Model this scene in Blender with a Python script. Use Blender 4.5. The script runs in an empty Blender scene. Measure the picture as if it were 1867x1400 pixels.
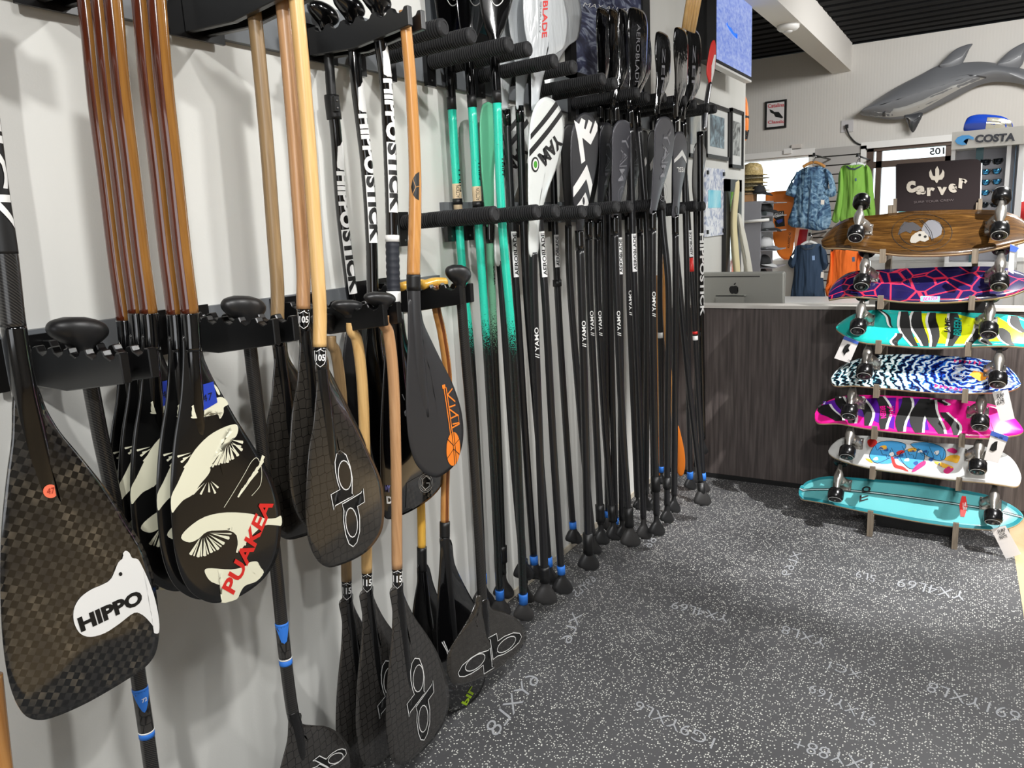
import bpy, bmesh, math, random
from mathutils import Vector, Matrix
from mathutils.bvhtree import BVHTree
random.seed(7)
S = bpy.context.scene
COL = S.collection

# ------------------------------------------------------------------ camera
F = 1401.0; CX, CY = 933.5, 700.0
_vy = Vector((1800 - CX, 367 - CY, F)).normalized()          # the wall direction (+Y), as seen by the camera
_vx = -Vector((-1400 - CX, 530 - CY, F)); _vx = (_vx - _vx.dot(_vy) * _vy).normalized()
_vz = _vx.cross(_vy)
CAM = Vector((1.5177, 0.0, 1.45))
def ray(px, py):
    d = Vector((px - CX, py - CY, F))
    return Vector((_vx.dot(d), _vy.dot(d), _vz.dot(d)))
cam_d = bpy.data.cameras.new('camera'); cam = bpy.data.objects.new('camera', cam_d); COL.objects.link(cam)
cam_d.sensor_width = 36; cam_d.lens = F / 1867 * 36; cam_d.clip_start = 0.02
R = Matrix(((_vx[0], -_vx[1], -_vx[2]), (_vy[0], -_vy[1], -_vy[2]), (_vz[0], -_vz[1], -_vz[2])))
cam.matrix_world = Matrix.Translation(CAM) @ R.to_4x4()
S.camera = cam
def at(px, py, x=None, y=None, z=None):
    d = ray(px, py)
    if x is not None: t = (x - CAM.x) / d.x
    elif y is not None: t = (y - CAM.y) / d.y
    else: t = (z - CAM.z) / d.z
    return CAM + d * t
def onplane(px, py, O, n):
    d = ray(px, py); return CAM + d * ((O - CAM).dot(n) / d.dot(n))

# ------------------------------------------------------------------ light
S.view_settings.view_transform = 'Standard'; S.view_settings.look = 'None'
S.view_settings.gamma = 1; S.view_settings.use_curve_mapping = False
S.view_settings.exposure = 0.0
W = bpy.data.worlds.new('sky'); S.world = W; W.use_nodes = True
bg = W.node_tree.nodes['Background']; bg.inputs[0].default_value = (0.86, 0.93, 1.0, 1); bg.inputs[1].default_value = 3.0
def lamp(kind, name, loc, power, color=(1, .97, .92), target=None, size=.1, angle=90, blend=.5, size_y=None):
    l = bpy.data.lights.new(name, kind); l.energy = power; l.color = color
    o = bpy.data.objects.new(name, l); COL.objects.link(o); o.location = loc
    if kind == 'AREA':
        l.size = size
        if size_y: l.shape = 'RECTANGLE'; l.size_y = size_y
    elif kind == 'SPOT':
        l.shadow_soft_size = size; l.spot_size = math.radians(angle); l.spot_blend = blend
    else: l.shadow_soft_size = size
    t = Vector(target) if target else Vector(loc) - Vector((0, 0, 1))
    o.rotation_euler = (t - Vector(loc)).to_track_quat('-Z', 'Y').to_euler()
    return o
NEU = (1, .99, .968)
lamp('AREA', 'ceiling_fill_light', (2.3, 0.2, 2.9), 46, NEU, size=1.2, size_y=.4)  # added soft overhead fill near the camera, no panel fixture here
lamp('AREA', 'ceiling_fill_light', (2.9, 3.0, 2.9), 14, NEU, size=1.2, size_y=.4)  # weak fill added over the middle of the room, no fixture
lamp('AREA', 'ceiling_fill_light', (2.2, 6.0, 2.85), 68, NEU, size=1.4, size_y=.5, target=(1.2, 8.4, 1.6))  # added fill to brighten the far wall
lamp('SPOT', 'track_light', (1.8, -0.9, 2.75), 165, NEU, target=(0.1, 1.35, 0.25), size=.045, angle=95)
lamp('SPOT', 'track_light', (2.1, 2.1, 2.8), 100, NEU, target=(0.1, 1.3, 1.1), size=.04, angle=100)
lamp('SPOT', 'track_light', (1.9, 0.7, 2.8), 112, NEU, target=(0.15, 3.2, 0.8), size=.04, angle=80)
lamp('SPOT', 'track_light', (2.55, 2.65, 2.93), 680, (1, .985, .965), target=(1.38, 3.6, 0.65), size=.02, angle=42, blend=.6)
lamp('AREA', 'ceiling_fill_light', (2.4, 4.7, 2.9), 45, NEU, size=1.0, size_y=.4, target=(1.5, 5.4, 1.0))  # added fill to whiten the cabinets behind the skateboards
lamp('SPOT', 'track_light', (2.3, 4.9, 2.85), 150, NEU, target=(1.6, 2.2, 0), size=.05, angle=75, blend=.8)
lamp('AREA', 'rear_fill_light', (2.8, -2.6, 1.7), 28, (.93, .96, 1), target=(1.2, 2, 1.0), size=2.4, size_y=1.4)  # added frontal fill from behind the camera, no window in that wall

# ------------------------------------------------------------------ materials
def lin(c):
    c = [v / 255 for v in c]
    return tuple((v / 12.92 if v <= .04045 else ((v + .055) / 1.055) ** 2.4) for v in c) + (1,)
MATS = {}
def mat(name, c, rough=.5, metal=0, coat=0, spec=.5, alpha=1, emit=0, trans=0):
    if name in MATS: return MATS[name]
    m = bpy.data.materials.new(name); m.use_nodes = True; b = m.node_tree.nodes['Principled BSDF']
    b.inputs['Base Color'].default_value = lin(c); b.inputs['Roughness'].default_value = rough
    b.inputs['Metallic'].default_value = metal; b.inputs['Coat Weight'].default_value = coat
    b.inputs['Coat Roughness'].default_value = .05
    b.inputs['Specular IOR Level'].default_value = spec; b.inputs['Alpha'].default_value = alpha
    b.inputs['Transmission Weight'].default_value = trans
    if emit: b.inputs['Emission Color'].default_value = lin(c); b.inputs['Emission Strength'].default_value = emit
    m.diffuse_color = lin(c); MATS[name] = m
    return m
class NT:
    """small node helper"""
    def __init__(s, m): s.m = m; s.t = m.node_tree; s.b = s.t.nodes['Principled BSDF']
    def n(s, kind, **k):
        nd = s.t.nodes.new(kind)
        for a, v in k.items():
            if a.startswith('i_'):
                key = a[2:].replace('_', ' '); nd.inputs[int(key) if key.isdigit() else key].default_value = v
            else: setattr(nd, a, v)
        return nd
    def l(s, a, b): s.t.links.new(a, b)
    def coords(s, scale=(1, 1, 1), rot=(0, 0, 0), kind='Object'):
        tc = s.n('ShaderNodeTexCoord'); mp = s.n('ShaderNodeMapping')
        mp.inputs['Scale'].default_value = scale; mp.inputs['Rotation'].default_value = rot
        s.l(tc.outputs[kind], mp.inputs[0]); return mp.outputs[0]
    def ramp(s, src, stops, interp='LINEAR'):
        r = s.n('ShaderNodeValToRGB'); r.color_ramp.interpolation = interp
        e = r.color_ramp.elements
        while len(e) < len(stops): e.new(.5)
        for k, (p, c) in enumerate(stops): e[k].position = p; e[k].color = lin(c)
        s.l(src, r.inputs[0]); return r.outputs[0]
    def bump(s, src, strength=.3, dist=.002):
        b = s.n('ShaderNodeBump'); b.inputs['Strength'].default_value = strength; b.inputs['Distance'].default_value = dist
        s.l(src, b.inputs['Height']); s.l(b.outputs[0], s.b.inputs['Normal'])
def wood(name, c1, c2, rough=.35, coat=.3, scale=(30, 30, 1.5), kind='Object', dist=2.0):
    m = mat(name, c1, rough, coat=coat); t = NT(m)
    v = t.coords(scale, kind=kind); nz = t.n('ShaderNodeTexNoise', i_Scale=2.0, i_Detail=6.0, i_Distortion=dist)
    t.l(v, nz.inputs['Vector']); t.l(t.ramp(nz.outputs[0], [(.3, c1), (.7, c2)]), t.b.inputs['Base Color']); return m
def carbon(name, c1, c2, scale=60, rough=.18, coat=.6, kind='hex', lo=.0, hi=.06):
    m = mat(name, c1, rough, coat=coat); t = NT(m)
    if kind == 'hex':
        v = t.coords((1, 1, 1)); vo = t.n('ShaderNodeTexVoronoi', feature='DISTANCE_TO_EDGE', i_Scale=scale, i_Randomness=.35)
        t.l(v, vo.inputs['Vector']); t.l(t.ramp(vo.outputs[0], [(lo, c2), (hi, c1)]), t.b.inputs['Base Color'])
        t.bump(vo.outputs[0], .15, .001)
    elif kind == 'check':
        v = t.coords((1, 1, 1), (math.radians(32), 0, 0)); ch = t.n('ShaderNodeTexChecker', i_Scale=scale)
        nz = t.n('ShaderNodeTexNoise', i_Scale=28.0); t.l(t.coords((1, 1, 1)), nz.inputs['Vector'])
        ch.inputs[1].default_value = lin(c1)
        t.l(v, ch.inputs[0]); t.l(t.ramp(nz.outputs[0], [(.35, (34, 33, 33)), (.55, c2), (.75, (92, 84, 72))]), ch.inputs[2])
        t.l(ch.outputs[0], t.b.inputs['Base Color'])
    else:
        v = t.coords((1, 1, 1), (math.radians(45), 0, 0)); w = t.n('ShaderNodeTexWave', i_Scale=scale, i_Distortion=.6)
        w.bands_direction = 'Z'; t.l(v, w.inputs['Vector']); t.l(t.ramp(w.outputs[0], [(.3, c1), (.8, c2)]), t.b.inputs['Base Color'])
    return m
M = {}
M['black'] = mat('black_matte', (16, 16, 17), .45)
M['blackgloss'] = mat('black_gloss', (8, 8, 9), .12, coat=.8)
M['blackshaft'] = carbon('black_shaft', (20, 20, 22), (34, 34, 36), 120, .28, .3, 'wave')
M['carbonshaft'] = carbon('carbon_shaft', (18, 18, 19), (52, 50, 48), 90, .3, .3, 'wave')
M['rackblack'] = mat('rack_black', (14, 14, 15), .3)
M['foam'] = mat('foam_black', (30, 30, 32), .7)
M['rubbergrip'] = mat('grip_black', (30, 30, 31), .38)
M['gripsoft'] = mat('grip_soft', (44, 43, 43), .5)
M['white'] = mat('white_print', (232, 232, 230), .45)
M['cream'] = mat('cream_print', (232, 230, 205), .4)
M['red'] = mat('red_print', (214, 40, 34), .45)
M['orange'] = mat('orange_print', (243, 132, 38), .5)
M['bluetape'] = mat('blue_tape', (24, 58, 176), .6)
M['bluetape2'] = mat('painter_tape', (44, 118, 214), .6)
M['dot'] = mat('orange_sticker', (240, 116, 84), .6)
M['ink'] = mat('ink', (12, 12, 12), .5)
M['ceda'] = wood('red_cedar', (92, 42, 24), (56, 24, 14), .14, .9)
M['ash'] = wood('honey_ash', (152, 106, 50), (128, 84, 36), .14, .9)
M['brownwood'] = wood('brown_shaft_wood', (150, 124, 88), (122, 98, 66), .4, .2)
M['palewood'] = wood('pale_shaft_wood', (222, 184, 124), (200, 158, 98), .35, .3)
M['palebrown'] = wood('pale_brown_wood', (164, 122, 84), (190, 148, 106), .35, .3)
M['goldwood'] = wood('gold_shaft_wood', (200, 146, 84), (176, 120, 62), .25, .5)
M['darkstripe'] = wood('dark_stripe_wood', (120, 66, 30), (92, 48, 22), .3, .4)
M['hexcarbon'] = carbon('hex_carbon', (48, 45, 41), (8, 8, 8), 50, .16, .45, 'hex', .01, .05)
M['hexcarbon2'] = carbon('hex_carbon_fine', (52, 50, 48), (8, 8, 8), 52, .24, .3, 'hex', .01, .06)
M['finecarbon'] = carbon('fine_carbon', (10, 10, 11), (24, 24, 24), 190, .2, .35, 'wave')
M['check'] = carbon('check_carbon', (15, 15, 15), (52, 49, 44), 95, .12, .8, 'check')
M['matteblade'] = mat('matte_blade', (44, 44, 46), .42)
M['greyblade'] = mat('grey_blade', (62, 62, 68), .4)
M['darkgreyblade'] = mat('dark_grey_blade', (40, 40, 44), .4)
M['teal'] = mat('teal_shaft', (44, 200, 172), .28, coat=.3)
M['palegreen'] = mat('pale_green', (104, 190, 150), .35)
M['whitegloss'] = mat('white_gloss', (226, 230, 228), .2, coat=.4)
M['bagwhite'] = mat('bagged_white', (196, 200, 203), .18, coat=.8)
M['greybox'] = mat('rail_grey', (104, 108, 112), .45)
M['wallpaint'] = mat('wall_paint', (214, 212, 205), .55)
M['chrome'] = mat('cast_metal', (176, 172, 166), .32, metal=.85)
M['steel'] = mat('steel', (150, 150, 152), .3, metal=1)
M['wheel'] = mat('black_urethane', (13, 13, 14), .22)
M['wheelhub'] = mat('wheel_hub', (48, 48, 50), .3)
M['ply'] = wood('rack_ply', (128, 116, 100), (92, 82, 70), .6, 0)
M['tan'] = mat('kraft_label', (206, 184, 150), .7)

# gradient shaft: teal that fades to black carbon through dots
def fade_mat(name, ctop, z0, z1):
    m = mat(name, ctop, .28, coat=.3); t = NT(m)
    g = t.n('ShaderNodeNewGeometry'); sp = t.n('ShaderNodeSeparateXYZ'); t.l(g.outputs['Position'], sp.inputs[0])
    mr = t.n('ShaderNodeMapRange'); mr.inputs[1].default_value = z0; mr.inputs[2].default_value = z1; t.l(sp.outputs[2], mr.inputs[0])
    ck = t.n('ShaderNodeTexVoronoi', i_Scale=260.0); t.l(t.coords(), ck.inputs['Vector'])
    sub = t.n('ShaderNodeMath', operation='SUBTRACT'); t.l(mr.outputs[0], sub.inputs[0]); t.l(ck.outputs[0], sub.inputs[1])
    ad = t.n('ShaderNodeMath', operation='MULTIPLY_ADD'); ad.inputs[1].default_value = 2.5; ad.inputs[2].default_value = .5; t.l(sub.outputs[0], ad.inputs[0])
    t.l(t.ramp(ad.outputs[0], [(.0, (18, 18, 19)), (1, ctop)]), t.b.inputs['Base Color']); return m

# ------------------------------------------------------------------ geometry helpers
def tag(o, label=None, cat=None, group=None, kind=None):
    if label: o['label'] = label
    if cat: o['category'] = cat
    if group: o['group'] = group
    if kind: o['kind'] = kind
    return o
def mk(name, verts, faces, m, parent=None, smooth=True, midx=None, origin=None):
    O = Vector(origin) if origin is not None else (parent_origin(parent) if parent else Vector((0, 0, 0)))
    me = bpy.data.meshes.new(name); me.from_pydata([tuple(Vector(v) - O) for v in verts], [], faces)
    ms = m if isinstance(m, (list, tuple)) else [m]
    for x in ms: me.materials.append(x)
    if midx: me.polygons.foreach_set('material_index', midx)
    if smooth: me.polygons.foreach_set('use_smooth', [True] * len(me.polygons))
    me.update()
    bm = bmesh.new(); bm.from_mesh(me); bmesh.ops.recalc_face_normals(bm, faces=bm.faces); bm.to_mesh(me); bm.free()
    o = bpy.data.objects.new(name, me); COL.objects.link(o)
    if parent: o.parent = parent
    else: o.location = O
    return o
def parent_origin(p):
    O = Vector((0, 0, 0))
    while p: O += p.location; p = p.parent
    return O
def thing(name, loc, label, cat, group=None):
    o = bpy.data.objects.new(name, None); COL.objects.link(o); o.location = loc; o.empty_display_size = .05
    return tag(o, label, cat, group)
def copy_tree(o, parent=None, delta=None, label=None, group=None):
    c = o.copy(); COL.objects.link(c)
    if parent: c.parent = parent
    if delta is not None: c.location = o.location + Vector(delta)
    if label: c['label'] = label
    if group: c['group'] = group
    for ch in [k for k in list(o.children)]: copy_tree(ch, c)
    return c
def join(parts):
    V, Fc, MI = [], [], []
    for p in parts:
        v, f = p[0], p[1]; k = len(V); V += list(v); Fc += [tuple(i + k for i in q) for q in f]
        MI += (p[2] if len(p) > 2 else [0] * len(f))
    return V, Fc, MI
def box(c, h, rot=None):
    c = Vector(c); V = []
    for sx in (-1, 1):
        for sy in (-1, 1):
            for sz in (-1, 1):
                v = Vector((sx * h[0], sy * h[1], sz * h[2])); V.append(c + (rot @ v if rot else v))
    return V, [(0, 1, 3, 2), (4, 6, 7, 5), (0, 4, 5, 1), (2, 3, 7, 6), (0, 2, 6, 4), (1, 5, 7, 3)]
def boxf(lo, hi): return box([(a + b) / 2 for a, b in zip(lo, hi)], [abs(b - a) / 2 for a, b in zip(lo, hi)])
def bevel(o, w=.003, seg=2):
    md = o.modifiers.new('bevel', 'BEVEL'); md.width = w; md.segments = seg; md.limit_method = 'ANGLE'; return o
def prism(pts, dvec, mid=0):
    """closed polygon (3D) extruded by dvec"""
    n = len(pts); d = Vector(dvec); V = [Vector(p) for p in pts] + [Vector(p) + d for p in pts]
    return V, [tuple(range(n))[::-1], tuple(range(n, 2 * n))] + [(i, (i + 1) % n, n + (i + 1) % n, n + i) for i in range(n)]
def catmull(pts, n=8, closed=False):
    P = [Vector(p) for p in pts]; out = []; N = len(P)
    rng = range(N if closed else N - 1)
    for i in rng:
        a, b, c, d = (P[(i - 1) % N], P[i], P[(i + 1) % N], P[(i + 2) % N]) if closed else (P[max(i - 1, 0)], P[i], P[i + 1], P[min(i + 2, N - 1)])
        for k in range(n):
            t = k / n
            out.append(.5 * ((2 * b) + (c - a) * t + (2 * a - 5 * b + 4 * c - d) * t * t + (3 * b - a - 3 * c + d) * t ** 3))
    if not closed: out.append(P[-1])
    return out
def frame(t, hint=Vector((1, 0, 0))):
    t = t.normalized(); e1 = (hint - hint.dot(t) * t)
    if e1.length < 1e-4: e1 = Vector((0, 1, 0)) - t * t.y
    e1.normalize(); return e1, t.cross(e1)
def tube(path, rad, sides=14, hint=Vector((1, 0, 0)), split=None, cap=True, squash=1.0):
    """tube along path; rad number/list; split = function(angle index fraction) -> material index"""
    V, Fc, MI = [], [], []; n = len(path)
    for i, p in enumerate(path):
        t = (path[min(i + 1, n - 1)] - path[max(i - 1, 0)]); e1, e2 = frame(t, hint)
        r = rad[i] if isinstance(rad, (list, tuple)) else rad
        ra, rb = (r if isinstance(r, (list, tuple)) else (r, r * squash))
        for k in range(sides):
            a = 2 * math.pi * k / sides; V.append(p + e1 * (math.cos(a) * ra) + e2 * (math.sin(a) * rb))
    for i in range(n - 1):
        for k in range(sides):
            k2 = (k + 1) % sides; Fc.append((i * sides + k, i * sides + k2, (i + 1) * sides + k2, (i + 1) * sides + k))
            MI.append(split((k + .5) / sides) if split else 0)
    if cap:
        Fc += [tuple(range(sides))[::-1], tuple((n - 1) * sides + k for k in range(sides))]; MI += [0, 0]
    return V, Fc, MI
def lathe(prof, O, ax, sides=20, hint=Vector((0, 0, 1))):
    """prof: list of (s along ax, r)"""
    ax = ax.normalized(); e1, e2 = frame(ax, hint); V, Fc = [], []
    for s, r in prof:
        for k in range(sides):
            a = 2 * math.pi * k / sides; V.append(O + ax * s + e1 * (r * math.cos(a)) + e2 * (r * math.sin(a)))
    n = len(prof)
    for i in range(n - 1):
        for k in range(sides):
            k2 = (k + 1) % sides; Fc.append((i * sides + k, i * sides + k2, (i + 1) * sides + k2, (i + 1) * sides + k))
    Fc += [tuple(range(sides))[::-1], tuple((n - 1) * sides + k for k in range(sides))]
    return V, Fc
# 2D text -> triangles, normalised to a unit-high box
_tc = {}
def text2d(s, bold=.012, shear=0):
    key = (s, bold, shear)
    if key in _tc: return _tc[key]
    c = bpy.data.curves.new('t', 'FONT'); c.body = s; c.offset = bold; c.shear = shear; c.resolution_u = 3; c.fill_mode = 'FRONT'
    o = bpy.data.objects.new('t', c); COL.objects.link(o)
    dg = bpy.context.evaluated_depsgraph_get(); me = bpy.data.meshes.new_from_object(o.evaluated_get(dg))
    V = [(v.co.x, v.co.y) for v in me.vertices]; Fc = [tuple(p.vertices) for p in me.polygons]
    bpy.data.objects.remove(o); bpy.data.curves.remove(c); bpy.data.meshes.remove(me)
    if not V: V = [(0, 0), (1, 0), (0, 1)]; Fc = [(0, 1, 2)]
    x0, x1 = min(v[0] for v in V), max(v[0] for v in V); y0, y1 = min(v[1] for v in V), max(v[1] for v in V)
    _tc[key] = ([((v[0] - x0) / (x1 - x0), (v[1] - y0) / (y1 - y0)) for v in V], Fc, (x1 - x0) / (y1 - y0)); return _tc[key]
def decal(name, verts, faces, m, parent, project, maxlen=.02):
    """verts are 3D points in the flat plane; cut small, then project() lays each on the surface"""
    bm = bmesh.new(); vs = [bm.verts.new(v) for v in verts]
    for f in faces:
        try: bm.faces.new([vs[i] for i in f])
        except ValueError: pass
    bmesh.ops.triangulate(bm, faces=bm.faces[:])
    for _ in range(4):
        ed = [e for e in bm.edges if e.calc_length() > maxlen]
        if not ed: break
        bmesh.ops.subdivide_edges(bm, edges=ed, cuts=1); bmesh.ops.triangulate(bm, faces=[f for f in bm.faces if len(f.verts) > 3])
    bm.verts.index_update()
    V = [project(v.co.copy()) for v in bm.verts]; Fc = [tuple(v.index for v in f.verts) for f in bm.faces]; bm.free()
    return mk(name, V, Fc, m, parent)
def conformer(bvh, n, off=.0011):
    def pr(p):
        h = bvh.ray_cast(p + n * .08, -n)
        return (h[0] + n * off) if h[0] is not None else p + n * .002
    return pr
def ribbon(pts, w, closed=True):
    """flat outline of width w; pts 3D in a plane"""
    n = len(pts); V, Fc = [], []
    N = (pts[1] - pts[0]).cross(pts[n // 2] - pts[0]).normalized()
    if N.length < .5: N = Vector((1, 0, 0))
    for i in range(n):
        a = pts[(i - 1) % n] if closed else pts[max(i - 1, 0)]; b = pts[(i + 1) % n] if closed else pts[min(i + 1, n - 1)]
        t = (b - a).normalized(); s = t.cross(N); V += [pts[i] + s * w / 2, pts[i] - s * w / 2]
    for i in range(n if closed else n - 1):
        j = (i + 1) % n; Fc.append((2 * i, 2 * j, 2 * j + 1, 2 * i + 1))
    return V, Fc

class Surf:
    """a plane in the scene with a frame: O, s (down/along), w (across), n (towards the room)"""
    def __init__(s, O, sdir, wdir, n=None):
        s.O = Vector(O); s.s = Vector(sdir).normalized(); s.w = (Vector(wdir) - Vector(wdir).dot(s.s) * s.s).normalized()
        s.n = s.s.cross(s.w).normalized()
        if s.n.dot(CAM - s.O) < 0: s.n = -s.n
        s.pr = lambda p: p + s.n * .0015
    def px(s, x, y): return onplane(x, y, s.O, s.n)
    def loc(s, p): d = p - s.O; return d.dot(s.s), d.dot(s.w)
    def pt(s, a, b, h=0): return s.O + s.s * a + s.w * b + s.n * h
    def poly(s, name, pts, m, parent, smooth_n=0, maxlen=.02):
        P = [s.px(*p) for p in pts]
        if smooth_n: P = catmull(P, smooth_n, True)
        return decal(name, P, [tuple(range(len(P)))], m, parent, s.pr, maxlen)
    def polys(s, name, plist, m, parent, maxlen=.02, smooth_n=0, stuff=False):
        if not stuff: return [s.poly(name, pts, m, parent, smooth_n, maxlen) for pts in plist][-1]
        V, Fc = [], []
        for pts in plist:
            P = [s.px(*p) for p in pts]; k = len(V); V += P; Fc.append(tuple(range(k, k + len(P))))
        o = decal(name, V, Fc, m, parent, s.pr, maxlen); o['kind'] = 'stuff'; return o
    def text(s, name, txt, BL, BR, TL, m, parent, bold=.012, shear=0, maxlen=.03):
        v, f, a = text2d(txt, bold, shear); A, B, C = s.px(*BL), s.px(*BR), s.px(*TL)
        return decal(name, [A + (B - A) * p[0] + (C - A) * p[1] for p in v], f, m, parent, s.pr, maxlen)
    def lines(s, name, plist, w, m, parent, closed=True, smooth_n=0):
        V, Fc = [], []
        for pts in plist:
            P = [s.px(*p) for p in pts]
            if smooth_n: P = catmull(P, smooth_n, closed)
            v, f = ribbon(P, w, closed); k = len(V); V += v; Fc += [tuple(i + k for i in q) for q in f]
        return decal(name, V, Fc, m, parent, s.pr, .03)

def blade_mesh(sf, outline, T=.006, te=.0013, axis=None, curve=0.0, nsm=4):
    """lens-section blade from an outline of (a, b) pairs in the frame of sf"""
    pts = catmull([Vector((a, b, 0)) for a, b in outline], nsm, True)
    a0, a1 = min(p.x for p in pts), max(p.x for p in pts)
    def axis_b(a):
        best = [p.y for p in pts if abs(p.x - a) < (a1 - a0) * .07]
        return (max(best) + min(best)) / 2 if best else 0
    L = a1 - a0; rings = [0, .12, .35, .62, .85, 1]; V, Fc = [], []; n = len(pts)
    ax = axis or (lambda a: axis_b(a))
    for side in (1, -1):
        for t in rings:
            for p in pts:
                ac = min(max(p.x, a0 + .02 * L), a1 - .22 * L); q = Vector((ac, ax(ac), 0)); r = p.lerp(q, t)
                h = te + (T - te) * math.sin(t * math.pi / 2) * (1 - .45 * (ac - a0) / L)
                bend = curve * ((r.x - a0) / L) ** 2
                V.append(sf.pt(r.x, r.y, side * h + bend))
    m = len(rings)
    for sd in range(2):
        o = sd * m * n
        for i in range(m - 1):
            for k in range(n):
                k2 = (k + 1) % n; q = (o + i * n + k, o + i * n + k2, o + (i + 1) * n + k2, o + (i + 1) * n + k)
                Fc.append(q if sd == 0 else q[::-1])
    for k in range(n):
        k2 = (k + 1) % n; Fc.append((k, m * n + k, m * n + k2, k2))
    return V, Fc
def make_blade(sf, outline, m, parent, T=.006, name='blade', curve=0.0, mats=None, axis=None, pxs=True, nsm=4):
    ol = [sf.loc(sf.px(*p)) for p in outline] if pxs else outline
    V, Fc = blade_mesh(sf, ol, T, curve=curve, axis=axis, nsm=nsm)
    bvh = BVHTree.FromPolygons([tuple(v) for v in V], Fc); sf.pr = conformer(bvh, sf.n)
    return mk(name, V, Fc, m, parent)
GR = [(0, .0135, .0135), (.022, .0138, .0135), (.04, .019, .015), (.06, .033, .019), (.08, .044, .021), (.095, .046, .02), (.106, .036, .016), (.112, .016, .008)]
def grip(P, s, parent, m, name='grip', k=1.0, wdir=Vector((0, 1, 0)), r0=.0135):
    w = (wdir - wdir.dot(s) * s).normalized(); n = s.cross(w); V, Fc = [], []; N = 18
    prof = [(Vector((a, b, c))) for a, b, c in GR]; prof = catmull(prof, 3)
    for p in prof:
        for i in range(N):
            t = 2 * math.pi * i / N
            V.append(P + s * (p.x * k + .010 * math.cos(t) * (p.y > .02) * (p.x / .11)) + w * (p.y * k * math.cos(t)) + n * (p.z * k * math.sin(t)))
    for i in range(len(prof) - 1):
        for j in range(N):
            j2 = (j + 1) % N; Fc.append((i * N + j, i * N + j2, (i + 1) * N + j2, (i + 1) * N + j))
    Fc += [tuple(range(N))[::-1], tuple((len(prof) - 1) * N + j for j in range(N))]
    return mk(name, V, Fc, m, parent)

GP = [(0, .0135, .0135), (.010, .018, .015), (.020, .034, .019), (.031, .047, .022), (.043, .048, .022), (.053, .038, .018), (.059, .016, .009)]
def palm(P, parent, m, k=1.0, flat=1.0, lean=.12):
    """broad palm grip that sits across the notches"""
    s = Vector((0, 0, 1)); w = Vector((0, 1, 0)); n = Vector((1, 0, 0)); V, Fc = [], []; N = 20; prof = catmull([Vector(p) for p in GP], 3)
    for p in prof:
        for i in range(N):
            t = 2 * math.pi * i / N; b = p.y * k * math.cos(t) - .008 * p.x / .06
            V.append(P + s * (p.x * k * flat - b * lean) + w * b + n * (p.z * k * math.sin(t)))
    for i in range(len(prof) - 1):
        for j in range(N):
            j2 = (j + 1) % N; Fc.append((i * N + j, i * N + j2, (i + 1) * N + j2, (i + 1) * N + j))
    Fc += [tuple(range(N))[::-1], tuple((len(prof) - 1) * N + j for j in range(N))]
    return mk('grip', V, Fc, m, parent)

class Path:
    """shaft centre line from picture points on a plane x=const (or y=const)"""
    def __init__(s, pts, x=None, y=None, n=10):
        P = catmull([Vector((a, b, 0)) for a, b in pts], n)
        s.P = P; s.X = x; s.Y = y
        s.w = [at(p.x, p.y, x=x) if x is not None else at(p.x, p.y, y=y) for p in P]
    def at(s, py):
        P = s.P
        for i in range(len(P) - 1):
            if P[i].y <= py <= P[i + 1].y or i == len(P) - 2:
                t = (py - P[i].y) / (P[i + 1].y - P[i].y); return s.w[i].lerp(s.w[i + 1], t)
        return s.w[-1]
    def seg(s, a, b):
        return [s.at(a)] + [s.w[i] for i, p in enumerate(s.P) if a + 1.5 < p.y < b - 1.5] + [s.at(b)]
    def dir(s, py, d=12): return (s.at(py + d) - s.at(py - d)).normalized()
    def print(s, name, txt, ya, yb, r, m, parent, halfang=.9, ang0=0.0, bold=.012, down=True, mirror=False):
        """lettering that runs along the shaft between picture heights ya..yb and wraps round it"""
        v, f, a = text2d(txt, bold); seg = s.seg(ya, yb); L = [0]
        for i in range(1, len(seg)): L.append(L[-1] + (seg[i] - seg[i - 1]).length)
        bm = bmesh.new(); vs = [bm.verts.new((p[0], p[1] * .25, 0)) for p in v]
        for q in f:
            try: bm.faces.new([vs[i] for i in q])
            except ValueError: pass
        for _ in range(3):
            ed = [e for e in bm.edges if e.calc_length() > .06]
            if not ed: break
            bmesh.ops.subdivide_edges(bm, edges=ed, cuts=1)
            bmesh.ops.triangulate(bm, faces=[g for g in bm.faces if len(g.verts) > 3])
        bm.verts.index_update(); V = []
        for vv in bm.verts:
            u, h = vv.co.x, vv.co.y * 4; d = (u if down else 1 - u) * L[-1]; h = (h - .5) * (1 if down else -1) * (-1 if mirror else 1)
            i = max(k for k in range(len(L)) if L[k] <= d + 1e-9); i = min(i, len(L) - 2)
            t = (d - L[i]) / (L[i + 1] - L[i]); c = seg[i].lerp(seg[i + 1], t); tg = (seg[i + 1] - seg[i]).normalized()
            e1 = CAM - c; e1.z = 0; e1 = (e1 - e1.dot(tg) * tg).normalized(); e2 = e1.cross(tg).normalized()
            # right of the picture
            right = _right(); e2 = e2 if e2.dot(right) > 0 else -e2
            th = ang0 + h * 2 * halfang
            V.append(c + (e1 * math.cos(th) + e2 * math.sin(th)) * (r + .0007))
        Fc = [tuple(q.index for q in g.verts) for g in bm.faces]; bm.free()
        return mk(name, V, Fc, m, parent)
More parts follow.
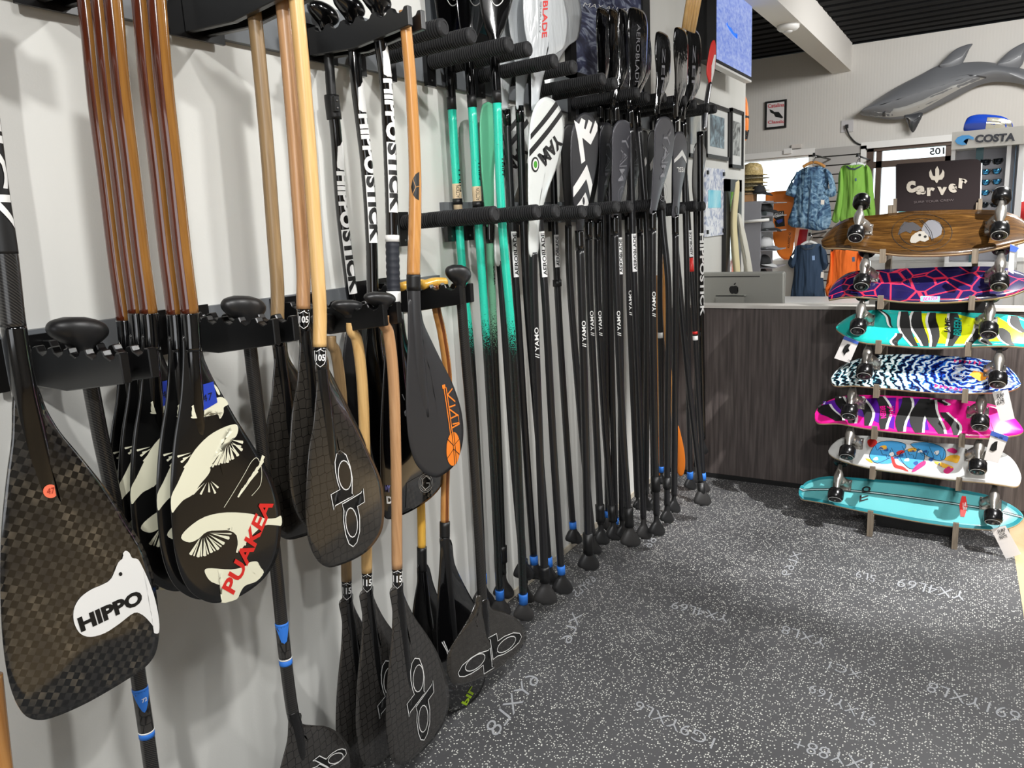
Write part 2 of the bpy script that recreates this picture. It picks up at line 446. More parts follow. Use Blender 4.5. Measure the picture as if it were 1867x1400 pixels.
def wrap_shape(pa, name, ya, yb, shape, r, ang0, halfang, m, parent):
    """polygon (u 0..1 along the shaft, v -1..1 round it) laid on the shaft"""
    bm = bmesh.new(); vs = [bm.verts.new((u, v, 0)) for u, v in shape]; bm.faces.new(vs); bmesh.ops.triangulate(bm, faces=bm.faces[:])
    for _ in range(3):
        ed = [e for e in bm.edges if e.calc_length() > .3]
        if not ed: break
        bmesh.ops.subdivide_edges(bm, edges=ed, cuts=1); bmesh.ops.triangulate(bm, faces=[g for g in bm.faces if len(g.verts) > 3])
    bm.verts.index_update(); V = []
    for vv in bm.verts:
        py = ya + (yb - ya) * vv.co.x; c = pa.at(py); tg = pa.dir(py, 6); e1 = CAM - c; e1.z = 0; e1 = (e1 - e1.dot(tg) * tg).normalized(); e2 = e1.cross(tg)
        if e2.dot(_right()) < 0: e2 = -e2
        th = ang0 + vv.co.y * halfang; V.append(c + (e1 * math.cos(th) + e2 * math.sin(th)) * (r + .0007))
    Fc = [tuple(q.index for q in g.verts) for g in bm.faces]; bm.free(); return mk(name, V, Fc, m, parent)
def _right(): return Vector((_vx.x, _vy.x, 0))
def band(path, a, b, r, m, parent, name='band', sides=16):
    V, Fc, MI = tube(path.seg(a, b), r, sides); return mk(name, V, Fc, m, parent)

# ================================================================== THE SETTING
def struct(name, V, Fc, m, parent=None, smooth=False, midx=None):
    o = mk(name, V, Fc, m, parent, smooth, midx)
    if not parent: o['kind'] = 'structure'
    return o
# walls
m = M['wallpaint']; t = NT(m)
nz = t.n('ShaderNodeTexNoise', i_Scale=3.0, i_Detail=3.0); t.l(t.coords((3, 1, .35)), nz.inputs['Vector'])
t.l(t.ramp(nz.outputs[0], [(.3, (206, 206, 201)), (.7, (218, 218, 214))]), t.b.inputs['Base Color'])
nz2 = t.n('ShaderNodeTexNoise', i_Scale=220.0); t.l(t.coords(), nz2.inputs['Vector']); t.bump(nz2.outputs[0], .08, .002)
M['backwall'] = mat('back_wall_paint', (204, 201, 196), .8)
t = NT(M['backwall']); w = t.n('ShaderNodeTexWave', i_Scale=12.0); w.bands_direction = 'X'; t.l(t.coords(), w.inputs['Vector']); t.bump(w.outputs[0], .12, .004)
ZC = 2.97; YB = 8.4
struct('wall_left', *boxf((-.15, -3.2, 0), (0, 5.82, ZC)), m)
# far room corner opening to the left behind the end of the left wall
struct('wall_alcove', *boxf((-3.1, 5.6, 0), (-3.0, YB, ZC)), M['backwall'])
struct('wall_alcove_front', *boxf((-3.0, 5.67, 0), (-.15, 5.82, ZC)), M['backwall'])
struct('wall_right', *boxf((6.0, -3.2, 0), (6.15, YB + .15, ZC)), M['backwall'])
struct('wall_front', *boxf((-.15, -3.35, 0), (6.15, -3.2, ZC)), M['backwall'])
# far wall with window and door openings
def px_y(px, py, y): return at(px, py, y=y)
wx0, wx1 = px_y(1362, 300, YB).x, px_y(1486, 300, YB).x
dx0, dx1 = px_y(1580, 300, YB).x, px_y(1738, 300, YB).x
zt = px_y(1600, 264, YB).z
parts = [boxf((-3.1, YB, zt), (6.1, YB + .15, ZC)), boxf((-3.1, YB, 0), (wx0 - .9, YB + .15, zt)),
         boxf((wx1, YB, 0), (dx0, YB + .15, zt)), boxf((dx1 + 1.0, YB, 0), (6.1, YB + .15, zt)), boxf((wx0 - .9, YB, 0), (wx1, YB + .15, .55))]
V, Fc, MI = join(parts); struct('wall_back', V, Fc, M['backwall'])
# window and shop door: bronze frame bars and panes
M['frame'] = mat('bronze_frame', (84, 70, 62), .4, metal=.3)
M['alu'] = mat('white_alu', (226, 226, 224), .4)
gl = bpy.data.materials.new('clear_glass'); gl.use_nodes = True; g = gl.node_tree; g.nodes.remove(g.nodes['Principled BSDF'])
tr = g.nodes.new('ShaderNodeBsdfTransparent'); gs = g.nodes.new('ShaderNodeBsdfGlossy'); gs.inputs['Roughness'].default_value = .03
lw = g.nodes.new('ShaderNodeFresnel'); lw.inputs[0].default_value = 1.45; mx = g.nodes.new('ShaderNodeMixShader')
tr.inputs[0].default_value = (.95, .97, .96, 1)
g.links.new(lw.outputs[0], mx.inputs[0]); g.links.new(tr.outputs[0], mx.inputs[1]); g.links.new(gs.outputs[0], mx.inputs[2]); g.links.new(mx.outputs[0], g.nodes['Material Output'].inputs[0])
def window(name, x0, x1, z0, z1, bars_v, bars_h, m):
    fr = join([boxf((x0, YB - .02, z0), (x0 + .06, YB + .08, z1)), boxf((x1 - .06, YB - .02, z0), (x1, YB + .08, z1)), boxf((x0, YB - .02, z1 - .06), (x1, YB + .08, z1)), boxf((x0, YB - .02, z0), (x1, YB + .08, z0 + .06))])
    o = struct(name, fr[0], fr[1], m)
    for x in bars_v: mk('mullion', *boxf((x - .025, YB, z0), (x + .025, YB + .07, z1)), m, o, False)
    for z in bars_h: mk('transom', *boxf((x0, YB, z - .03), (x1, YB + .07, z + .03)), m, o, False)
    mk('pane', *boxf((x0 + .05, YB + .04, z0 + .05), (x1 - .05, YB + .046, z1 - .05)), gl, o, False)
    return o
window('window_1', wx0 - .9, wx1, .55, zt, [], [], M['alu'])
dz = px_y(1640, 297, YB).z
door = window('door_1', dx0, dx1 + 1.0, 0.0, zt, [px_y(1602, 300, YB).x, px_y(1728, 300, YB).x], [dz], M['frame'])
# bright edge strip round the door head
struct('trim_1', *join([boxf((dx0 - .05, YB - .05, zt - .03), (dx1 + .1, YB - .01, zt + .03)), boxf((dx0 - .05, YB - .05, 0), (dx0, YB - .01, zt))])[:2], M['alu'])
struct('trim_2', *boxf((wx0 - .9, YB - .05, zt - .04), (wx1, YB - .01, zt + .02)), M['alu'])
# street outside
M['street'] = mat('pavement_outside', (200, 198, 190), .8); struct('ground_outside', *boxf((-14, YB + .2, -.08), (16, 34, -.02)), M['street'])
# ceiling: black profiled decking
M['deck'] = mat('ceiling_black', (7, 8, 11), .8, spec=.2)
V, Fc = [], []; y = -3.2; k = 0
prof = []
while y < YB + .2:
    prof += [(y, 0), (y + .03, .045), (y + .15, .045), (y + .18, 0)]; y += .20
prof = [(a, ZC + .06 - b * 1) for a, b in prof]
for x in (-3.1, 6.1):
    for a, b in prof: V.append((x, a, b))
n = len(prof)
for i in range(n - 1): Fc.append((i, i + 1, n + i + 1, n + i))
struct('ceiling', V, Fc, M['deck'])
struct('ceiling_slab', *boxf((-3.2, -3.4, ZC + .1), (6.2, YB + .2, ZC + .2)), M['deck'])
# boxed beam running to the far wall
M['beam'] = mat('beam_paint', (222, 219, 214), .6)
b1, b2, b3 = at(1517, 133, y=YB), at(1552, 131, y=YB), at(1555, 71, y=YB)
bx0, bx1 = b1.x, b2.x; bz0 = (b1.z + b2.z) / 2
struct('trim_3', *boxf((bx0, -3.2, bz0), (bx1, YB, ZC + .02)), M['beam'])
# floor: flecked rubber mat over tan boards
M['mat'] = mat('flecked_rubber', (58, 58, 61), .62); t = NT(M['mat'])
vo = t.n('ShaderNodeTexVoronoi', i_Scale=150.0); t.l(t.coords(), vo.inputs['Vector'])
nz = t.n('ShaderNodeTexNoise', i_Scale=190.0, i_Detail=2.0); t.l(t.coords(), nz.inputs['Vector'])
sm = t.n('ShaderNodeMath', operation='MULTIPLY_ADD'); sm.inputs[1].default_value = .55; t.l(nz.outputs[0], sm.inputs[0]); t.l(vo.outputs[0], sm.inputs[2])
sep = t.n('ShaderNodeSeparateColor'); t.l(vo.outputs['Color'], sep.inputs[0])
gt = t.n('ShaderNodeMath', operation='GREATER_THAN'); gt.inputs[1].default_value = .52; t.l(sep.outputs[0], gt.inputs[0])
lt = t.n('ShaderNodeMath', operation='LESS_THAN'); lt.inputs[1].default_value = .60; t.l(sm.outputs[0], lt.inputs[0])
ml = t.n('ShaderNodeMath', operation='MULTIPLY'); t.l(gt.outputs[0], ml.inputs[0]); t.l(lt.outputs[0], ml.inputs[1])
big = t.n('ShaderNodeTexNoise', i_Scale=2.2, i_Detail=4.0); t.l(t.coords(), big.inputs['Vector'])
base = t.ramp(big.outputs[0], [(.3, (66, 66, 68)), (.7, (84, 84, 86))])
mx = t.n('ShaderNodeMix', data_type='RGBA'); t.l(ml.outputs[0], mx.inputs['Factor']); t.l(base, mx.inputs[6]); mx.inputs[7].default_value = lin((214, 214, 208))
t.l(mx.outputs[2], t.b.inputs['Base Color']); t.bump(nz.outputs[0], .25, .002)
M['tanfloor'] = wood('tan_floor', (214, 190, 152), (196, 168, 128), .4, .2, (3, 1.2, 1))
struct('floor', *boxf((-3.2, -3.4, -.08), (6.2, YB + .2, 0)), M['tanfloor'])
r1, r2 = at(1847, 1000, z=0), at(1866, 1120, z=0)
mr = max(r1.x, r2.x)
struct('floor_mat', *prism([(0, -3.2, .0), (r2.x + (r2.x - r1.x) * 1.2, -3.2 + 0, .0), (r2.x, r2.y, 0), (r1.x, r1.y, 0), (r1.x - .02, 4.09, 0), (0, 4.09, 0)], (0, 0, .004)), M['mat'])
# printed lot numbers on the mat
M['stamp'] = mat('stamp_print', (158, 160, 164), .7)
fs = Surf((1, 1, .004), (0, -1, 0), (1, 0, 0)); fs.pr = lambda p: p + Vector((0, 0, .0012))
for tx, BL, BR, TL in [('6LXY9G1', (1163, 1277), (1305, 1347), (1155, 1296)), ('961YX19', (1480, 1246), (1600, 1310), (1474, 1262)),
                       ('8LXY196', (1695, 1243), (1862, 1300), (1690, 1262)), ('96L4XY', (1228, 1096), (1330, 1122), (1224, 1110)),
                       ('8LXY', (1428, 1140), (1508, 1166), (1424, 1155)), ('96L4XY', (1640, 1054), (1762, 1080), (1636, 1070)),
                       ('1CX', (1514, 1206), (1572, 1226), (1510, 1219)), ('+88YX19', (1450, 1345), (1624, 1400), (1446, 1367)),
                       ('9L5', (1562, 1040), (1597, 1050), (1560, 1052)), ('6LX', (1040, 1175), (1062, 1120), (1022, 1170)),
                       ('5LY96', (1052, 1090), (1088, 1058), (1042, 1080)), ('68YL', (1186, 1000), (1212, 965), (1172, 996)),
                       ('8LXY6', (905, 1345), (985, 1240), (884, 1330)), ('96LX', (1440, 1052), (1462, 1008), (1424, 1048))]:
    BL, BR, TL = BR, BL, (BR[0] + TL[0] - BL[0], BR[1] + TL[1] - BL[1])
    o = fs.text('floor_stamp', tx[::-1], BL, BR, TL, M['stamp'], None, -.008); o['kind'] = 'structure'
# wall rails (grey boards)
def rail(name, y0, y1, z0, z1):
    o = struct(name, *boxf((0, y0, z0), (.019, y1, z1)), M['greybox']); return o
rail('trim_4', -3.1, 4.15, 1.895, 2.03)
rail('trim_5', -3.1, 2.02, 1.215, 1.305)
rail('trim_6', 2.07, 4.05, 1.452, 1.535)
# baseboard-like bottom edge where the wall meets the mat
struct('baseboard_left', *boxf((0, -3.1, .0045), (.006, 4.05, .03)), mat('scuffed_edge', (188, 180, 164), .7))

# ================================================================== RACKS
def arm_pair(yc, gap, z0, z1, L, label, z_end=None, notches=6):
    """two notched plates that stick out of the wall rail, with a wall plate and screws"""
    r = thing('paddle_rack', (0.02, yc, z0), label, 'rack', 'black notched paddle racks')
    mk('back_plate', *boxf((.0195, yc - gap / 2 - .045, z0 - .01), (.028, yc + gap / 2 + .045, z1 + .015)), M['rackblack'], r, False)
    for sgn in (-1, 1):
        y0 = yc + sgn * gap / 2; ze = z_end if z_end is not None else z0 + .02
        prof = [(.028, z0), (L * .5, z0 - .004), (L, ze), (L, z1)]; x = L
        step = (L - .05) / notches
        for k in range(notches):
            x1 = L - .012 - k * step
            prof += [(x1, z1), (x1 - .006, z1 - .009), (x1 - step * .35, z1 - .013), (x1 - step * .62, z1 - .007), (x1 - step * .72, z1 + .003)]
        prof.append((.028, z1 + .003))
        V, Fc = prism([(a, y0 - .008, b) for a, b in prof], (0, .016, 0)); o = mk('notched_arm', V, Fc, M['rackblack'], r, False); bevel(o, .0018, 1)
    for zz in (z0 + .02, z1 - .01):
        mk('screw', *lathe([(0, .0045), (.0015, .004), (.002, .001)], Vector((.028, yc + gap / 2 + .03, zz)), Vector((1, 0, 0)), 8), M['steel'], r)
    return r
G = .05
def armz(px, py): return at(px, py, x=.35)
a1, a3, a4, a5 = armz(226, 645), armz(503, 583), armz(702, 556), armz(841, 521)

for a, lb in ((a1, 'nearest lower black notched rack beside the white-lettered black paddle shaft'),
              (a3, 'second lower black notched rack, holding one round black grip behind wood shafts'),
              (a4, 'third lower black notched rack carrying three flat black grips'),
              (a5, 'fourth lower black notched rack beside the teal shafts, with a yellow wood grip')):
    arm_pair(a.y + G / 2, G, a.z - .068, a.z + .002, .35, lb)
b3 = armz(747, 10); b3b = armz(747, 58)

arm_pair(b3.y + G / 2, G, b3b.z - .005, b3.z, .35, 'upper black notched rack above the white-lettered black shafts')
arm_pair(1.167 + G / 2, G, 1.889, 1.975, .35, 'upper black notched rack above the three pale wood shafts')
arm_pair(.858 + G / 2, G, 1.889, 1.975, .35, 'upper black notched rack above the glossy two-tone shafts')
arm_pair(.50, G, 1.889, 1.975, .35, 'upper black notched rack at the left end of the grey rail')

# foam covered pegs
def foam_prof(L):
    p = [(0, .0135)]; s = .002
    while s < L - .012: p += [(s, .0225), (s + .0040, .0225), (s + .0050, .0165), (s + .0070, .0165)]; s += .008
    return p + [(L - .01, .0225), (L - .004, .0215), (L, .018), (L, .013), (L - .0015, .0125), (L - .0015, .001)]
_peg = {}
def peg(parent, y, z, L):
    key = round(L, 2)
    if key in _peg:
        o = _peg[key].copy(); COL.objects.link(o); o.parent = parent; o.location = Vector((.035, y, z)) - parent_origin(parent); return o
    V, Fc = lathe(foam_prof(L), Vector((0, 0, 0)), Vector((1, .0, .03)), 18)
    o = mk('foam_peg', V, Fc, M['foam'], parent, False, origin=(0, 0, 0)); o.location = Vector((.035, y, z)) - parent_origin(parent); _peg[key] = o; return o
def peg_rack(tips, xt, z, label, L=None):
    ys = [at(px, py, x=xt).y for px, py in tips]; zz = [at(px, py, x=xt).z for px, py in tips]
    r = thing('peg_rack', (.02, ys[0], z), label, 'rack', 'foam peg racks')
    for y, q in zip(ys, zz):
        mk('bracket', *join([boxf((.0195, y - .022, q - .075), (.034, y + .022, q + .025)), lathe([(0, .012), (.02, .012)], Vector((.0, y, q)), Vector((1, 0, .0)), 10)])[:2], M['rackblack'], r, False)
        mk('screw', *lathe([(0, .004), (.002, .002)], Vector((.034, y, q - .058)), Vector((1, 0, 0)), 8), M['steel'], r)
        peg(r, y, q - .006, xt - .035)
    return r
up = [(811, 51), (863, 66), (931, 82), (966, 90), (1014, 112), (1049, 123), (1102, 145), (1124, 153), (1164, 170), (1182, 178), (1213, 178), (1232, 184), (1251, 184), (1269, 191), (1293, 197), (1306, 199)]
nm = ['nearest, above the left teal shaft', 'holding the three teal shafts', 'holding the bagged white blades', 'under the dark sea poster', 'holding the tall black bagged blades', 'behind the single bagged black blade', 'holding the last two bagged blades', 'at the far end of the wall']
for i in range(0, 16, 2): peg_rack(up[i:i + 2], .32, 1.95, 'upper pair of ribbed black foam pegs, ' + nm[i // 2])
lo = [(905, 392), (982, 388), (1017, 387), (1066, 388), (1092, 387), (1127, 379), (1152, 378), (1197, 374), (1212, 374), (1234, 385), (1248, 382), (1271, 376), (1285, 377)]
nm = ['beside the teal shafts, under the striped white blades', 'under the white chevron blade', 'under the first grey outlined-letter blades', 'under the large grey outlined-letter blade', 'under the short grey blade with a white chevron', 'at the far end beside the clear bagged blade']
peg_rack([lo[0], lo[1]], .36, 1.48, 'lower pair of ribbed black foam pegs, ' + nm[0])
for i in range(1, 6): peg_rack(lo[2 * i:2 * i + 2], .37, 1.48, 'lower pair of ribbed black foam pegs, ' + nm[i])
peg_rack([lo[12]], .37, 1.48, 'single ribbed black foam peg at the far lower end')

# ================================================================== OUTRIGGER PADDLES (left half of the wall)
def plane_x(x, px, py): return Surf(at(px, py, x=x), (0, 0, -1), (0, 1, 0))
def shaft(name, path, a, b, r0, r1, m, parent, split=None, sides=16, squash=1.0, taper=None):
    seg = path.seg(a, b); n = len(seg); rad = [(r0 + (r1 - r0) * i / (n - 1)) for i in range(n)]
    rad = [(q, q * squash) for q in rad]
    V, Fc, MI = tube(seg, rad, sides, split=split); return mk(name, V, Fc, m, parent, True, MI if split else None)
def throat(path, a, b, r0, m, parent, tail=.25, name='throat', flat=.22):
    """shaft end that flattens into the blade spine"""
    seg = path.seg(a, b); n = len(seg); rad = []
    for i in range(n):
        t = i / (n - 1); k = 0 if t < .35 else (t - .35) / .65
        rad.append((r0 * (1 - k * .62), r0 * (1 + k * .25)) if k < 1 else (r0 * .38, r0))
    V, Fc, MI = tube(seg, rad, 16); return mk(name, V, Fc, m, parent)
def shield(sf, cx, cy, w, h, txt, parent):
    k = [(-.5, -.42), (-.3, -.38), (0, -.5), (.3, -.38), (.5, -.42), (.46, .12), (.3, .34), (0, .5), (-.3, .34), (-.46, .12)]
    P = [(cx + a * w, cy + b * h) for a, b in k]
    sf.lines('badge_outline', [P], .0014, M['white'], parent)
    sf.text('badge_number', txt, (cx - w * .36, cy + h * .16), (cx + w * .40, cy + h * .16), (cx - w * .36, cy - h * .22), M['white'], parent, .03)
def label_on(path, py, r, txt, parent, h=32):
    """shield badge wrapped on the round throat"""
    c = path.at(py); tg = path.dir(py); e1 = CAM - c; e1.z = 0; e1 = (e1 - e1.dot(tg) * tg).normalized()
    sf = Surf(c + e1 * (r + .001), tg, e1.cross(tg)); e2 = sf.w
    def pr(p):
        d = p - c; s = d.dot(tg); q = d.dot(e2); th = q / r; return c + tg * s + (e1 * math.cos(th) + e2 * math.sin(th)) * (r + .0007)
    sf.pr = pr; cx = path_px(path, py); shield(sf, cx, py, h * .72, h, txt, parent); return sf
def path_px(path, py):
    for i in range(len(path.P) - 1):
        if path.P[i].y <= py <= path.P[i + 1].y: return path.P[i].lerp(path.P[i + 1], (py - path.P[i].y) / (path.P[i + 1].y - path.P[i].y)).x
    return path.P[-1].x
# --- double-oval outlined logo (pair of mirrored bowls) drawn with thin ribbons
C1 = [(805, 452), (780, 475), (770, 530), (775, 600), (790, 670), (805, 715), (745, 750), (765, 855), (775, 825), (900, 755), (887, 740), (889, 640), (875, 560), (845, 480)]
E1 = [(838 + 45 * math.cos(a) + 8 * math.sin(a), 618 + 100 * math.sin(a)) for a in [k * math.pi / 8 for k in range(16)]]
C2 = [(965, 710), (975, 800), (925, 830), (940, 900), (942, 1000), (925, 1075), (900, 1105), (870, 1085), (845, 1020), (830, 930), (832, 860), (820, 815), (950, 738)]
E2 = [(885 + 40 * math.cos(a) + 8 * math.sin(a), 940 + 100 * math.sin(a)) for a in [k * math.pi / 8 for k in range(16)]]
def affine(src, dst):
    a = Matrix([[p[0], p[1], 1] for p in src]).inverted(); mx = a @ Matrix([[d[0], d[1], 1] for d in dst])
    return lambda p: tuple((Vector((p[0], p[1], 1)) @ mx)[:2])
def oval_logo(sf, f, parent, w=.0022):
    p0 = sf.pr
    sf.pr = lambda p: p0(p) - sf.n * .0004
    for c in (C1, C2): sf.poly('logo_fill', [f(p) for p in c], M['ink'], parent)
    sf.pr = lambda p: p0(p) + sf.n * .0001
    for c in (E1, E2): sf.poly('logo_counter', [f(p) for p in c], mat('logo_grey', (30, 28, 27), .2, coat=.5), parent)
    sf.pr = lambda p: p0(p) + sf.n * .0006
    sf.lines('logo', [[f(p) for p in c] for c in (C1, C2)], w, M['white'], parent); sf.lines('logo', [[f(p) for p in c] for c in (E1, E2)], w, M['white'], parent)
    sf.pr = p0
f105 = lambda p: (400 + p[0] / 3.734, 700 + p[1] / 3.734)

# ---- 1. big checkered carbon paddle with white hippo print
x = .33; pa = Path([(-75, -180), (-48, 60), (-24, 230), (-8, 350), (10, 470), (25, 600), (43, 705), (62, 790), (92, 930)], x=x)
t1 = thing('outrigger_paddle', pa.at(900), 'large checkered carbon paddle with white hippo print, hanging at the far left', 'paddle')
shaft('shaft', pa, -150, 600, .0165, .0165, M['carbonshaft'], t1)
band(pa, -150, 463, .0168, M['black'], t1, 'shaft_wrap')
pa.print('lettering', 'STICK', 120, 425, .017, M['white'], t1, 1.2)
hp = [(27, 705), (21, 800), (12, 870), (3, 960), (0, 1060), (5, 1170), (18, 1250), (38, 1295), (60, 1311), (95, 1308), (160, 1280), (235, 1236), (270, 1210), (286, 1180), (289, 1130), (281, 1060), (262, 1000), (235, 955), (200, 900), (150, 836), (110, 788), (84, 745), (64, 700)]
sf = plane_x(x, 100, 1000); make_blade(sf, hp, M['check'], t1, .009)
throat(pa, 595, 925, .0168, M['blackgloss'], t1)
hippo = [(226, 1003), (221, 1008), (221, 1016), (212, 1024), (204, 1042), (196, 1056), (180, 1065), (161, 1073), (142, 1087), (131, 1105), (129, 1124), (133, 1140), (143, 1154), (161, 1159), (187, 1152), (214, 1135), (241, 1116), (257, 1120), (270, 1132), (278, 1143), (279, 1153), (288.5, 1152), (288, 1127), (281, 1092), (270, 1060), (257, 1032), (249, 1019), (238, 1016), (233, 1007)]
sf.poly('hippo_print', hippo, M['white'], t1, smooth_n=3)
pr0 = sf.pr; sf.pr = lambda p: pr0(p) + sf.n * .0006
sf.text('lettering', 'HIPPO', (143, 1151), (259, 1097), (135, 1125), M['ink'], t1, .05)
sf.poly('eye', [(215.5 + 3.5 * math.cos(a), 1045 + 3.6 * math.sin(a)) for a in [k * math.pi / 5 for k in range(10)]], M['ink'], t1)
sf.poly('price_dot', [(86 + 13.5 * math.cos(a), 894 + 12.5 * math.sin(a)) for a in [k * math.pi / 9 for k in range(18)]], M['dot'], t1)
pr1 = sf.pr; sf.pr = lambda p: pr1(p) + sf.n * .0012
sf.text('handwriting', '47', (79, 900), (93, 897), (78, 889), mat('pen', (150, 40, 20), .6), t1, -.005)

# ---- 2. five glossy two-tone shafts with fish-print blades
x = .33; pa = Path([(268, -170), (285, 0), (298, 150), (315, 300), (331, 450), (346, 573), (352, 660), (362, 760), (378, 880)], x=x)
two = lambda fr: 1 if (fr > .80 or fr < .16) else 0
t2 = thing('outrigger_paddle', pa.at(900), 'front fish-print paddle with blue tape, glossy brown and gold shaft', 'paddle')
bl = [(333, 650), (331, 700), (327, 742), (318, 800), (313, 850), (311, 900), (313, 950), (318, 1000), (328, 1042), (344, 1074), (366, 1092), (388, 1099), (410, 1096), (440, 1085), (475, 1060), (497, 1031), (508, 1000), (512, 960), (509, 920), (498, 880), (478, 840), (453, 800), (428, 760), (408, 725), (388, 690), (372, 655), (362, 620), (335, 610)]
sf = plane_x(x, 400, 900); sf0 = sf
# two-tone lacquered shaft
seg = pa.seg(-160, 573); V, Fc, MI = tube(seg, .0155, 20, split=lambda fr: 1 if (fr > .58 or fr < .09) else 0)
mk('shaft', V, Fc, [M['ceda'], M['ash']], t2, True, MI)
band(pa, 571, 640, .0160, M['blackgloss'], t2, 'ferrule')
make_blade(sf, bl, M['finecarbon'], t2, .008)
throat(pa, 636, 800, .014, M['blackgloss'], t2)
fish = [[(345, 741), (360, 732), (384, 726), (404, 724), (415, 736), (405, 742), (404, 752), (396, 763), (391, 746), (380, 751), (368, 758), (353, 762), (344, 760), (356, 748)],
        [(386, 700), (394, 706), (399, 717), (396, 720), (391, 712)],
        [(312, 934), (311, 905), (321, 882), (335, 850), (351, 820), (375, 794), (402, 779), (426, 773), (432, 780), (428, 794), (418, 800), (402, 804), (386, 823), (376, 843), (379, 855), (374, 866), (361, 882), (348, 901), (332, 911), (320, 925)],
        [(328, 980), (340, 962), (370, 941), (410, 933), (455, 936), (479, 944), (500, 944), (511, 940), (512, 957), (500, 957), (479, 957), (461, 970), (448, 984), (431, 1004), (427, 975), (407, 965), (375, 968), (359, 981), (343, 988)],
        [(371, 1037), (383, 1035), (418, 1037), (442, 1032), (452, 1024), (466, 1023), (471, 1032), (479, 1043), (466, 1059), (445, 1067), (436, 1080), (430, 1092), (402, 1098), (412, 1073), (383, 1060), (372, 1046)]]
fan = []
def streaks(ax, ay, pts, w=3.0):
    for bx, by in pts:
        dx, dy = bx - ax, by - ay; l = math.hypot(dx, dy); nx, ny = -dy / l * w, dx / l * w
        fan.append([(ax + dx * .25, ay + dy * .25), (bx + nx, by + ny), (bx + dx * .03, by + dy * .03), (bx - nx, by - ny)])
streaks(412, 800, [(367, 845), (377, 848), (388, 846), (399, 843), (410, 842), (420, 836), (430, 830), (438, 820), (440, 806)])
streaks(376, 872, [(348, 900), (362, 900), (377, 896), (388, 898), (393, 888)], 2)
streaks(368, 968, [(345, 1010), (358, 1014), (370, 1012), (382, 1006), (394, 1000), (404, 990), (413, 980), (420, 962)])
streaks(352, 822, [(328, 842), (338, 846), (322, 832)], 2)
streaks(430, 985, [(428, 1006), (436, 1000), (444, 992)], 2)
streaks(408, 806, [(372, 850), (383, 850), (394, 846), (405, 843), (415, 838), (426, 826), (436, 813)], 1.4)
streaks(365, 970, [(351, 1012), (364, 1013), (376, 1009), (388, 1003), (399, 995), (417, 972)], 1.4)
streaks(349, 828, [(331, 836), (333, 852)], 1.6)
streaks(452, 1040, [(446, 1062), (454, 1062), (462, 1056), (470, 1048)], 2)
leaf = [[(404, 924), (424, 892), (442, 863), (455, 842), (466, 834), (473, 846), (475, 861), (474, 874), (471, 885), (463, 895), (455, 903)]]
sf.polys('fish_print', fish, M['cream'], t2, smooth_n=3)
sf.polys('fin_print', fan, M['cream'], t2, stuff=True)
lf = []
for k in range(16):
    rr = random.Random(k); x = 428 + k * 2.7; y = 905 - k * 3.6; lf.append([(x, y), (x + 14 - rr.random() * 6, y - 22 + rr.random() * 8), (x + 17 - rr.random() * 5, y - 20 + rr.random() * 8), (x + 3, y + 1)])
sf.polys('leaf_streaks', lf, M['cream'], t2, stuff=True)
sf.lines('leaf_outline', leaf, .0012, M['cream'], t2, closed=False, smooth_n=3)
pr2 = sf.pr; sf.pr = lambda p: pr2(p) + sf.n * .0006
sf.text('lettering', 'PUAKEA', (424, 1084), (497, 918), (401, 1071), M['red'], t2, .03)
sf.poly('blue_tape', [(353, 703), (386, 695), (392, 733), (357, 752)], M['bluetape'], t2)
pr3 = sf.pr; sf.pr = lambda p: pr3(p) + sf.n * .0008
sf.text('handwriting', '47', (363, 733), (382, 727), (362, 720), M['ink'], t2, -.005)
for dx, lb in ((-.040, 'glossy two-tone fish-print paddle directly behind the blue-taped one'), (-.118, 'fish-print paddle in the middle of the glossy two-tone group'),
               (-.155, 'fish-print paddle second from the wall in the glossy two-tone group'), (-.195, 'fish-print paddle nearest the wall, leftmost of the glossy two-tone group')):
    copy_tree(t2, None, (dx, 0.0, (-.014 if dx == -.195 else .0) - .002), lb)

# ---- 3. three honeycomb carbon paddles with straight wood shafts
x = .33; pa = Path([(532, -90), (541, 10), (554, 150), (566, 300), (576, 450), (583, 560), (583, 632), (588, 700), (600, 790), (606, 850)], x=x)
bl = [(575, 660), (577, 700), (574, 740), (571, 775), (563, 820), (559, 874), (557, 928), (560, 968), (566, 996), (577, 1019), (590, 1031), (603, 1034), (622, 1029), (646, 1019), (668, 1005), (686, 985), (697, 962), (700, 928), (697, 888), (689, 861), (674, 829), (655, 791), (636, 754), (616, 716), (602, 690), (596, 650)]
def qb(pathpx, bl, x, sh_mat, ferr, label, logo_f, badge, sp, rs=.0145, thr=None, bm_='hexcarbon', group=None):
    pa = Path(pathpx, x=x); t = thing('outrigger_paddle', pa.at(sp[1]), label, 'paddle')
    shaft('shaft', pa, sp[0], ferr, rs, rs, sh_mat, t)
    band(pa, ferr - 1, ferr + 40, rs * .97, M['blackgloss'], t, 'ferrule')
    sf = plane_x(x, *bl[len(bl) // 2]); make_blade(sf, bl, M[bm_], t, .0075)
    throat(pa, ferr + 36, thr or sp[1], rs * .96, M['finecarbon'], t)
    if badge: label_on(pa, ferr + 21, rs * .97, badge, t)
    if logo_f: oval_logo(sf, logo_f, t)
    return t, pa, sf
tq, pq, sq = qb([(532, -90), (541, 10), (554, 150), (566, 300), (576, 450), (583, 560), (583, 632), (588, 700), (600, 790), (606, 850)], bl, .33, M['palewood'], 632,
                'pale wood-shafted paddle with honeycomb carbon blade and outlined double-oval logo', f105, '105', (-80, 850))
r2 = copy_tree(tq, None, (0, 0, 0), 'mid-brown shafted honeycomb paddle just behind the pale wood one')
d2 = at(553, 563, x=.285) - at(583, 632, x=.33); r2.location = tq.location + d2
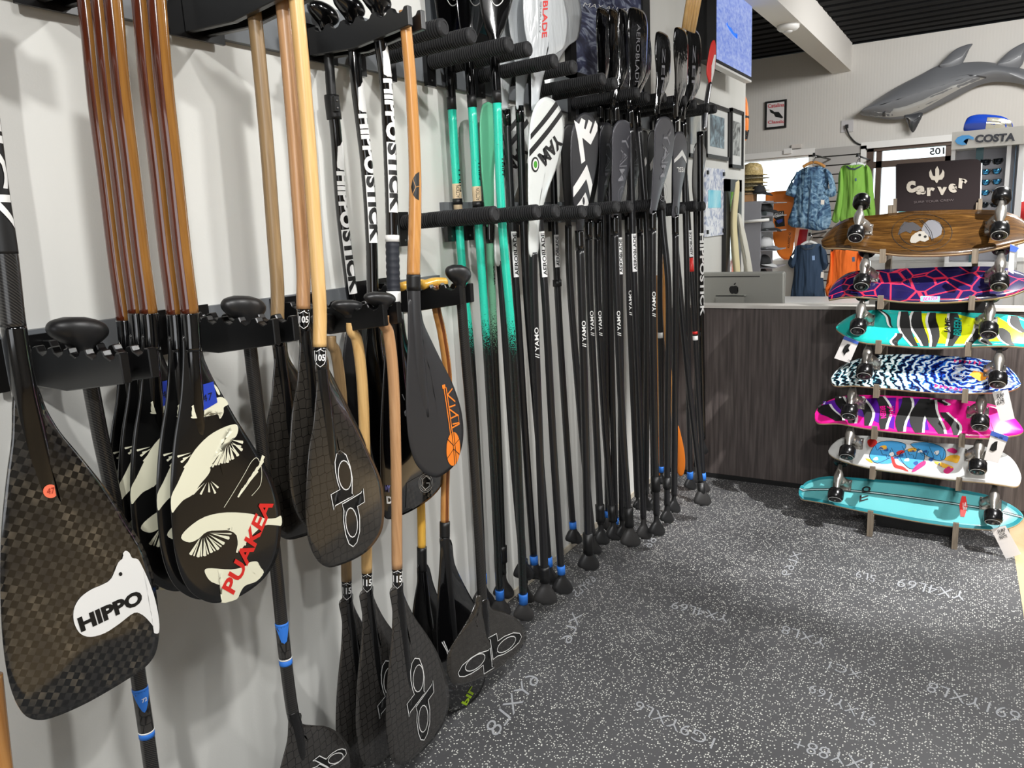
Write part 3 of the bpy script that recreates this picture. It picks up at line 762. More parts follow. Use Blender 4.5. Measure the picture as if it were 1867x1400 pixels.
r3 = copy_tree(tq, None, (0, 0, 0), 'grey-brown shafted honeycomb paddle nearest the wall, behind the pale wood one')
d3 = at(506, 592, x=.21) - at(583, 632, x=.33); r3.location = tq.location + d3
for r, mm in ((r2, 'palebrown'), (r3, 'brownwood')):
    for ch in r.children:
        if ch.name.startswith('shaft'): ch.data = ch.data.copy(); ch.data.materials[0] = M[mm]

# ---- 4. black lettered shafts and the matte blade
HS = [(0, .2), (.06, -.1), (.16, -.35), (.2, -.75), (.27, -.7), (.28, -.3), (.45, -.3), (.55, -.45), (.72, -.45), (.78, -1), (.92, -1), (.95, -.5), (1, -.6), (1, .6), (.8, .85), (.3, .8), (.1, .6)]
def strapline(pa, a, b, r, parent):
    L = b - a; wrap_shape(pa, 'hippo_print', a, a + L * .19, HS, r, 1.0, 1.15, M['white'], parent)
    pa.print('lettering', 'HIPPO', a + L * .20, a + L * .57, r, M['white'], parent, 1.15, .78, .05); box_and_text(pa, a + L * .58, b, r, parent)
def box_and_text(pa, a, b, r, parent):
    sg = pa.seg(a, b); V, Fc = [], []
    for i, c in enumerate(sg):
        tg = (sg[min(i + 1, len(sg) - 1)] - sg[max(i - 1, 0)]).normalized(); e1 = CAM - c; e1.z = 0; e1 = (e1 - e1.dot(tg) * tg).normalized(); e2 = e1.cross(tg)
        if e2.dot(_right()) < 0: e2 = -e2
        for k in range(7): th = -.38 + 2.35 * k / 6; V.append(c + (e1 * math.cos(th) + e2 * math.sin(th)) * (r + .0004))
    for i in range(len(sg) - 1):
        for k in range(6): Fc.append((i * 7 + k, i * 7 + k + 1, (i + 1) * 7 + k + 1, (i + 1) * 7 + k))
    mk('white_panel', V, Fc, M['white'], parent); pa.print('lettering', 'STICK', a + 2, b - 2, r + .0006, M['ink'], parent, 1.05, .80, .05)
def bumper(pa, py, r, parent, m): band(pa, py - 4, py + 4, r, m, parent, 'tape_band')
def big_grip(P, parent, m, ang=0, k=.9): return grip(P, Vector((0, 0, 1)), parent, m, 'grip', k)
xs = (.066, .153, .237, .322)
# 4a adjustable
pa = Path([(592, 50), (598, 90), (605, 180), (613, 250), (622, 380), (640, 530), (650, 590), (660, 700), (668, 760)], x=xs[0])
t = thing('outrigger_paddle', pa.at(760), 'black adjustable-shaft paddle with a clamp below the rack and white lettering', 'paddle')
shaft('upper_tube', pa, 62, 200, .0125, .0125, M['black'], t); shaft('shaft', pa, 195, 560, .0150, .0150, M['blackgloss'], t)
band(pa, 174, 218, .019, M['black'], t, 'clamp'); c = pa.at(190)
mk('clamp_lever', *box(c + Vector((.012, -.006, -.002)), (.010, .008, .018)), M['rackblack'], t, False)
for dz in (.006, -.012): mk('bolt', *lathe([(0, .0035), (.0015, .003)], c + Vector((.0225, -.006, dz)), Vector((1, -.3, 0)), 8), M['steel'], t)
strapline(pa, 258, 535, .0152, t)
sf = plane_x(xs[0], 650, 700); make_blade(sf, [(645, 560), (632, 605), (625, 660), (626, 720), (634, 780), (650, 840), (676, 880), (705, 890), (722, 850), (718, 780), (704, 700), (688, 640), (668, 600), (662, 560)], M['matteblade'], t, .008)
throat(pa, 555, 740, .015, M['matteblade'], t)
sf.text('lettering', 'D', (655, 775), (664, 778), (654, 762), mat('faint_print', (90, 90, 92), .5), t, .03)
palm(Vector((xs[0], 1.55, 1.955)), t, M['blackgloss'], 1.05)
# 4b
pa = Path([(638, 30), (645, 85), (650, 150), (668, 300), (677, 430), (680, 545), (684, 600), (700, 700), (720, 820)], x=xs[1])
t = thing('outrigger_paddle', pa.at(800), 'black curved paddle with white lettering down to a plain glossy black lower shaft', 'paddle')
shaft('shaft', pa, 50, 560, .0155, .0155, M['blackgloss'], t); strapline(pa, 150, 443, .0157, t)
sf = plane_x(xs[1], 700, 750); make_blade(sf, [(676, 560), (668, 620), (664, 690), (670, 780), (684, 850), (710, 900), (748, 905), (780, 880), (786, 830), (768, 760), (740, 690), (712, 630), (700, 560)], M['blackgloss'], t, .008)
throat(pa, 555, 780, .0155, M['blackgloss'], t)
palm(Vector((xs[1], 1.55, 1.957)), t, M['blackgloss'], 1.05)
# 4c
pa = Path([(686, 0), (693, 75), (703, 150), (711, 300), (715, 430), (718, 545), (722, 600), (735, 720), (755, 840)], x=xs[2])
t = thing('outrigger_paddle', pa.at(850), 'black lettered paddle with wrapped grip tape and round white crest on its carbon blade', 'paddle')
shaft('shaft', pa, 30, 560, .0155, .0155, M['blackgloss'], t); strapline(pa, 84, 388, .0157, t)
wp = M['gripwrap'] = mat('grip_wrap', (26, 30, 40), .6)
sg = pa.seg(440, 532); n = 26; prof = []; path = catmull(sg, 3)
V, Fc, MI = tube(path, [.0175 - .0012 * (i % 3 == 0) for i in range(len(path))], 16); mk('grip_wrap', V, Fc, wp, t)
band(pa, 429, 441, .0182, M['white'], t, 'tape_band'); band(pa, 531, 552, .0182, M['white'], t, 'tape_band')
sf = plane_x(xs[2], 740, 800)
make_blade(sf, [(708, 560), (703, 620), (698, 700), (694, 780), (694, 860), (697, 920), (703, 945), (722, 943), (752, 930), (785, 908), (806, 882), (812, 850), (806, 800), (790, 740), (765, 680), (742, 620), (732, 560)], M['blackgloss'], t, .0085)
throat(pa, 552, 800, .0155, M['blackgloss'], t)
sf.poly('checker_patch', [(738, 880), (770, 862), (800, 846), (809, 858), (804, 882), (785, 905), (752, 927), (738, 925)], M['check'], t)
pq4 = sf.pr; sf.pr = lambda p: pq4(p) + sf.n * .0006
circ = lambda cx, cy, rx, ry, n=20: [(cx + rx * math.cos(2 * math.pi * k / n), cy + ry * math.sin(2 * math.pi * k / n)) for k in range(n)]
sf.lines('crest', [circ(773, 880, 13, 17), circ(773, 880, 10.5, 14)], .0012, M['white'], t)
sf.lines('crest_mark', [[(781, 873), (774, 867), (767, 873), (766, 885), (773, 892), (780, 886), (780, 880), (774, 880)]], .003, M['white'], t, closed=False)
sf.text('lettering', 'D', (703, 918), (713, 918), (702, 904), M['white'], t, .05)
sf.text('lettering', 'MY', (700, 897), (709, 897), (700, 884), mat('violet_print', (120, 120, 190), .5), t, .03)
sf.text('lettering', 'VE', (729, 729), (741, 729), (728, 718), mat('faint_white', (180, 180, 182), .5), t, .02)
sf.text('lettering', 'e', (733, 759), (741, 759), (732, 747), MATS['faint_white'], t, .04)
palm(Vector((xs[2], 1.55, 1.957)), t, M['blackgloss'], 1.05)
# 4d matte blade, orange logo
pa = Path([(733, -40), (741, 60), (748, 140), (754, 240), (757, 330), (756, 420), (754, 505), (757, 590), (766, 680), (775, 740)], x=xs[3])
t = thing('outrigger_paddle', pa.at(800), 'honey wood shafted paddle with matte grey blade and orange letters', 'paddle')
shaft('shaft', pa, 20, 502, .0135, .0165, M['goldwood'], t); band(pa, 501, 530, .0175, M['black'], t, 'ferrule')
sf = plane_x(xs[3], 790, 700)
make_blade(sf, [(744, 575), (744, 620), (741, 690), (741, 750), (746, 805), (756, 840), (770, 859), (785, 868), (798, 870), (815, 860), (830, 845), (840, 820), (844, 795), (843, 765), (837, 735), (824, 698), (805, 660), (788, 625), (772, 590), (765, 560), (746, 545)], M['matteblade'], t, .009)
throat(pa, 525, 760, .0165, M['matteblade'], t)
o1 = [[(803, 704), (808, 702), (829, 842), (825, 846)]]
sf.polys('logo', [[(802, 702), (808, 700), (809, 707), (803, 709)]], M['orange'], t)
sf.lines('logo', [[(806, 708), (826, 845)], [(810, 706), (829, 843)], [(812, 720), (823, 708)], [(813, 720), (828, 732)], [(815, 742), (828, 738)], [(815, 745), (834, 758)],
                  [(819, 762), (833, 756), (835, 770), (822, 773)], [(820, 780), (836, 772)]], .0042, M['orange'], t, closed=False)
pr5 = sf.pr
bk = circ(824, 818, 13.5, 31, 22)
sf.poly('basket_logo', bk, M['orange'], t); sf.pr = lambda p: pr5(p) + sf.n * .0006
sf.lines('basket_lines', [[(820, 787), (828, 849)], [(824, 787), (831, 846)], [(812, 800), (824, 812), (835, 800)], [(812, 836), (824, 818), (836, 828)]], .0022, M['ink'], t, closed=False)
cp = pa.at(340); e1 = (CAM - cp); e1.z = 0; e1.normalize()
sg = Surf(cp + e1 * .0155, pa.dir(340), e1.cross(pa.dir(340)))
def prs(p, c=cp, tg=pa.dir(340), e1=e1, e2=sg.w, r=.0160):
    d = p - c; s = d.dot(tg); q = d.dot(e2); th = q / r; return c + tg * s + (e1 * math.cos(th) + e2 * math.sin(th)) * (r + .0003)
sg.pr = prs; sg.poly('half_basket', [(765, 312), (758, 316), (752, 326), (749, 340), (752, 353), (758, 361), (764, 364)], M['ink'], t)
sg.pr = lambda p: prs(p, r=.0166)
sg.lines('half_basket_lines', [[(752, 322), (758, 340), (751, 356)], [(758, 340), (765, 338)]], .002, M['goldwood'], t, closed=False)

# ---- 5. lower row
def hang_grip(P, parent, m, k=.95, flat=1.0): return palm(P - Vector((0, 0, .004)), parent, m, k * 1.08, flat)
bigogrip = 1.0
# 5a behind the hippo blade
def ratio_sticker(pa, a, b, r, parent):
    band(pa, a, b, r + .0006, M['hexcarbon2'], parent, 'carbon_sleeve'); band(pa, a, a + 6, r + .0009, M['bluetape2'], parent, 'blue_band')
    band(pa, b - 10, b, r + .0009, M['bluetape2'], parent, 'blue_band'); band(pa, b - 12, b - 9.5, r + .0011, M['white'], parent, 'white_line')
    c = pa.at((a + b) / 2); tg = pa.dir((a + b) / 2); e1 = CAM - c; e1.z = 0; e1 = (e1 - e1.dot(tg) * tg).normalized(); e2 = e1.cross(tg)
    if e2.dot(_right()) < 0: e2 = -e2
    V, Fc = [], []; A = pa.seg(a + 4, a + (b - a) * .45)
    for i, q in enumerate(A):
        w = 1.25 * (1 - i / (len(A) - 1))
        for k in range(5): th = .1 + w * (k / 2 - 1); V.append(q + (e1 * math.cos(th) + e2 * math.sin(th)) * (r + .0014))
    for i in range(len(A) - 1):
        for k in range(4): Fc.append((i * 5 + k, i * 5 + k + 1, (i + 1) * 5 + k + 1, (i + 1) * 5 + k))
    mk('blue_triangle', V, Fc, M['bluetape2'], parent)
    sfz = Surf(c + e1 * r, tg, e2)
    def pr(p): d = p - c; s = d.dot(tg); th = d.dot(e2) / r; return c + tg * s + (e1 * math.cos(th) + e2 * math.sin(th)) * (r + .0020)
    sfz.pr = pr; return sfz
pa = Path([(150, 620), (158, 660), (165, 700), (184, 800), (205, 900), (230, 1060), (252, 1231), (265, 1320), (276, 1400), (290, 1500), (296, 1540)], x=.19)
t = thing('outrigger_paddle', pa.at(1500), 'black carbon shaft with blue triangle label running down behind the hippo blade', 'paddle')
shaft('shaft', pa, 636, 1480, .0135, .0140, M['carbonshaft'], t)
hang_grip(pa.at(640), t, M['rubbergrip'], 1.0)
sfz = ratio_sticker(pa, 1252, 1342, .0138, t); sfz.text('lettering', '72', (259, 1281), (268, 1277), (258, 1274), M['white'], t, .02)
sf = plane_x(.19, 300, 1560); make_blade(sf, [(280, 1480), (262, 1540), (250, 1640), (270, 1740), (330, 1750), (380, 1700), (385, 1620), (350, 1540), (305, 1490)], M['hexcarbon'], t, .008)
# 5b
pa = Path([(451, 575), (457, 640), (480, 830), (500, 1000), (518, 1180), (532, 1290), (542, 1330), (552, 1390)], x=.23)
t = thing('outrigger_paddle', pa.at(1390), 'black carbon shaft with blue label and a wide carbon blade at the bottom edge', 'paddle')
shaft('shaft', pa, 590, 1300, .0135, .0140, M['carbonshaft'], t); hang_grip(pa.at(592), t, M['rubbergrip'], 1.0)
ratio_sticker(pa, 1134, 1210, .0138, t)
sf = plane_x(.23, 570, 1380)
make_blade(sf, [(526, 1318), (524, 1350), (514, 1390), (503, 1440), (510, 1490), (540, 1505), (590, 1490), (630, 1450), (641, 1400), (640, 1370), (625, 1343), (598, 1325), (570, 1322), (550, 1318), (548, 1300), (528, 1300)], M['hexcarbon2'], t, .008)
throat(pa, 1295, 1390, .0140, M['finecarbon'], t)
fb = affine([(805, 452), (900, 1105), (745, 750)], [(628, 1366), (548, 1420), (578, 1376)])
oval_logo(sf, fb, t)
# 5c three bent wood shafts
bl11 = [(712, 1075), (714, 1100), (716, 1120), (714, 1164), (709, 1212), (705, 1266), (704, 1320), (708, 1360), (714, 1384), (728, 1396), (744, 1392), (768, 1371), (792, 1344), (811, 1312), (818, 1282), (817, 1253), (808, 1218), (795, 1186), (776, 1154), (757, 1127), (744, 1103), (735, 1080), (733, 1060)]
f11 = affine([(805, 452), (900, 1105), (745, 750)], [(752, 1198.5), (771, 1348), (738.5, 1282)])
px11 = [(699, 575), (700, 591), (708, 607), (715, 660), (719, 725), (721, 800), (723, 900), (724, 1036), (727, 1090), (738, 1180), (748, 1260)]
t11, p11, s11 = qb(px11, bl11, .32, M['palebrown'], 1036, 'orange-brown bent-shaft paddle with outlined logo, frontmost of the low trio', f11, '115', (575, 1260), .0135, bm_='hexcarbon2')
gg = hang_grip(at(697, 562, x=.32), t11, M['rubbergrip'], .95, .7)
c2_ = copy_tree(t11, None, at(669, 1043, x=.24) - at(724, 1036, x=.32) + Vector((0, .0, 0)), 'pinkish bent wood shaft paddle in the middle of the low trio')
c3_ = copy_tree(t11, None, at(632, 1058, x=.175) - at(724, 1036, x=.32), 'golden-brown bent wood shaft paddle nearest the wall in the low trio')
for r, mm in ((c2_, 'palewood'), (c3_, 'brownwood')):
    for ch in r.children:
        if ch.name.startswith('shaft'): ch.data = ch.data.copy(); ch.data.materials[0] = M[mm]
# 5d yellow T-grip paddles
def tgrip(c, parent, m, half=.05):
    V, Fc, MI = tube(catmull([c + Vector((0, -half, .0)), c + Vector((0, 0, .004)), c + Vector((0, half, 0))], 6), .0125, 12); return mk('grip', V, Fc, m, parent)
M['yellowwood'] = wood('yellow_wood', (232, 184, 78), (214, 160, 58), .3, .4)
pa = Path([(750, 520), (753, 600), (758, 760), (767, 911), (769, 998), (770, 1040), (777, 1100), (786, 1150)], x=.16)
t = thing('outrigger_paddle', pa.at(1150), 'yellow wood shafted paddle with a black blade behind the low trio', 'paddle')
shaft('shaft', pa, 522, 998, .0125, .0125, M['yellowwood'], t); tgrip(at(752, 520, x=.16), t, M['yellowwood']); band(pa, 997, 1040, .0145, M['black'], t, 'ferrule')
sf = plane_x(.16, 780, 1150); make_blade(sf, [(762, 1030), (761, 1060), (755, 1095), (751, 1140), (752, 1200), (760, 1250), (780, 1280), (810, 1270), (826, 1230), (822, 1170), (806, 1110), (790, 1065), (780, 1030)], M['finecarbon'], t, .007); throat(pa, 1035, 1150, .014, M['blackgloss'], t)
pa = Path([(791, 518), (796, 564), (806, 610), (816, 685), (816, 780), (812, 874), (811, 952), (812, 1010), (820, 1090), (830, 1180)], x=.24)
t = thing('outrigger_paddle', pa.at(1180), 'dark-striped bent wood paddle with green letters on its black blade', 'paddle')
seg = pa.seg(520, 952); V, Fc, MI = tube(seg, .0125, 16, split=lambda fr: 1 if (.82 < fr < .9 or .02 < fr < .10) else 0)
mk('shaft', V, Fc, [M['goldwood'], M['darkstripe']], t, True, MI); tgrip(at(791, 517, x=.24), t, M['yellowwood']); band(pa, 951, 978, .0150, M['black'], t, 'ferrule')
sf = plane_x(.24, 830, 1180)
make_blade(sf, [(803, 1000), (801, 1040), (797, 1100), (797, 1160), (800, 1220), (808, 1268), (822, 1292), (838, 1291), (860, 1281), (880, 1252), (890, 1210), (893, 1170), (882, 1130), (862, 1095), (843, 1060), (828, 1025), (822, 985), (803, 980)], M['blackgloss'], t, .008); throat(pa, 975, 1180, .0145, M['black'], t)
sf.text('lettering', 'PIL', (839, 1281), (857, 1250), (849, 1286), mat('lime_print', (190, 230, 40), .5), t, .03)
sf.lines('white_arc', [[(804, 1170), (812, 1185), (822, 1220), (830, 1253)], [(807, 1168), (818, 1195), (830, 1253)]], .003, M['white'], t, closed=False)
# 5e right paddle with landscape logo
pa = Path([(838, 505), (842, 560), (850, 660), (862, 800), (872, 960), (880, 1095), (884, 1130), (888, 1165)], x=.325)
t = thing('outrigger_paddle', pa.at(1160), 'round carbon-bladed paddle with black grip, hanging in front of the teal shafts', 'paddle')
shaft('shaft', pa, 520, 1098, .0135, .0145, M['carbonshaft'], t); hang_grip(pa.at(522), t, M['rubbergrip'], .95)
sf = plane_x(.325, 880, 1180)
make_blade(sf, [(866, 1100), (862, 1110), (854, 1128), (835, 1159), (819, 1186), (815, 1207), (817, 1229), (824, 1245), (837, 1250), (862, 1243), (888, 1231), (915, 1215), (942, 1191), (957, 1170), (959, 1154), (950, 1137), (937, 1124), (915, 1114), (895, 1108), (889, 1090), (870, 1085)], M['hexcarbon'], t, .008)
throat(pa, 1090, 1165, .0145, M['finecarbon'], t)
fe = affine([(805, 452), (900, 1105), (745, 750)], [(833, 1226), (949, 1160), (880, 1228)])
oval_logo(sf, fe, t, .0026)
# 5f sliver of a wood shaft at the bottom left
pa = Path([(-14, 1230), (-2, 1340), (6, 1410), (14, 1480)], x=.2)
t = thing('outrigger_paddle', pa.at(1480), 'orange wood paddle shaft entering at the bottom left corner', 'paddle'); shaft('shaft', pa, 1232, 1478, .0145, .0145, M['goldwood'], t)

# ================================================================== STAND-UP PADDLES (blades up in the pegs, grips near the floor)
M['tealfade'] = fade_mat('teal_fading_shaft', (44, 200, 172), 1.02, 1.18)
M['palefade'] = fade_mat('pale_green_fading_shaft', (122, 186, 152), 1.0, 1.2)
M['bagblack'] = mat('bagged_black', (10, 10, 11), .1, coat=1.0)
for k_ in ('bagblack', 'bagwhite'):
    t = NT(M[k_] if k_ in M else mat('bagged_black', (10, 10, 11), .1, coat=1.0)); nz = t.n('ShaderNodeTexNoise', i_Scale=9.0, i_Detail=3.0, i_Distortion=1.2); t.l(t.coords((1, 2.2, .7)), nz.inputs['Vector'])
    b = t.n('ShaderNodeBump'); b.inputs['Strength'].default_value = .16; b.inputs['Distance'].default_value = .02; t.l(nz.outputs[0], b.inputs['Height']); t.l(b.outputs[0], t.b.inputs['Coat Normal']); t.l(b.outputs[0], t.b.inputs['Normal'])
M['outline'] = mat('outline_print', (128, 128, 134), .45)
M['sticker'] = mat('sticker_white', (238, 238, 238), .4)
def up_blade(nx, ny, tx, ty, W, sq=0.0, hw=4, skew=0):
    """picture outline of a blade that stands above the shaft; sq = how square the tip is"""
    L = ny - ty; out = []
    prof = [(0, hw / W), (.1, hw / W * 1.3), (.22, .24), (.4, .36), (.6, .46), (.78, .5), (.9, .46 + .02 * sq), (.97, .3 + .18 * sq), (1, .12 + .25 * sq)]
    cx = lambda f: nx + (tx - nx) * min(1, f * 1.5) ** 1.0
    for f, w in prof: out.append((cx(f) - w * W, ny - L * f + (skew if f > .85 else 0)))
    for f, w in prof[::-1]: out.append((cx(f) + w * W, ny - L * f - (skew if f > .85 else 0)))
    return out
SUPS = []
def sup(label, pts, gb, zg=.085, blade=None, bmat=None, smat='blackshaft', r=.0135, tape=None, adapter=None, y0=None, top_black=None, group=None, T=.008, necklen=60, plain_top=False):
    """pts: shaft centre line in the picture, top to bottom; gb: bottom of the grip"""
    y = y0 if y0 is not None else at(gb[0], gb[1], z=zg).y
    pa = Path(pts, y=y); ytop, ybot = pts[0][1], pts[-1][1]
    Pg = at(gb[0], gb[1], y=y); d = pa.dir(ybot - 12, 8)
    t = thing('sup_paddle', Pg, label, 'paddle', group)
    glen = max(.06, (Pg - pa.at(ybot)).length)
    k = min(1.0, glen / .112)
    a = ytop
    if top_black: band(pa, ytop, top_black, r * 1.08, M['blackgloss'], t, 'ferrule'); a = top_black - 1
    shaft('shaft', pa, a, ybot, r, r, M[smat], t)
    grip(pa.at(ybot) - d * .002, d, t, M['gripsoft'] if zg < .09 else M['rubbergrip'], k=k * 1.02, r0=r, wdir=Vector((.62, .78, 0)))
    if tape: band(pa, tape[0], tape[1], r * 1.14, M['bluetape2'], t, 'blue_tape')
    if adapter: band(pa, adapter[0], adapter[1], r * 1.35, M['black'], t, 'clamp')
    sf = None
    if blade:
        n0 = pa.at(ytop + 2); up = -pa.dir(ytop + 14, 10)
        sf = Surf(n0, up, (0, 1, 0)); make_blade(sf, blade, M[bmat], t, T)
    SUPS.append(t); t['y0'] = 0; del t['y0']
    return t, pa, sf
def aero(pa, a, b, r, t, txt='AEROBLADE'):
    sg = pa.seg(a, b); V, Fc = [], []
    for i, c in enumerate(sg):
        tg = (sg[min(i + 1, len(sg) - 1)] - sg[max(i - 1, 0)]).normalized(); e1 = CAM - c; e1.z = 0; e1 = (e1 - e1.dot(tg) * tg).normalized(); e2 = e1.cross(tg)
        if e2.dot(_right()) < 0: e2 = -e2
        for k in range(5): th = -.35 + 1.7 * k / 4; V.append(c + (e1 * math.cos(th) + e2 * math.sin(th)) * (r + .0005))
    for i in range(len(sg) - 1):
        for k in range(4): Fc.append((i * 5 + k, i * 5 + k + 1, (i + 1) * 5 + k + 1, (i + 1) * 5 + k))
    mk('sticker', V, Fc, M['sticker'], t); pa.print('lettering', txt, a + 3, b - 3, r + .0007, M['ink'], t, .5, .55, .02, down=False)
def yamo_mark(pa, y0, r, t, h=50, m='white'):
    pa.print('lettering', '// YAMO', y0 - h, y0, r, M[m], t, .5, .35, .02, down=False)

# three teal ones, stacked outwards on the same pegs; black blades with white ovals above
def oval_lines(cx, cy, w, h): return [[(cx - w * .5, cy - h), (cx - w * .45, cy - .1 * h), (cx - w * .15, cy + h * .35), (cx + w * .15, cy + .2 * h), (cx + w * .4, cy - h * .3), (cx + w * .5, cy - h)]]
for lb, pts, gb, tp, zg, blx in (
    ('leftmost teal shafted paddle, fading to black, closest to the wall', [(820, 112), (824, 200), (842, 480), (858, 640), (871, 860), (880, 1058)], (888, 1108), (1046, 1064), .10, 832),
    ('middle one of the three bright teal shafted paddles', [(853, 95), (861, 196), (872, 400), (888, 640), (900, 850), (911, 1078)], (921, 1124), (1075, 1092), .08, 873),
    ('frontmost bright teal shafted paddle', [(900, 88), (906, 188), (915, 400), (935, 640), (946, 880), (954, 1086)], (955, 1130), (1082, 1100), .08, 912)):
    t, pa, sf = sup(lb, pts, gb, zg, up_blade(pts[0][0], pts[0][1] + 6, blx - 6, -110, 76, .3, 7), 'blackgloss', 'tealfade', .0140, tp, None, None, pts[1][1], T=.009)
    band(pa, pts[1][1] - 22, pts[1][1], .0152, M['black'], t, 'ferrule_wrap')
    yy = 2 if blx != 912 else -2
    sf.lines('oval_outline', [[(blx - 21, -40), (blx - 22, -8), (blx - 14, 10), (blx - 4, 8), (blx + 4, -6), (blx + 8, -40)], [(blx - 16, -40), (blx - 15, -12), (blx - 10, 0), (blx - 4, -6), (blx + 1, -40)]], .003, M['white'], t, closed=False, smooth_n=3)
    if blx != 912: sf.poly('blue_wedge', [(blx + 18, 8), (blx + 26, -6), (blx + 30, 20), (blx + 22, 62), (blx + 15, 56), (blx + 14, 30)], mat('blade_blue', (84, 96, 200), .35), t)
    if blx != 912: sf.poly('teal_patch', [(blx + 4, -30), (blx + 10, -30), (blx + 10, 4), (blx + 7, 10), (blx + 4, 4)], mat('blade_teal', (96, 176, 150), .35), t)
    pa.print('lettering', 'THIN', pts[2][1] - 175 if blx == 832 else pts[1][1] + 98, (pts[2][1] - 130 if blx == 832 else pts[1][1] + 132), .0142, M['ink'], t, .35, 1.0, .02)
    if blx != 912:
        a = 335 if blx == 832 else 340
        band(pa, a, a + 55, .0147, M['tan'], t, 'kraft_label'); band(pa, a + 27, a + 38, .0165, M['black'], t, 'strap')
        pa.print('lettering', 'ACTION', a + 3, a + 26, .0149, M['ink'], t, .4, .2, .0, down=False)
# pale green translucent one
t, pa, sf = sup('pale green paddle with translucent blade between the teal shafts', [(892, 405), (893, 445), (900, 600), (910, 850), (917, 1045)], (920, 1090), y0=2.24,
    blade=[(886, 187), (878, 196), (875, 230), (877, 300), (882, 360), (887, 412), (897, 412), (903, 370), (905, 300), (904, 230), (900, 196), (893, 187)], bmat='palegreen', smat='palefade', adapter=(995, 1024), top_black=443)
pa.print('lettering', 'SUPER', 485, 520, .0138, M['ink'], t, .3, .9, .02)
t, pa, sf = sup('black adjustable shaft hidden behind the frontmost teal paddle', [(908, 330), (925, 600), (942, 850), (957, 1062)], (967, 1100), y0=2.37, adapter=(1020, 1052))

# bagged white blades on the upper pegs
bw = [(1000, -42), (975, -44), (957, -22), (954, 10), (957, 54), (963, 86), (968, 129), (969, 170), (970, 200), (981, 200), (984, 175), (988, 150), (996, 124), (1012, 100), (1030, 84), (1036, 43), (1031, 8), (1022, -20)]
def shiftp(pts, dx, dy, k=1.0): return [(p[0] * 1.0 + dx, p[1] + dy) for p in pts]
d = [('white bagged blade paddle with red lettering, nearest the dark sea poster', [(976, 196), (984, 400), (995, 560), (1008, 800), (1023, 1036)], (1026, 1082), (1031, 1046), 0, .09),
     ('second bagged white blade paddle, half behind the red-lettered one', [(947, 193), (955, 420), (962, 560), (982, 800), (1000, 1024)], (1010, 1065), (1015, 1032), -28, .12),
     ('third bagged white blade paddle, nearest the teal shafts', [(923, 200), (934, 420), (943, 560), (958, 800), (973, 1014)], (974, 1054), (1013, 1028), -56, .14)]
for i, (lb, pts, gb, tp, dx, zg) in enumerate(d):
    t, pa, sf = sup(lb, pts, gb, zg, shiftp(bw, dx, -2 if dx else 0), 'bagwhite', 'blackshaft', .0135, tp, T=.010, top_black=pts[0][1] + 30)
    if i == 0:
        sf.text('lettering', 'AEROBLADE', (989, -60), (984, 70), (998, -60), M['red'], t, .02)
        sf.text('lettering', 'STATION QUALITY', (984, -60), (979, 62), (987, -60), mat('grey_print', (110, 112, 116), .5), t, .0)
    if i != 1: aero(pa, 422, 505, .0136, t)
t, pa, sf = sup('bagged white paddle at the right of the white group, strapped with a black velcro tie', [(1000, 180), (1008, 300), (1012, 420), (1018, 560), (1033, 800), (1044, 952)], (1047, 990), .12,
                shiftp(bw, 24, -16), 'bagwhite', 'blackshaft', .0135, (951, 963), T=.010)
aero(pa, 428, 487, .0136, t); band(pa, 510, 522, .0175, M['black'], t, 'velcro_strap')

# white blades with black stripes on the lower pegs
wb = [(996, 177), (982, 184), (973, 200), (967, 225), (964, 262), (963, 300), (963, 350), (964, 400), (965, 463), (980, 463), (983, 410), (990, 376), (1002, 338), (1016, 300), (1026, 258), (1028, 232), (1024, 205), (1013, 186)]
for lb, dx, dy, pts, gb, zg in (('front white paddle blade with two black stripes and a green-centred ring', 0, 0, [(972, 460), (974, 560), (985, 850), (993, 1050)], (997, 1101), .085),
                                ('rear white blade with two black stripes, behind the teal shaft', -62, 16, [(912, 476), (918, 560), (938, 850), (952, 1010)], (958, 1056), .16)):
    t, pa, sf = sup(lb, pts, gb, zg, shiftp(wb, dx, dy), 'whitegloss', 'blackshaft', .0145, None, (1033, 1060) if not dx else None, T=.008)
    q = lambda P: [(400 * 0 + 760 + a / 4.6675 + dx, b / 4.6675 + dy) for a, b in P]
    sf.poly('black_stripe', q([(962, 1190), (962, 1140), (1178, 862), (1200, 900)]), M['ink'], t)
    sf.poly('black_stripe', q([(952, 1335), (952, 1275), (1222, 935), (1238, 975)]), M['ink'], t)
    sf.text('lettering', 'YAM', (1013 + dx, 241 + dy), (977 + dx, 283 + dy), (1026 + dx, 262 + dy), M['ink'], t, .05)
    sf.poly('ring', [(973.5 + 6.5 * math.cos(a) + dx, 300 + 14 * math.sin(a) + dy) for a in [k * math.pi / 10 for k in range(20)]], M['ink'], t)
    p0 = sf.pr; sf.pr = lambda p, p0=p0, n=sf.n: p0(p) + n * .0006
    sf.poly('ring_white', circ(973.5 + dx, 300 + dy, 4.6, 10.5), M['white'], t)
    sf.pr = lambda p, p0=p0, n=sf.n: p0(p) + n * .0012
    sf.poly('ring_centre', circ(973.5 + dx, 300 + dy, 3, 6.5), mat('green_print', (70, 160, 40), .5), t)
    if not dx: yamo_mark(pa, 652, .0147, t, 56)
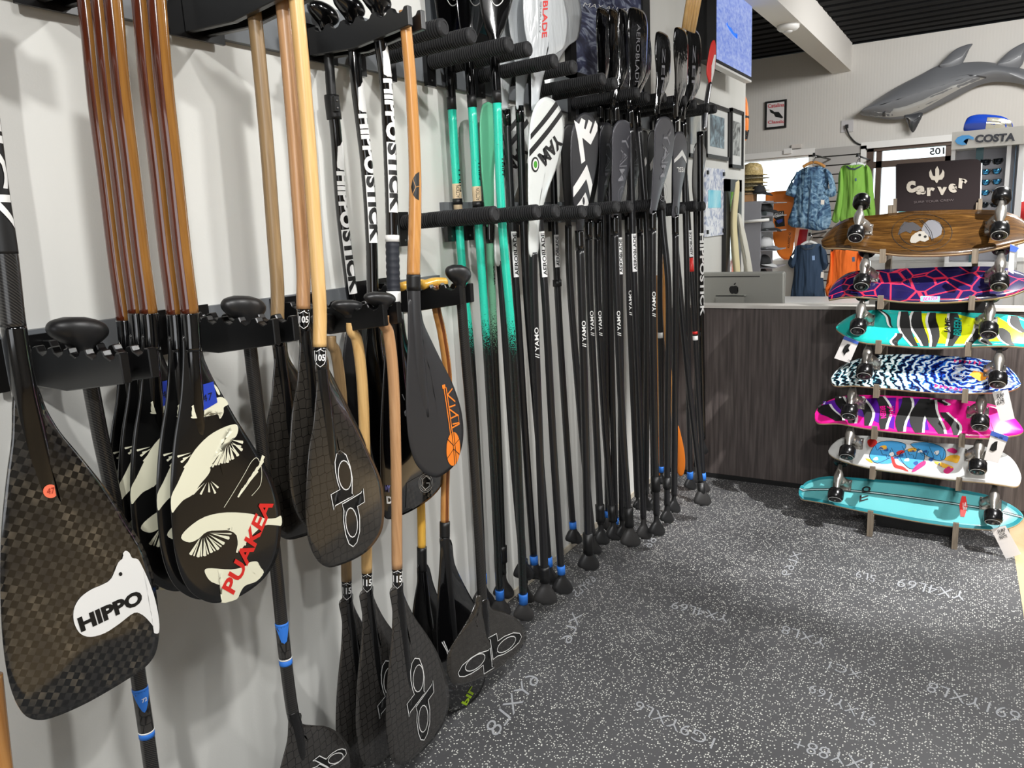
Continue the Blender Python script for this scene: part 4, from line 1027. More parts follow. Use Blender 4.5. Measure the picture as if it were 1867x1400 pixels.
# chevron blade
cb = [(1066, 205), (1054, 212), (1045, 228), (1041, 250), (1040, 290), (1041, 330), (1044, 361), (1049, 392), (1053, 425), (1062, 425), (1066, 395), (1073, 369), (1080, 340), (1086, 310), (1090, 275), (1091, 245), (1087, 225), (1078, 210)]
t, pa, sf = sup('grey blade with large white E shape and chevrons, on a black shaft', [(1056, 420), (1059, 500), (1065, 700), (1072, 990)], (1074, 1048), .09, cb, 'darkgreyblade', 'blackshaft', .0150, None, (972, 1010), top_black=456)
q4 = lambda P: [(1020 + a / 6.223, 200 + b / 6.223) for a, b in P]
sf.poly('white_print', q4([(160, 118), (212, 165), (240, 95), (282, 125), (262, 215), (280, 225), (320, 115), (362, 150), (322, 260), (337, 280), (400, 122), (428, 178), (424, 235), (337, 400), (242, 320), (272, 582), (230, 615), (190, 300)]), M['white'], t)
sf.poly('white_chevron', q4([(290, 625), (365, 850), (340, 995), (282, 790), (150, 995), (147, 880)]), M['white'], t)
sf.poly('white_chevron', q4([(272, 940), (322, 1060), (308, 1150), (165, 1120)]), M['white'], t)
yamo_mark(pa, 632, .0152, t, 48)
sup('dark blade standing behind the white E-shape one', [(1036, 410), (1040, 532), (1062, 800), (1080, 975)], (1084, 1010), .10, up_blade(1036, 412, 1040, 226, 34, .1), 'black', 'blackshaft', .0135)[0]
# outlined-letter grey blades
def grey(lb, pts, gb, zg, top, W, tip, txt=True, mark=None, bm_='greyblade', ad=None, tape=None):
    bl = up_blade(pts[0][0], pts[0][1] + 4, tip, top, W, .05, 5)
    t, pa, sf = sup(lb, pts, gb, zg, bl, bm_, 'blackshaft', .0145, tape, ad, top_black=pts[0][1] + 36, T=.008)
    ny = pts[0][1]; L = ny - top
    if txt:
        x0, x1 = tip - W * .30, tip + W * .22
        tb = [(tip - W * .06, top + L * .12), (tip - W * .30, ny - L * .33), (tip + W * .30, top + L * .12)]; sf.text('lettering', 'YAM', *tb, M['outline'], t, .03); p0 = sf.pr; sf.pr = lambda p: p0(p) + sf.n * .0006; sf.text('lettering_core', 'YAM', *tb, M[bm_], t, -.005); sf.pr = p0
        sf.lines('ring', [circ(tip - W * .08, ny - L * .2, W * .22, L * .1), circ(tip - W * .08, ny - L * .2, W * .12, L * .055)], .002, M['outline'], t)
    if mark: yamo_mark(pa, mark, .0147, t, 46)
    return t, pa, sf
grey('narrow dark blue-grey blade just right of the white E-shape blade', [(1090, 400), (1090, 532), (1102, 760), (1117, 945)], (1119, 984), .09, 224, 26, 1106, True, 612, 'darkgreyblade', (920, 950))
grey('dark blade behind the narrow blue-grey one', [(1073, 400), (1075, 532), (1086, 760), (1095, 955)], (1097, 992), .09, 230, 20, 1088, False, 612, 'black', (920, 950))
grey('grey blade with outlined letters and double ring, first of the pair of large ones', [(1120, 392), (1124, 532), (1134, 760), (1147, 950)], (1151, 1004), .085, 219, 38, 1135, True, 612, 'greyblade', (925, 960))
grey('grey outlined-letter blade tucked behind the first large one', [(1145, 388), (1147, 532), (1156, 760), (1162, 905)], (1164, 929), .10, 216, 27, 1159, True, 575, 'darkgreyblade')
t, pa, sf = grey('black blade with thin white edge and green-white flash, left of the second large grey blade', [(1166, 388), (1169, 532), (1170, 760), (1171, 880)], (1172, 905), .10, 238, 20, 1174, False, None, 'black')
sf.poly('white_flash', [(1168, 300), (1175, 286), (1178, 296), (1169, 312)], M['white'], t)
t, pa, sf = grey('black blade with white edge flash directly behind the second large grey blade', [(1180, 388), (1184, 532), (1190, 760), (1192, 900)], (1193, 930), .10, 238, 20, 1190, False, None, 'black')
sf.poly('white_flash', [(1183, 300), (1190, 284), (1193, 294), (1184, 312)], M['white'], t)
grey('tallest grey blade with outlined letters and double ring, right of the black flash blades', [(1190, 384), (1190, 532), (1193, 760), (1197, 938)], (1199, 976), .09, 213, 36, 1211, True, 577, 'greyblade', (868, 895))
t, pa, sf = grey('short grey blade with white chevron and small white letters', [(1231, 392), (1232, 500), (1231, 700), (1229, 902)], (1230, 934), .09, 240, 25, 1239, False, None, 'greyblade')
sf.poly('white_chevron', [(1228, 291), (1241, 273), (1251, 290), (1251, 298), (1241, 284), (1228, 297)], M['white'], t)
sf.text('lettering', 'VESL', (1248, 305), (1232, 305), (1248, 314), M['white'], t, .02)
# bagged black blades on the upper pegs
def bagged(lb, xl, xr, top, neck, pts, gb, zg=.095, tape=None, sticker=None, txt=None, ad=None):
    cx = (xl + xr) / 2; W = xr - xl
    bl = [(neck[0] - 3, neck[1] + 2), (neck[0] - 4, neck[1] - 20), (xl + W * .1, neck[1] - 70), (xl, top + 40), (xl + W * .04, top + 10), (xl + W * .15, top), (xl + W * .5, top + 1), (xr - W * .15, top + 9), (xr, top + 28), (xr, top + 60), (xr - W * .12, neck[1] - 60), (neck[0] + 5, neck[1] - 20), (neck[0] + 3, neck[1] + 2)]
    t, pa, sf = sup(lb, pts, gb, zg, bl, 'bagblack', 'blackshaft', .0135, tape, ad, T=.009, top_black=pts[0][1] + 40)
    if sticker: aero(pa, sticker[0], sticker[1], .0136, t)
    if txt: sf.text('lettering', txt, (cx - W * .10, top + 30), (cx - W * .22, neck[1] - 40), (cx + W * .08, top + 31), M['outline'], t, .0)
    return t
bagged('bagged black blade nearest the dark sea poster', 1087, 1113, 14, (1094, 186), [(1094, 184), (1100, 400), (1104, 600), (1108, 930)], (1105, 965), .07, (931, 942))
bagged('second bagged black blade from the poster', 1109, 1131, 16, (1108, 190), [(1108, 188), (1112, 400), (1112, 532), (1122, 945)], (1127, 966), .07, (944, 955))
bagged('third bagged black blade from the poster', 1126, 1147, 16, (1122, 190), [(1122, 188), (1127, 400), (1130, 532), (1134, 948)], (1137, 980), .10, None, (433, 500))
bagged('broad bagged black blade with grey lettering, largest of the tall ones', 1144, 1180, 14, (1148, 196), [(1148, 194), (1153, 400), (1157, 532), (1168, 800), (1173, 945)], (1175, 982), .065, None, (426, 495), 'AEROBLADE')
bagged('lower bagged black blade with blue glints beside the broad lettered one', 1160, 1187, 58, (1160, 196), [(1160, 194), (1178, 400), (1180, 532), (1178, 900)], (1178, 930), .12)
bagged('single bagged black blade standing apart against the pale wall', 1194, 1222, 58, (1198, 210), [(1198, 208), (1208, 400), (1219, 532), (1217, 760), (1216, 920)], (1216, 953), .09, None, None, 'ZEN', (870, 890))
bagged('bagged black blade, left of the last pair by the television', 1228, 1254, 50, (1232, 215), [(1232, 213), (1230, 400), (1240, 532), (1256, 700), (1277, 880)], (1281, 940), .045, None, None, None, (880, 910))
bagged('bagged black blade, rightmost by the television', 1250, 1278, 52, (1246, 220), [(1246, 218), (1250, 400), (1253, 532), (1256, 750), (1258, 862)], (1260, 892), .11, (860, 873), None, 'ZEN')
t, pa, sf = sup('black shaft with white and red rings near its foot, far end of the row', [(1250, 330), (1263, 532), (1272, 700), (1282, 868)], (1284, 897), .07, up_blade(1250, 332, 1250, 240, 12, .1, 3), 'black', 'blackshaft', .0125, (862, 875))
aero(pa, 420, 468, .0126, t); band(pa, 612, 620, .0129, M['white'], t, 'ring'); band(pa, 604, 609, .0129, M['red'], t, 'ring'); band(pa, 470, 495, .0129, M['red'], t, 'red_band')
t, pa, sf = sup('slim black shaft between the short grey blade and the last pair', [(1205, 330), (1203, 532), (1205, 700), (1206, 862)], (1207, 881), .10, up_blade(1205, 332, 1207, 236, 12, .1, 3), 'black', 'blackshaft', .0125, (850, 860))
band(pa, 606, 616, .0129, M['white'], t, 'ring')
# clear-bagged carbon blade
t, pa, sf = sup('carbon blade in a clear bag at the far right of the lower pegs', [(1268, 372), (1270, 500), (1270, 700), (1268, 850)], (1268, 880), .06, [(1266, 374), (1262, 340), (1263, 300), (1266, 268), (1272, 259), (1280, 260), (1286, 272), (1287, 290), (1282, 320), (1276, 350), (1271, 374)], 'carbonshaft', 'blackshaft', .012)
sf.poly('bag_edge', [(1266, 372), (1276, 340), (1284, 302), (1287, 285), (1285, 310), (1275, 352), (1269, 374)], M['white'], t)
# long black lettered shaft next to the counter
t, pa, sf = sup('long black shaft with white block lettering, next to the counter end', [(1276, 240), (1277, 400), (1278, 580), (1280, 700), (1281, 800)], (1281, 826), .25, None, None, 'blackgloss', .0155, y0=3.75)
pa.print('lettering', 'HIPPOSTICK', 425, 575, .0157, M['white'], t, .8, .6, .03)
# orange blade leaning at the end
pa = Path([(1207, 400), (1210, 520), (1218, 650), (1232, 800)], y=3.93); t = thing('outrigger_paddle', pa.at(800), 'gold wood paddle with orange blade low behind the last black shafts', 'paddle')
shaft('shaft', pa, 405, 790, .013, .013, M['goldwood'], t)
sf = Surf(at(1236, 820, y=3.93), (0, 0, -1), (1, 0, 0)); make_blade(sf, [(1229, 780), (1229, 820), (1232, 850), (1238, 866), (1245, 866), (1249, 850), (1248, 825), (1242, 795), (1236, 775)], mat('orange_blade', (206, 112, 30), .4), t, .007)
pa2 = Path([(1196, 500), (1198, 700), (1200, 800)], y=3.9); t = thing('outrigger_paddle', pa2.at(800), 'narrow orange-bladed paddle low behind the middle black shafts', 'paddle')
shaft('shaft', pa2, 502, 795, .012, .012, M['goldwood'], t)
sf = Surf(at(1200, 830, y=3.9), (0, 0, -1), (1, 0, 0)); make_blade(sf, [(1195, 790), (1194, 830), (1196, 862), (1200, 874), (1205, 866), (1207, 830), (1204, 790)], MATS['orange_blade'], t, .007)
# upper shelf: bundle of wood shafts lying up by the ceiling, red and white paddle
t = thing('wood_shaft_bundle', at(1262, 50, x=.1), 'bundle of pale raw wood shafts leaning above the last bagged blades', 'bundle')
for k, (xa, xb) in enumerate(((1256, 1246), (1262, 1250), (1268, 1254), (1274, 1259), (1279, 1264))):
    A, B = at(xa + 8, -60, y=3.55 + .03 * k), at(xb, 52 + 2 * k, y=3.55 + .03 * k); V, Fc, MI = tube([A, B], .009, 10); mk('wood_shaft', V, Fc, M['palewood'], t)
t = thing('outrigger_paddle', at(1292, 190, x=.3), 'small red and white blade paddle standing left of the television', 'paddle')
sf = Surf(at(1296, 120, x=.3), (0, 0, 1), (0, 1, 0)); make_blade(sf, [(1291, 145), (1288, 130), (1292, 100), (1297, 78), (1303, 74), (1305, 95), (1303, 125), (1297, 150), (1294, 160)], M['red'], t, .007)
sf.poly('white_print', [(1294, 150), (1295, 120), (1300, 100), (1304, 100), (1301, 130), (1296, 155)], M['white'], t)
pa = Path([(1294, 150), (1288, 190), (1284, 240)], x=.3); shaft('shaft', pa, 152, 238, .013, .013, M['steel'], t)

# ================================================================== COUNTER AND WHAT STANDS BEHIND IT
M['laminate'] = mat('dark_laminate', (72, 64, 62), .5); t = NT(M['laminate'])
nz = t.n('ShaderNodeTexNoise', i_Scale=3.0, i_Detail=8.0, i_Distortion=.3); t.l(t.coords((22, 22, 1.1)), nz.inputs['Vector'])
t.l(t.ramp(nz.outputs[0], [(.3, (52, 46, 45)), (.5, (76, 68, 66)), (.72, (96, 88, 85))]), t.b.inputs['Base Color']); t.bump(nz.outputs[0], .2, .002)
CYF = 4.093
ct = thing('counter', (1.5, CYF, 0), 'long shop counter with dark wood-grain front', 'counter')
mk('front_panel', *boxf((0.007, CYF, .004), (3.4, CYF + .05, .962)), M['laminate'], ct, False)
mk('top_edge', *boxf((0.007, CYF - .012, .962), (3.4, CYF + .10, .978)), mat('counter_edge', (196, 192, 186), .4), ct, False)
mk('kick_strip', *boxf((0.007, CYF - .006, .0045), (3.4, CYF, .03)), M['black'], ct, False)
mk('desk_top', *boxf((0.007, CYF + .05, .70), (3.4, CYF + .75, .73)), mat('desk_white', (222, 220, 215), .5), ct, False)
for xx in (.02, 1.2, 2.4, 3.37): mk('side_panel', *boxf((xx, CYF + .05, .004), (xx + .02, CYF + .74, .70)), MATS['desk_white'], ct, False)
# computer seen from behind
yc = 4.62
A, B = at(1246, 497, y=yc), at(1431, 497, y=yc); w = B.x - A.x
im = thing('desktop_computer', ((A.x + B.x) / 2, yc + .05, .73), 'silver all-in-one computer seen from behind on the desk', 'computer')
M['silver'] = mat('silver_shell', (172, 172, 166), .35, metal=.55)
ztop = A.z; zb = .80
o = mk('shell', *boxf((A.x, yc, zb), (B.x, yc + .03, ztop)), M['silver'], im, False); bevel(o, .012, 3)
mk('vent_line', *boxf((A.x + .06, yc - .001, ztop - .03), (B.x - .14, yc + .001, ztop - .025)), M['ink'], im, False)
mk('stand', *join([boxf((A.x + w * .36, yc - .055, .735), (A.x + w * .64, yc - .05, .98)), boxf((A.x + w * .36, yc - .055, .73), (A.x + w * .64, yc + .12, .737)), boxf((A.x + w * .36, yc - .055, .975), (A.x + w * .64, yc + .01, .98))])[:2], M['silver'], im, False)
sf = Surf((A.x, yc - .001, ztop), (0, 0, -1), (1, 0, 0)); k7 = lambda P: [(1267 + a / 6.223, 420 + b / 6.223) for a, b in P]
sf.poly('fruit_mark', k7([(440, 632), (455, 628), (475, 630), (490, 645), (480, 660), (480, 685), (493, 697), (482, 718), (462, 721), (440, 716), (420, 721), (402, 708), (390, 680), (390, 655), (402, 635), (422, 630)]), M['ink'], im)
sf.poly('leaf_mark', k7([(440, 618), (446, 602), (466, 592), (464, 606), (455, 616)]), M['ink'], im)

# ------------------------------------------------------------------ skateboard stand
YR = 3.60; TH = math.radians(44)
NB = Vector((0, -math.cos(TH), math.sin(TH))); WB = Vector((0, math.sin(TH), math.cos(TH)))
def uvmat(name, base, rough=.25, coat=.5):
    m = mat(name, base, rough, coat=coat); t = NT(m); uv = t.n('ShaderNodeTexCoord').outputs['UV']; return m, t, uv
# board graphics
M['b1'], t, uv = uvmat('walnut_deck', (122, 80, 34))
mp = t.n('ShaderNodeMapping'); mp.inputs['Scale'].default_value = (2.2, 5, 1); t.l(uv, mp.inputs[0]); w = t.n('ShaderNodeTexNoise', i_Scale=2.6, i_Detail=8.0, i_Distortion=1.6); t.l(mp.outputs[0], w.inputs['Vector'])
t.l(t.ramp(w.outputs[0], [(.3, (46, 29, 11)), (.55, (74, 49, 20)), (.75, (108, 77, 37))]), t.b.inputs['Base Color'])
M['b2'], t, uv = uvmat('navy_red_cells', (28, 22, 78))
mp = t.n('ShaderNodeMapping'); mp.inputs['Scale'].default_value = (9.5, 3.2, 1); t.l(uv, mp.inputs[0]); v = t.n('ShaderNodeTexVoronoi', feature='DISTANCE_TO_EDGE', i_Scale=1.0, i_Randomness=1.0); t.l(mp.outputs[0], v.inputs['Vector'])
t.l(t.ramp(v.outputs[0], [(0, (200, 44, 72)), (.028, (200, 44, 72)), (.045, (26, 20, 70)), (.4, (20, 15, 56))]), t.b.inputs['Base Color'])
M['b4'], t, uv = uvmat('swirl_feather_art', (50, 110, 180))
mp = t.n('ShaderNodeMapping'); mp.inputs['Scale'].default_value = (3.4, 1.3, 1); mp.inputs['Location'].default_value = (-2.5, -.65, 0); t.l(uv, mp.inputs[0])
w = t.n('ShaderNodeTexWave', i_Scale=2.1, i_Distortion=8.0, i_Detail=5.0); w.wave_type = 'RINGS'; w.rings_direction = 'Z'; w.inputs['Detail Scale'].default_value = 3.0; t.l(mp.outputs[0], w.inputs['Vector'])
sx = t.n('ShaderNodeSeparateXYZ'); t.l(uv, sx.inputs[0])
c1 = t.ramp(w.outputs[0], [(.0, (6, 8, 16)), (.38, (14, 40, 60)), (.55, (70, 160, 175)), (.8, (230, 240, 240))]); c2 = t.ramp(w.outputs[0], [(.0, (8, 12, 60)), (.35, (20, 60, 190)), (.7, (70, 160, 235)), (.95, (240, 245, 250))])
mr = t.n('ShaderNodeMapRange'); mr.inputs[1].default_value = .35; mr.inputs[2].default_value = .6; t.l(sx.outputs[0], mr.inputs[0])
mx = t.n('ShaderNodeMix', data_type='RGBA'); t.l(mr.outputs[0], mx.inputs['Factor']); t.l(c1, mx.inputs[6]); t.l(c2, mx.inputs[7])
t.l(mx.outputs[2], t.b.inputs['Base Color'])
M['b3'] = mat('turquoise_deck', (34, 176, 168), .25, coat=.5); M['b5'] = mat('hot_pink_deck', (244, 30, 150), .25, coat=.5)
M['b6'] = mat('white_deck', (212, 212, 210), .25, coat=.5); M['b7'] = mat('sky_teal_deck', (100, 180, 184), .25, coat=.5)
M['b7edge'] = mat('teal_border', (34, 124, 134), .3, coat=.4); M['yellow'] = mat('acid_yellow', (228, 240, 20), .3, coat=.4)
M['purple'] = mat('purple_print', (90, 24, 160), .3, coat=.4); M['rim'] = mat('maple_rim', (206, 178, 140), .5)
M['wheelring'] = mat('wheel_ring', (200, 200, 198), .5)
def wheel(C, ax, parent, hub_side):
    V, Fc = lathe([(-.026, .012), (-.026, .022), (-.024, .030), (-.016, .0345), (.016, .0345), (.024, .030), (.026, .022), (.026, .012)], C, ax, 24)
    o = mk('wheel', V, Fc, M['wheel'], parent)
    return o
def wheel_face(C, ax, parent):
    V, Fc = lathe([(.0262, .0285), (.0268, .0285), (.0268, .0262), (.0264, .0262)], C, ax, 28); Fc = Fc[:-2]; mk('wheel_ring', V, Fc, M['wheelring'], parent)
    V, Fc = lathe([(.020, .020), (.0270, .0175), (.0270, .0150), (.022, .013), (.022, .008), (.0285, .0075), (.0285, .002)], C, ax, 20); mk('hub', V, Fc, M['wheelhub'], parent)
    V, Fc = lathe([(.026, .005), (.034, .005), (.034, .0035), (.030, .003)], C, ax, 6); mk('axle_nut', V, Fc, M['steel'], parent)
def truck(sf, a, b, th, side, surf, flip=1):
    """a,b: position on the deck in sf (along, up); th the board"""
    base = sf.pt(a, b, 0)
    X, Wd, N = sf.s, sf.w, sf.n
    tr = mk('truck', *join([box(base + N * .006, (.040, .005, .029), Matrix((X, N, Wd)).transposed())])[:2], M['chrome'], th, False); bevel(tr, .002, 1)
    rot = Matrix((X, N, Wd)).transposed()
    # king arm that rises away from the deck and carries the hanger
    A = [base + X * (.022 * flip) + N * .012, base + X * (.012 * flip) + N * .040, base - X * (.004 * flip) + N * .066, base - X * (.010 * flip) + N * .082]
    V, Fc, MI = tube(catmull(A, 5), [(.021 - .0005 * i, .019 - .0003 * i) for i in range(16)], 14, hint=Vector((1, 0, 0))); mk('pivot_arm', V, Fc, M['chrome'], tr)
    c = base - X * (.010 * flip) + N * .084
    V, Fc, MI = tube(catmull([c - Wd * .062, c - Wd * .03, c, c + Wd * .03, c + Wd * .062], 4), [.0095, .010, .011, .012, .0145, .017, .019, .020, .021, .020, .019, .017, .0145, .012, .011, .010, .0095], 14); mk('hanger', V, Fc, M['chrome'], tr)
    V, Fc = lathe([(0, .019), (.010, .019), (.014, .015), (.014, .006), (.016, .006), (.016, .001)], base - X * (-.006 * flip) + N * .045 - Wd * .004, (N * .8 - X * .6 * flip).normalized(), 18); mk('bushing_cup', V, Fc, M['chrome'], tr)
    V, Fc = lathe([(0, .009), (.022, .009), (.026, .006)], base + X * .026 * flip + N * .012, (N + X * .25 * flip).normalized(), 12); mk('kingpin', V, Fc, M['steel'], tr)
    for sx in (-1, 1):
        for sw in (-1, 1): mk('bolt', *lathe([(0, .0045), (.003, .004), (.004, .002)], base + X * (sx * .032) + Wd * (sw * .022) + N * .011, N, 6), M['steel'], tr)
    V, Fc = lathe([(-.122, .004), (.122, .004)], c, Wd, 8); mk('axle', V, Fc, M['steel'], tr)
    for sgn in (-1, 1):
        C = c + Wd * (.090 * sgn); wheel(C, Wd * sgn, tr, sgn); wheel_face(C, Wd * sgn, tr)
    return tr
def board(label, outline, foot, mt, wheels, yfront=YR):
    O = at(foot[0], foot[1], y=yfront)
    sf = Surf(O, (1, 0, 0), WB, NB); sf.n = NB
    P = catmull([Vector((*sf.loc(sf.px(*p)), 0)) for p in outline], 6, True)
    a0, a1 = min(p.x for p in P), max(p.x for p in P); NS, NW = 44, 8; rows = []
    n = len(P)
    def cross(a):
        hit = []
        for i in range(n):
            p, q = P[i], P[(i + 1) % n]
            if (p.x <= a < q.x) or (q.x <= a < p.x): hit.append(p.y + (q.y - p.y) * (a - p.x) / (q.x - p.x))
        return (min(hit), max(hit)) if hit else None
    for i in range(NS):
        f = .5 - .5 * math.cos(math.pi * (i + .25) / (NS - .5)); a = a0 + (a1 - a0) * f; c = cross(a)
        if c: rows.append((a, c[0], c[1], f))
    V, Fc, MI, UV = [], [], [], []; h = .012
    def z(a, v): # shallow concave and lifted nose/tail
        e = max(0, abs((a - a0) / (a1 - a0) - .5) - .33); return -.9 * e * e + .004 * (1 - (2 * v - 1) ** 2)
    for side in (0, 1):
        for a, lo_, hi_, f in rows:
            for k in range(NW + 1): v = k / NW; V.append(sf.pt(a, lo_ + (hi_ - lo_) * v, z(a, v) - side * h)); UV.append((f, v))
    m_ = len(rows); st = NW + 1
    for side in (0, 1):
        o_ = side * m_ * st
        for i in range(m_ - 1):
            for k in range(NW): Fc.append((o_ + i * st + k, o_ + i * st + k + 1, o_ + (i + 1) * st + k + 1, o_ + (i + 1) * st + k)); MI.append(0 if side == 0 else 2)
    rim = [(i * st) for i in range(m_)] + [((m_ - 1) * st + k) for k in range(1, NW + 1)] + [(i * st + NW) for i in range(m_ - 2, -1, -1)] + [k for k in range(NW - 1, 0, -1)]
    for i in range(len(rim)): j = (i + 1) % len(rim); Fc.append((rim[i], rim[j], rim[j] + m_ * st, rim[i] + m_ * st)); MI.append(1)
    t = thing('skateboard', sf.pt((a0 + a1) / 2, 0, 0), label, 'skateboard', 'skateboards on the wooden stand')
    dk = mk('deck', V, Fc, [mt, M['rim'], M['black']], t, True, MI)
    uvl = dk.data.uv_layers.new(name='uv')
    for lp in dk.data.loops: uvl.data[lp.index].uv = UV[lp.vertex_index]
    bvh = BVHTree.FromPolygons([tuple(v) for v in V], Fc); sf.pr = conformer(bvh, NB, .0012)
    for (wx, wy), fl in wheels:
        p = onplane(wx, wy, O + NB * .086, NB); a, b = sf.loc(p); a += .010 * fl
        cr = cross(min(max(a, a0 + .03), a1 - .03)); mid = (cr[0] + cr[1]) / 2
        b2 = b + .116; b2 = mid * .5 + b2 * .5
        truck(sf, a, b2, t, 0, None, fl)
    return t, sf
def stripe(x0, y0, x1, y1, w, seed, amp=5):
    rnd = random.Random(seed); L, Rr = [], []; n = 7
    for i in range(n + 1):
        f = i / n; x = x0 + (x1 - x0) * f + amp * math.sin(f * 5 + seed) + rnd.uniform(-1, 1); y = y0 + (y1 - y0) * f
        ww = w * (.35 + .65 * math.sin(math.pi * min(1, .15 + f * .8))); L.append((x - ww / 2, y)); Rr.append((x + ww / 2 + rnd.uniform(-1, 1), y))
    return L + Rr[::-1]
def onb(c, s=4.6675): return lambda P: [(1467 + a / s, c + b / s) for a, b in P]

b1o = [(1496, 433), (1506, 420), (1527, 405), (1553, 396), (1596, 392), (1638, 387), (1681, 384), (1746, 382), (1810, 383), (1842, 387), (1865, 395), (1885, 412), (1872, 432), (1844, 444), (1810, 454), (1767, 461), (1703, 465), (1638, 464), (1574, 456), (1531, 451), (1503, 446)]
t, sf = board('topmost skateboard, brown wood with a ringed grey helmeted emblem', b1o, (1700, 465), M['b1'], [((1560, 430), 1), ((1822, 427), -1)])
sf.lines('emblem_ring', [circ(1681, 425, 55, 34, 40), circ(1681, 425, 41, 26, 36)], .002, M['ink'], t)
sf.poly('helmet_print', [(1680, 421), (1684, 410), (1692, 403), (1703, 402), (1713, 407), (1718, 418), (1716, 429), (1708, 434), (1699, 437), (1692, 430)], mat('emblem_grey', (96, 96, 100), .5), t)
sf.poly('face_print', [(1659, 440), (1662, 432), (1668, 427), (1676, 423), (1685, 423), (1692, 430), (1694, 438), (1686, 442), (1677, 440), (1670, 444), (1661, 444)], mat('emblem_light', (132, 128, 120), .5), t)
sf.poly('bird_print', [(1637, 430), (1641, 416), (1649, 405), (1656, 407), (1664, 406), (1673, 411), (1681, 418), (1672, 423), (1664, 421), (1660, 427), (1652, 423), (1646, 425)], mat('emblem_dark', (52, 50, 52), .5), t)
p0 = sf.pr; sf.pr = lambda p: p0(p) + NB * .0006
sf.lines('helmet_brim', [[(1676, 402), (1686, 412), (1694, 424), (1699, 440)], [(1680, 402), (1689, 411), (1698, 424), (1702, 440)]], .0018, M['ink'], t, closed=False)
sf.polys('eye_sockets', [circ(1677, 430, 2.8, 2.4, 8), circ(1687, 433, 2.8, 2.4, 8)], M['ink'], t)
sf.lines('bone_strokes', [[(1646, 412), (1652, 419), (1660, 417)], [(1654, 408), (1662, 414), (1672, 416)], [(1662, 432), (1668, 434)], [(1690, 408), (1704, 406)], [(1694, 413), (1712, 412)], [(1698, 419), (1715, 420)], [(1702, 426), (1713, 427)]], .0014, MATS['emblem_light'], t, closed=False)
for k in range(22):
    a = -2.7 + k * .25; c_, s_ = math.cos(a), math.sin(a); sf.lines('ring_letter', [[(1681 + 45 * c_, 425 + 28.5 * s_), (1681 + 50 * c_ + 1, 425 + 31.5 * s_)]], .0022, M['ink'], t, closed=False)
sf.lines('teeth', [[(1666, 437), (1672, 441)], [(1669, 435), (1675, 441)], [(1673, 435), (1678, 441)]], .0012, M['ink'], t, closed=False)
b2o = [(1509, 537), (1513, 520), (1531, 503), (1557, 494), (1617, 491), (1681, 488), (1746, 486), (1810, 486), (1853, 491), (1880, 500), (1884, 514), (1867, 525), (1842, 537), (1810, 544), (1767, 548), (1703, 551), (1638, 549), (1585, 542), (1542, 540), (1514, 540)]
t, sf = board('second skateboard from the top, navy with red crackle lines and a small pink sticker', b2o, (1700, 551), M['b2'], [((1572, 512), 1), ((1822, 514), -1)])
sf.poly('sticker', onb(400)([(988, 655), (1152, 658), (1148, 704), (986, 698)]), mat('cyan_sticker', (120, 210, 232), .4), t)
p0 = sf.pr; sf.pr = lambda p, p0=p0: p0(p) + NB * .0006
sf.text('lettering', 'BEATER', (1683, 549), (1710, 547), (1683, 543), mat('pink_letters', (236, 60, 130), .4), t, .04, .2)
sf.lines('logo', [[(1635, 510), (1648, 510), (1655, 506), (1655, 519), (1648, 515), (1636, 515)], [(1660, 508), (1676, 508), (1670, 513), (1677, 519), (1660, 519)]], .0022, M['ink'], t)
b3o = [(1523, 591), (1531, 583), (1557, 571), (1600, 565), (1660, 567), (1746, 569), (1831, 573), (1870, 578), (1892, 592), (1896, 606), (1885, 624), (1866, 630), (1831, 630), (1767, 632), (1703, 634), (1660, 632), (1617, 628), (1574, 624), (1548, 614), (1529, 600)]
t, sf = board('third skateboard from the top, turquoise and yellow with black tiger stripes', b3o, (1700, 634), M['b3'], [((1565, 594), 1), ((1803, 600), -1)])
sf.polys('yellow_patch', [onb(400)(q) for q in ([(890, 800), (960, 870), (930, 1050), (1200, 1060), (1300, 1060), (1420, 1060), (1460, 850), (1300, 810), (1100, 800)], [(1480, 900), (1640, 830), (1750, 900), (1867, 940), (1867, 1040), (1600, 1040), (1480, 1040)])], M['yellow'], t)
p0 = sf.pr; sf.pr = lambda p, p0=p0: p0(p) + NB * .0005
S3 = [((650, 775), (770, 925), 22), ((790, 975), (790, 1075), 60), ((830, 785), (930, 1080), 90), ((960, 785), (1010, 1080), 100), ((1110, 795), (1090, 1085), 80), ((1290, 800), (1250, 1080), 100), ((1490, 900), (1420, 1075), 80), ((1640, 930), (1780, 1070), 100), ((1760, 820), (1867, 960), 90), ((1550, 1010), (1560, 1070), 70)]
sf.polys('white_edge', [[(1467 + x / 4.6675, 400 + y / 4.6675) for x, y in stripe(a[0] - 18, a[1], b[0] - 18, b[1], w * 1.1, i, 22)] for i, (a, b, w) in enumerate(S3)], M['white'], t)
sf.pr = lambda p, p0=p0: p0(p) + NB * .0010
sf.polys('tiger_stripe', [[(1467 + x / 4.6675, 400 + y / 4.6675) for x, y in stripe(*a, *b, w, i, 22)] for i, (a, b, w) in enumerate(S3)], M['ink'], t)
sf.pr = lambda p, p0=p0: p0(p) + NB * .0015
sf.text('lettering', 'JAME', (1734, 610), (1736, 582), (1721, 608), M['ink'], t, .03); sf.text('lettering', 'BREEN', (1752, 614), (1754, 582), (1738, 612), M['b3'], t, .02)
b4o = [(1514, 685), (1525, 670), (1548, 659), (1596, 648), (1660, 646), (1746, 650), (1799, 656), (1842, 669), (1861, 690), (1857, 701), (1831, 712), (1788, 716), (1746, 717), (1681, 714), (1617, 708), (1563, 703), (1523, 700)]
t, sf = board('fourth skateboard from the top, blue and white swirl artwork with an orange patch', b4o, (1700, 716), M['b4'], [((1577, 674), 1), ((1819, 692), -1)])
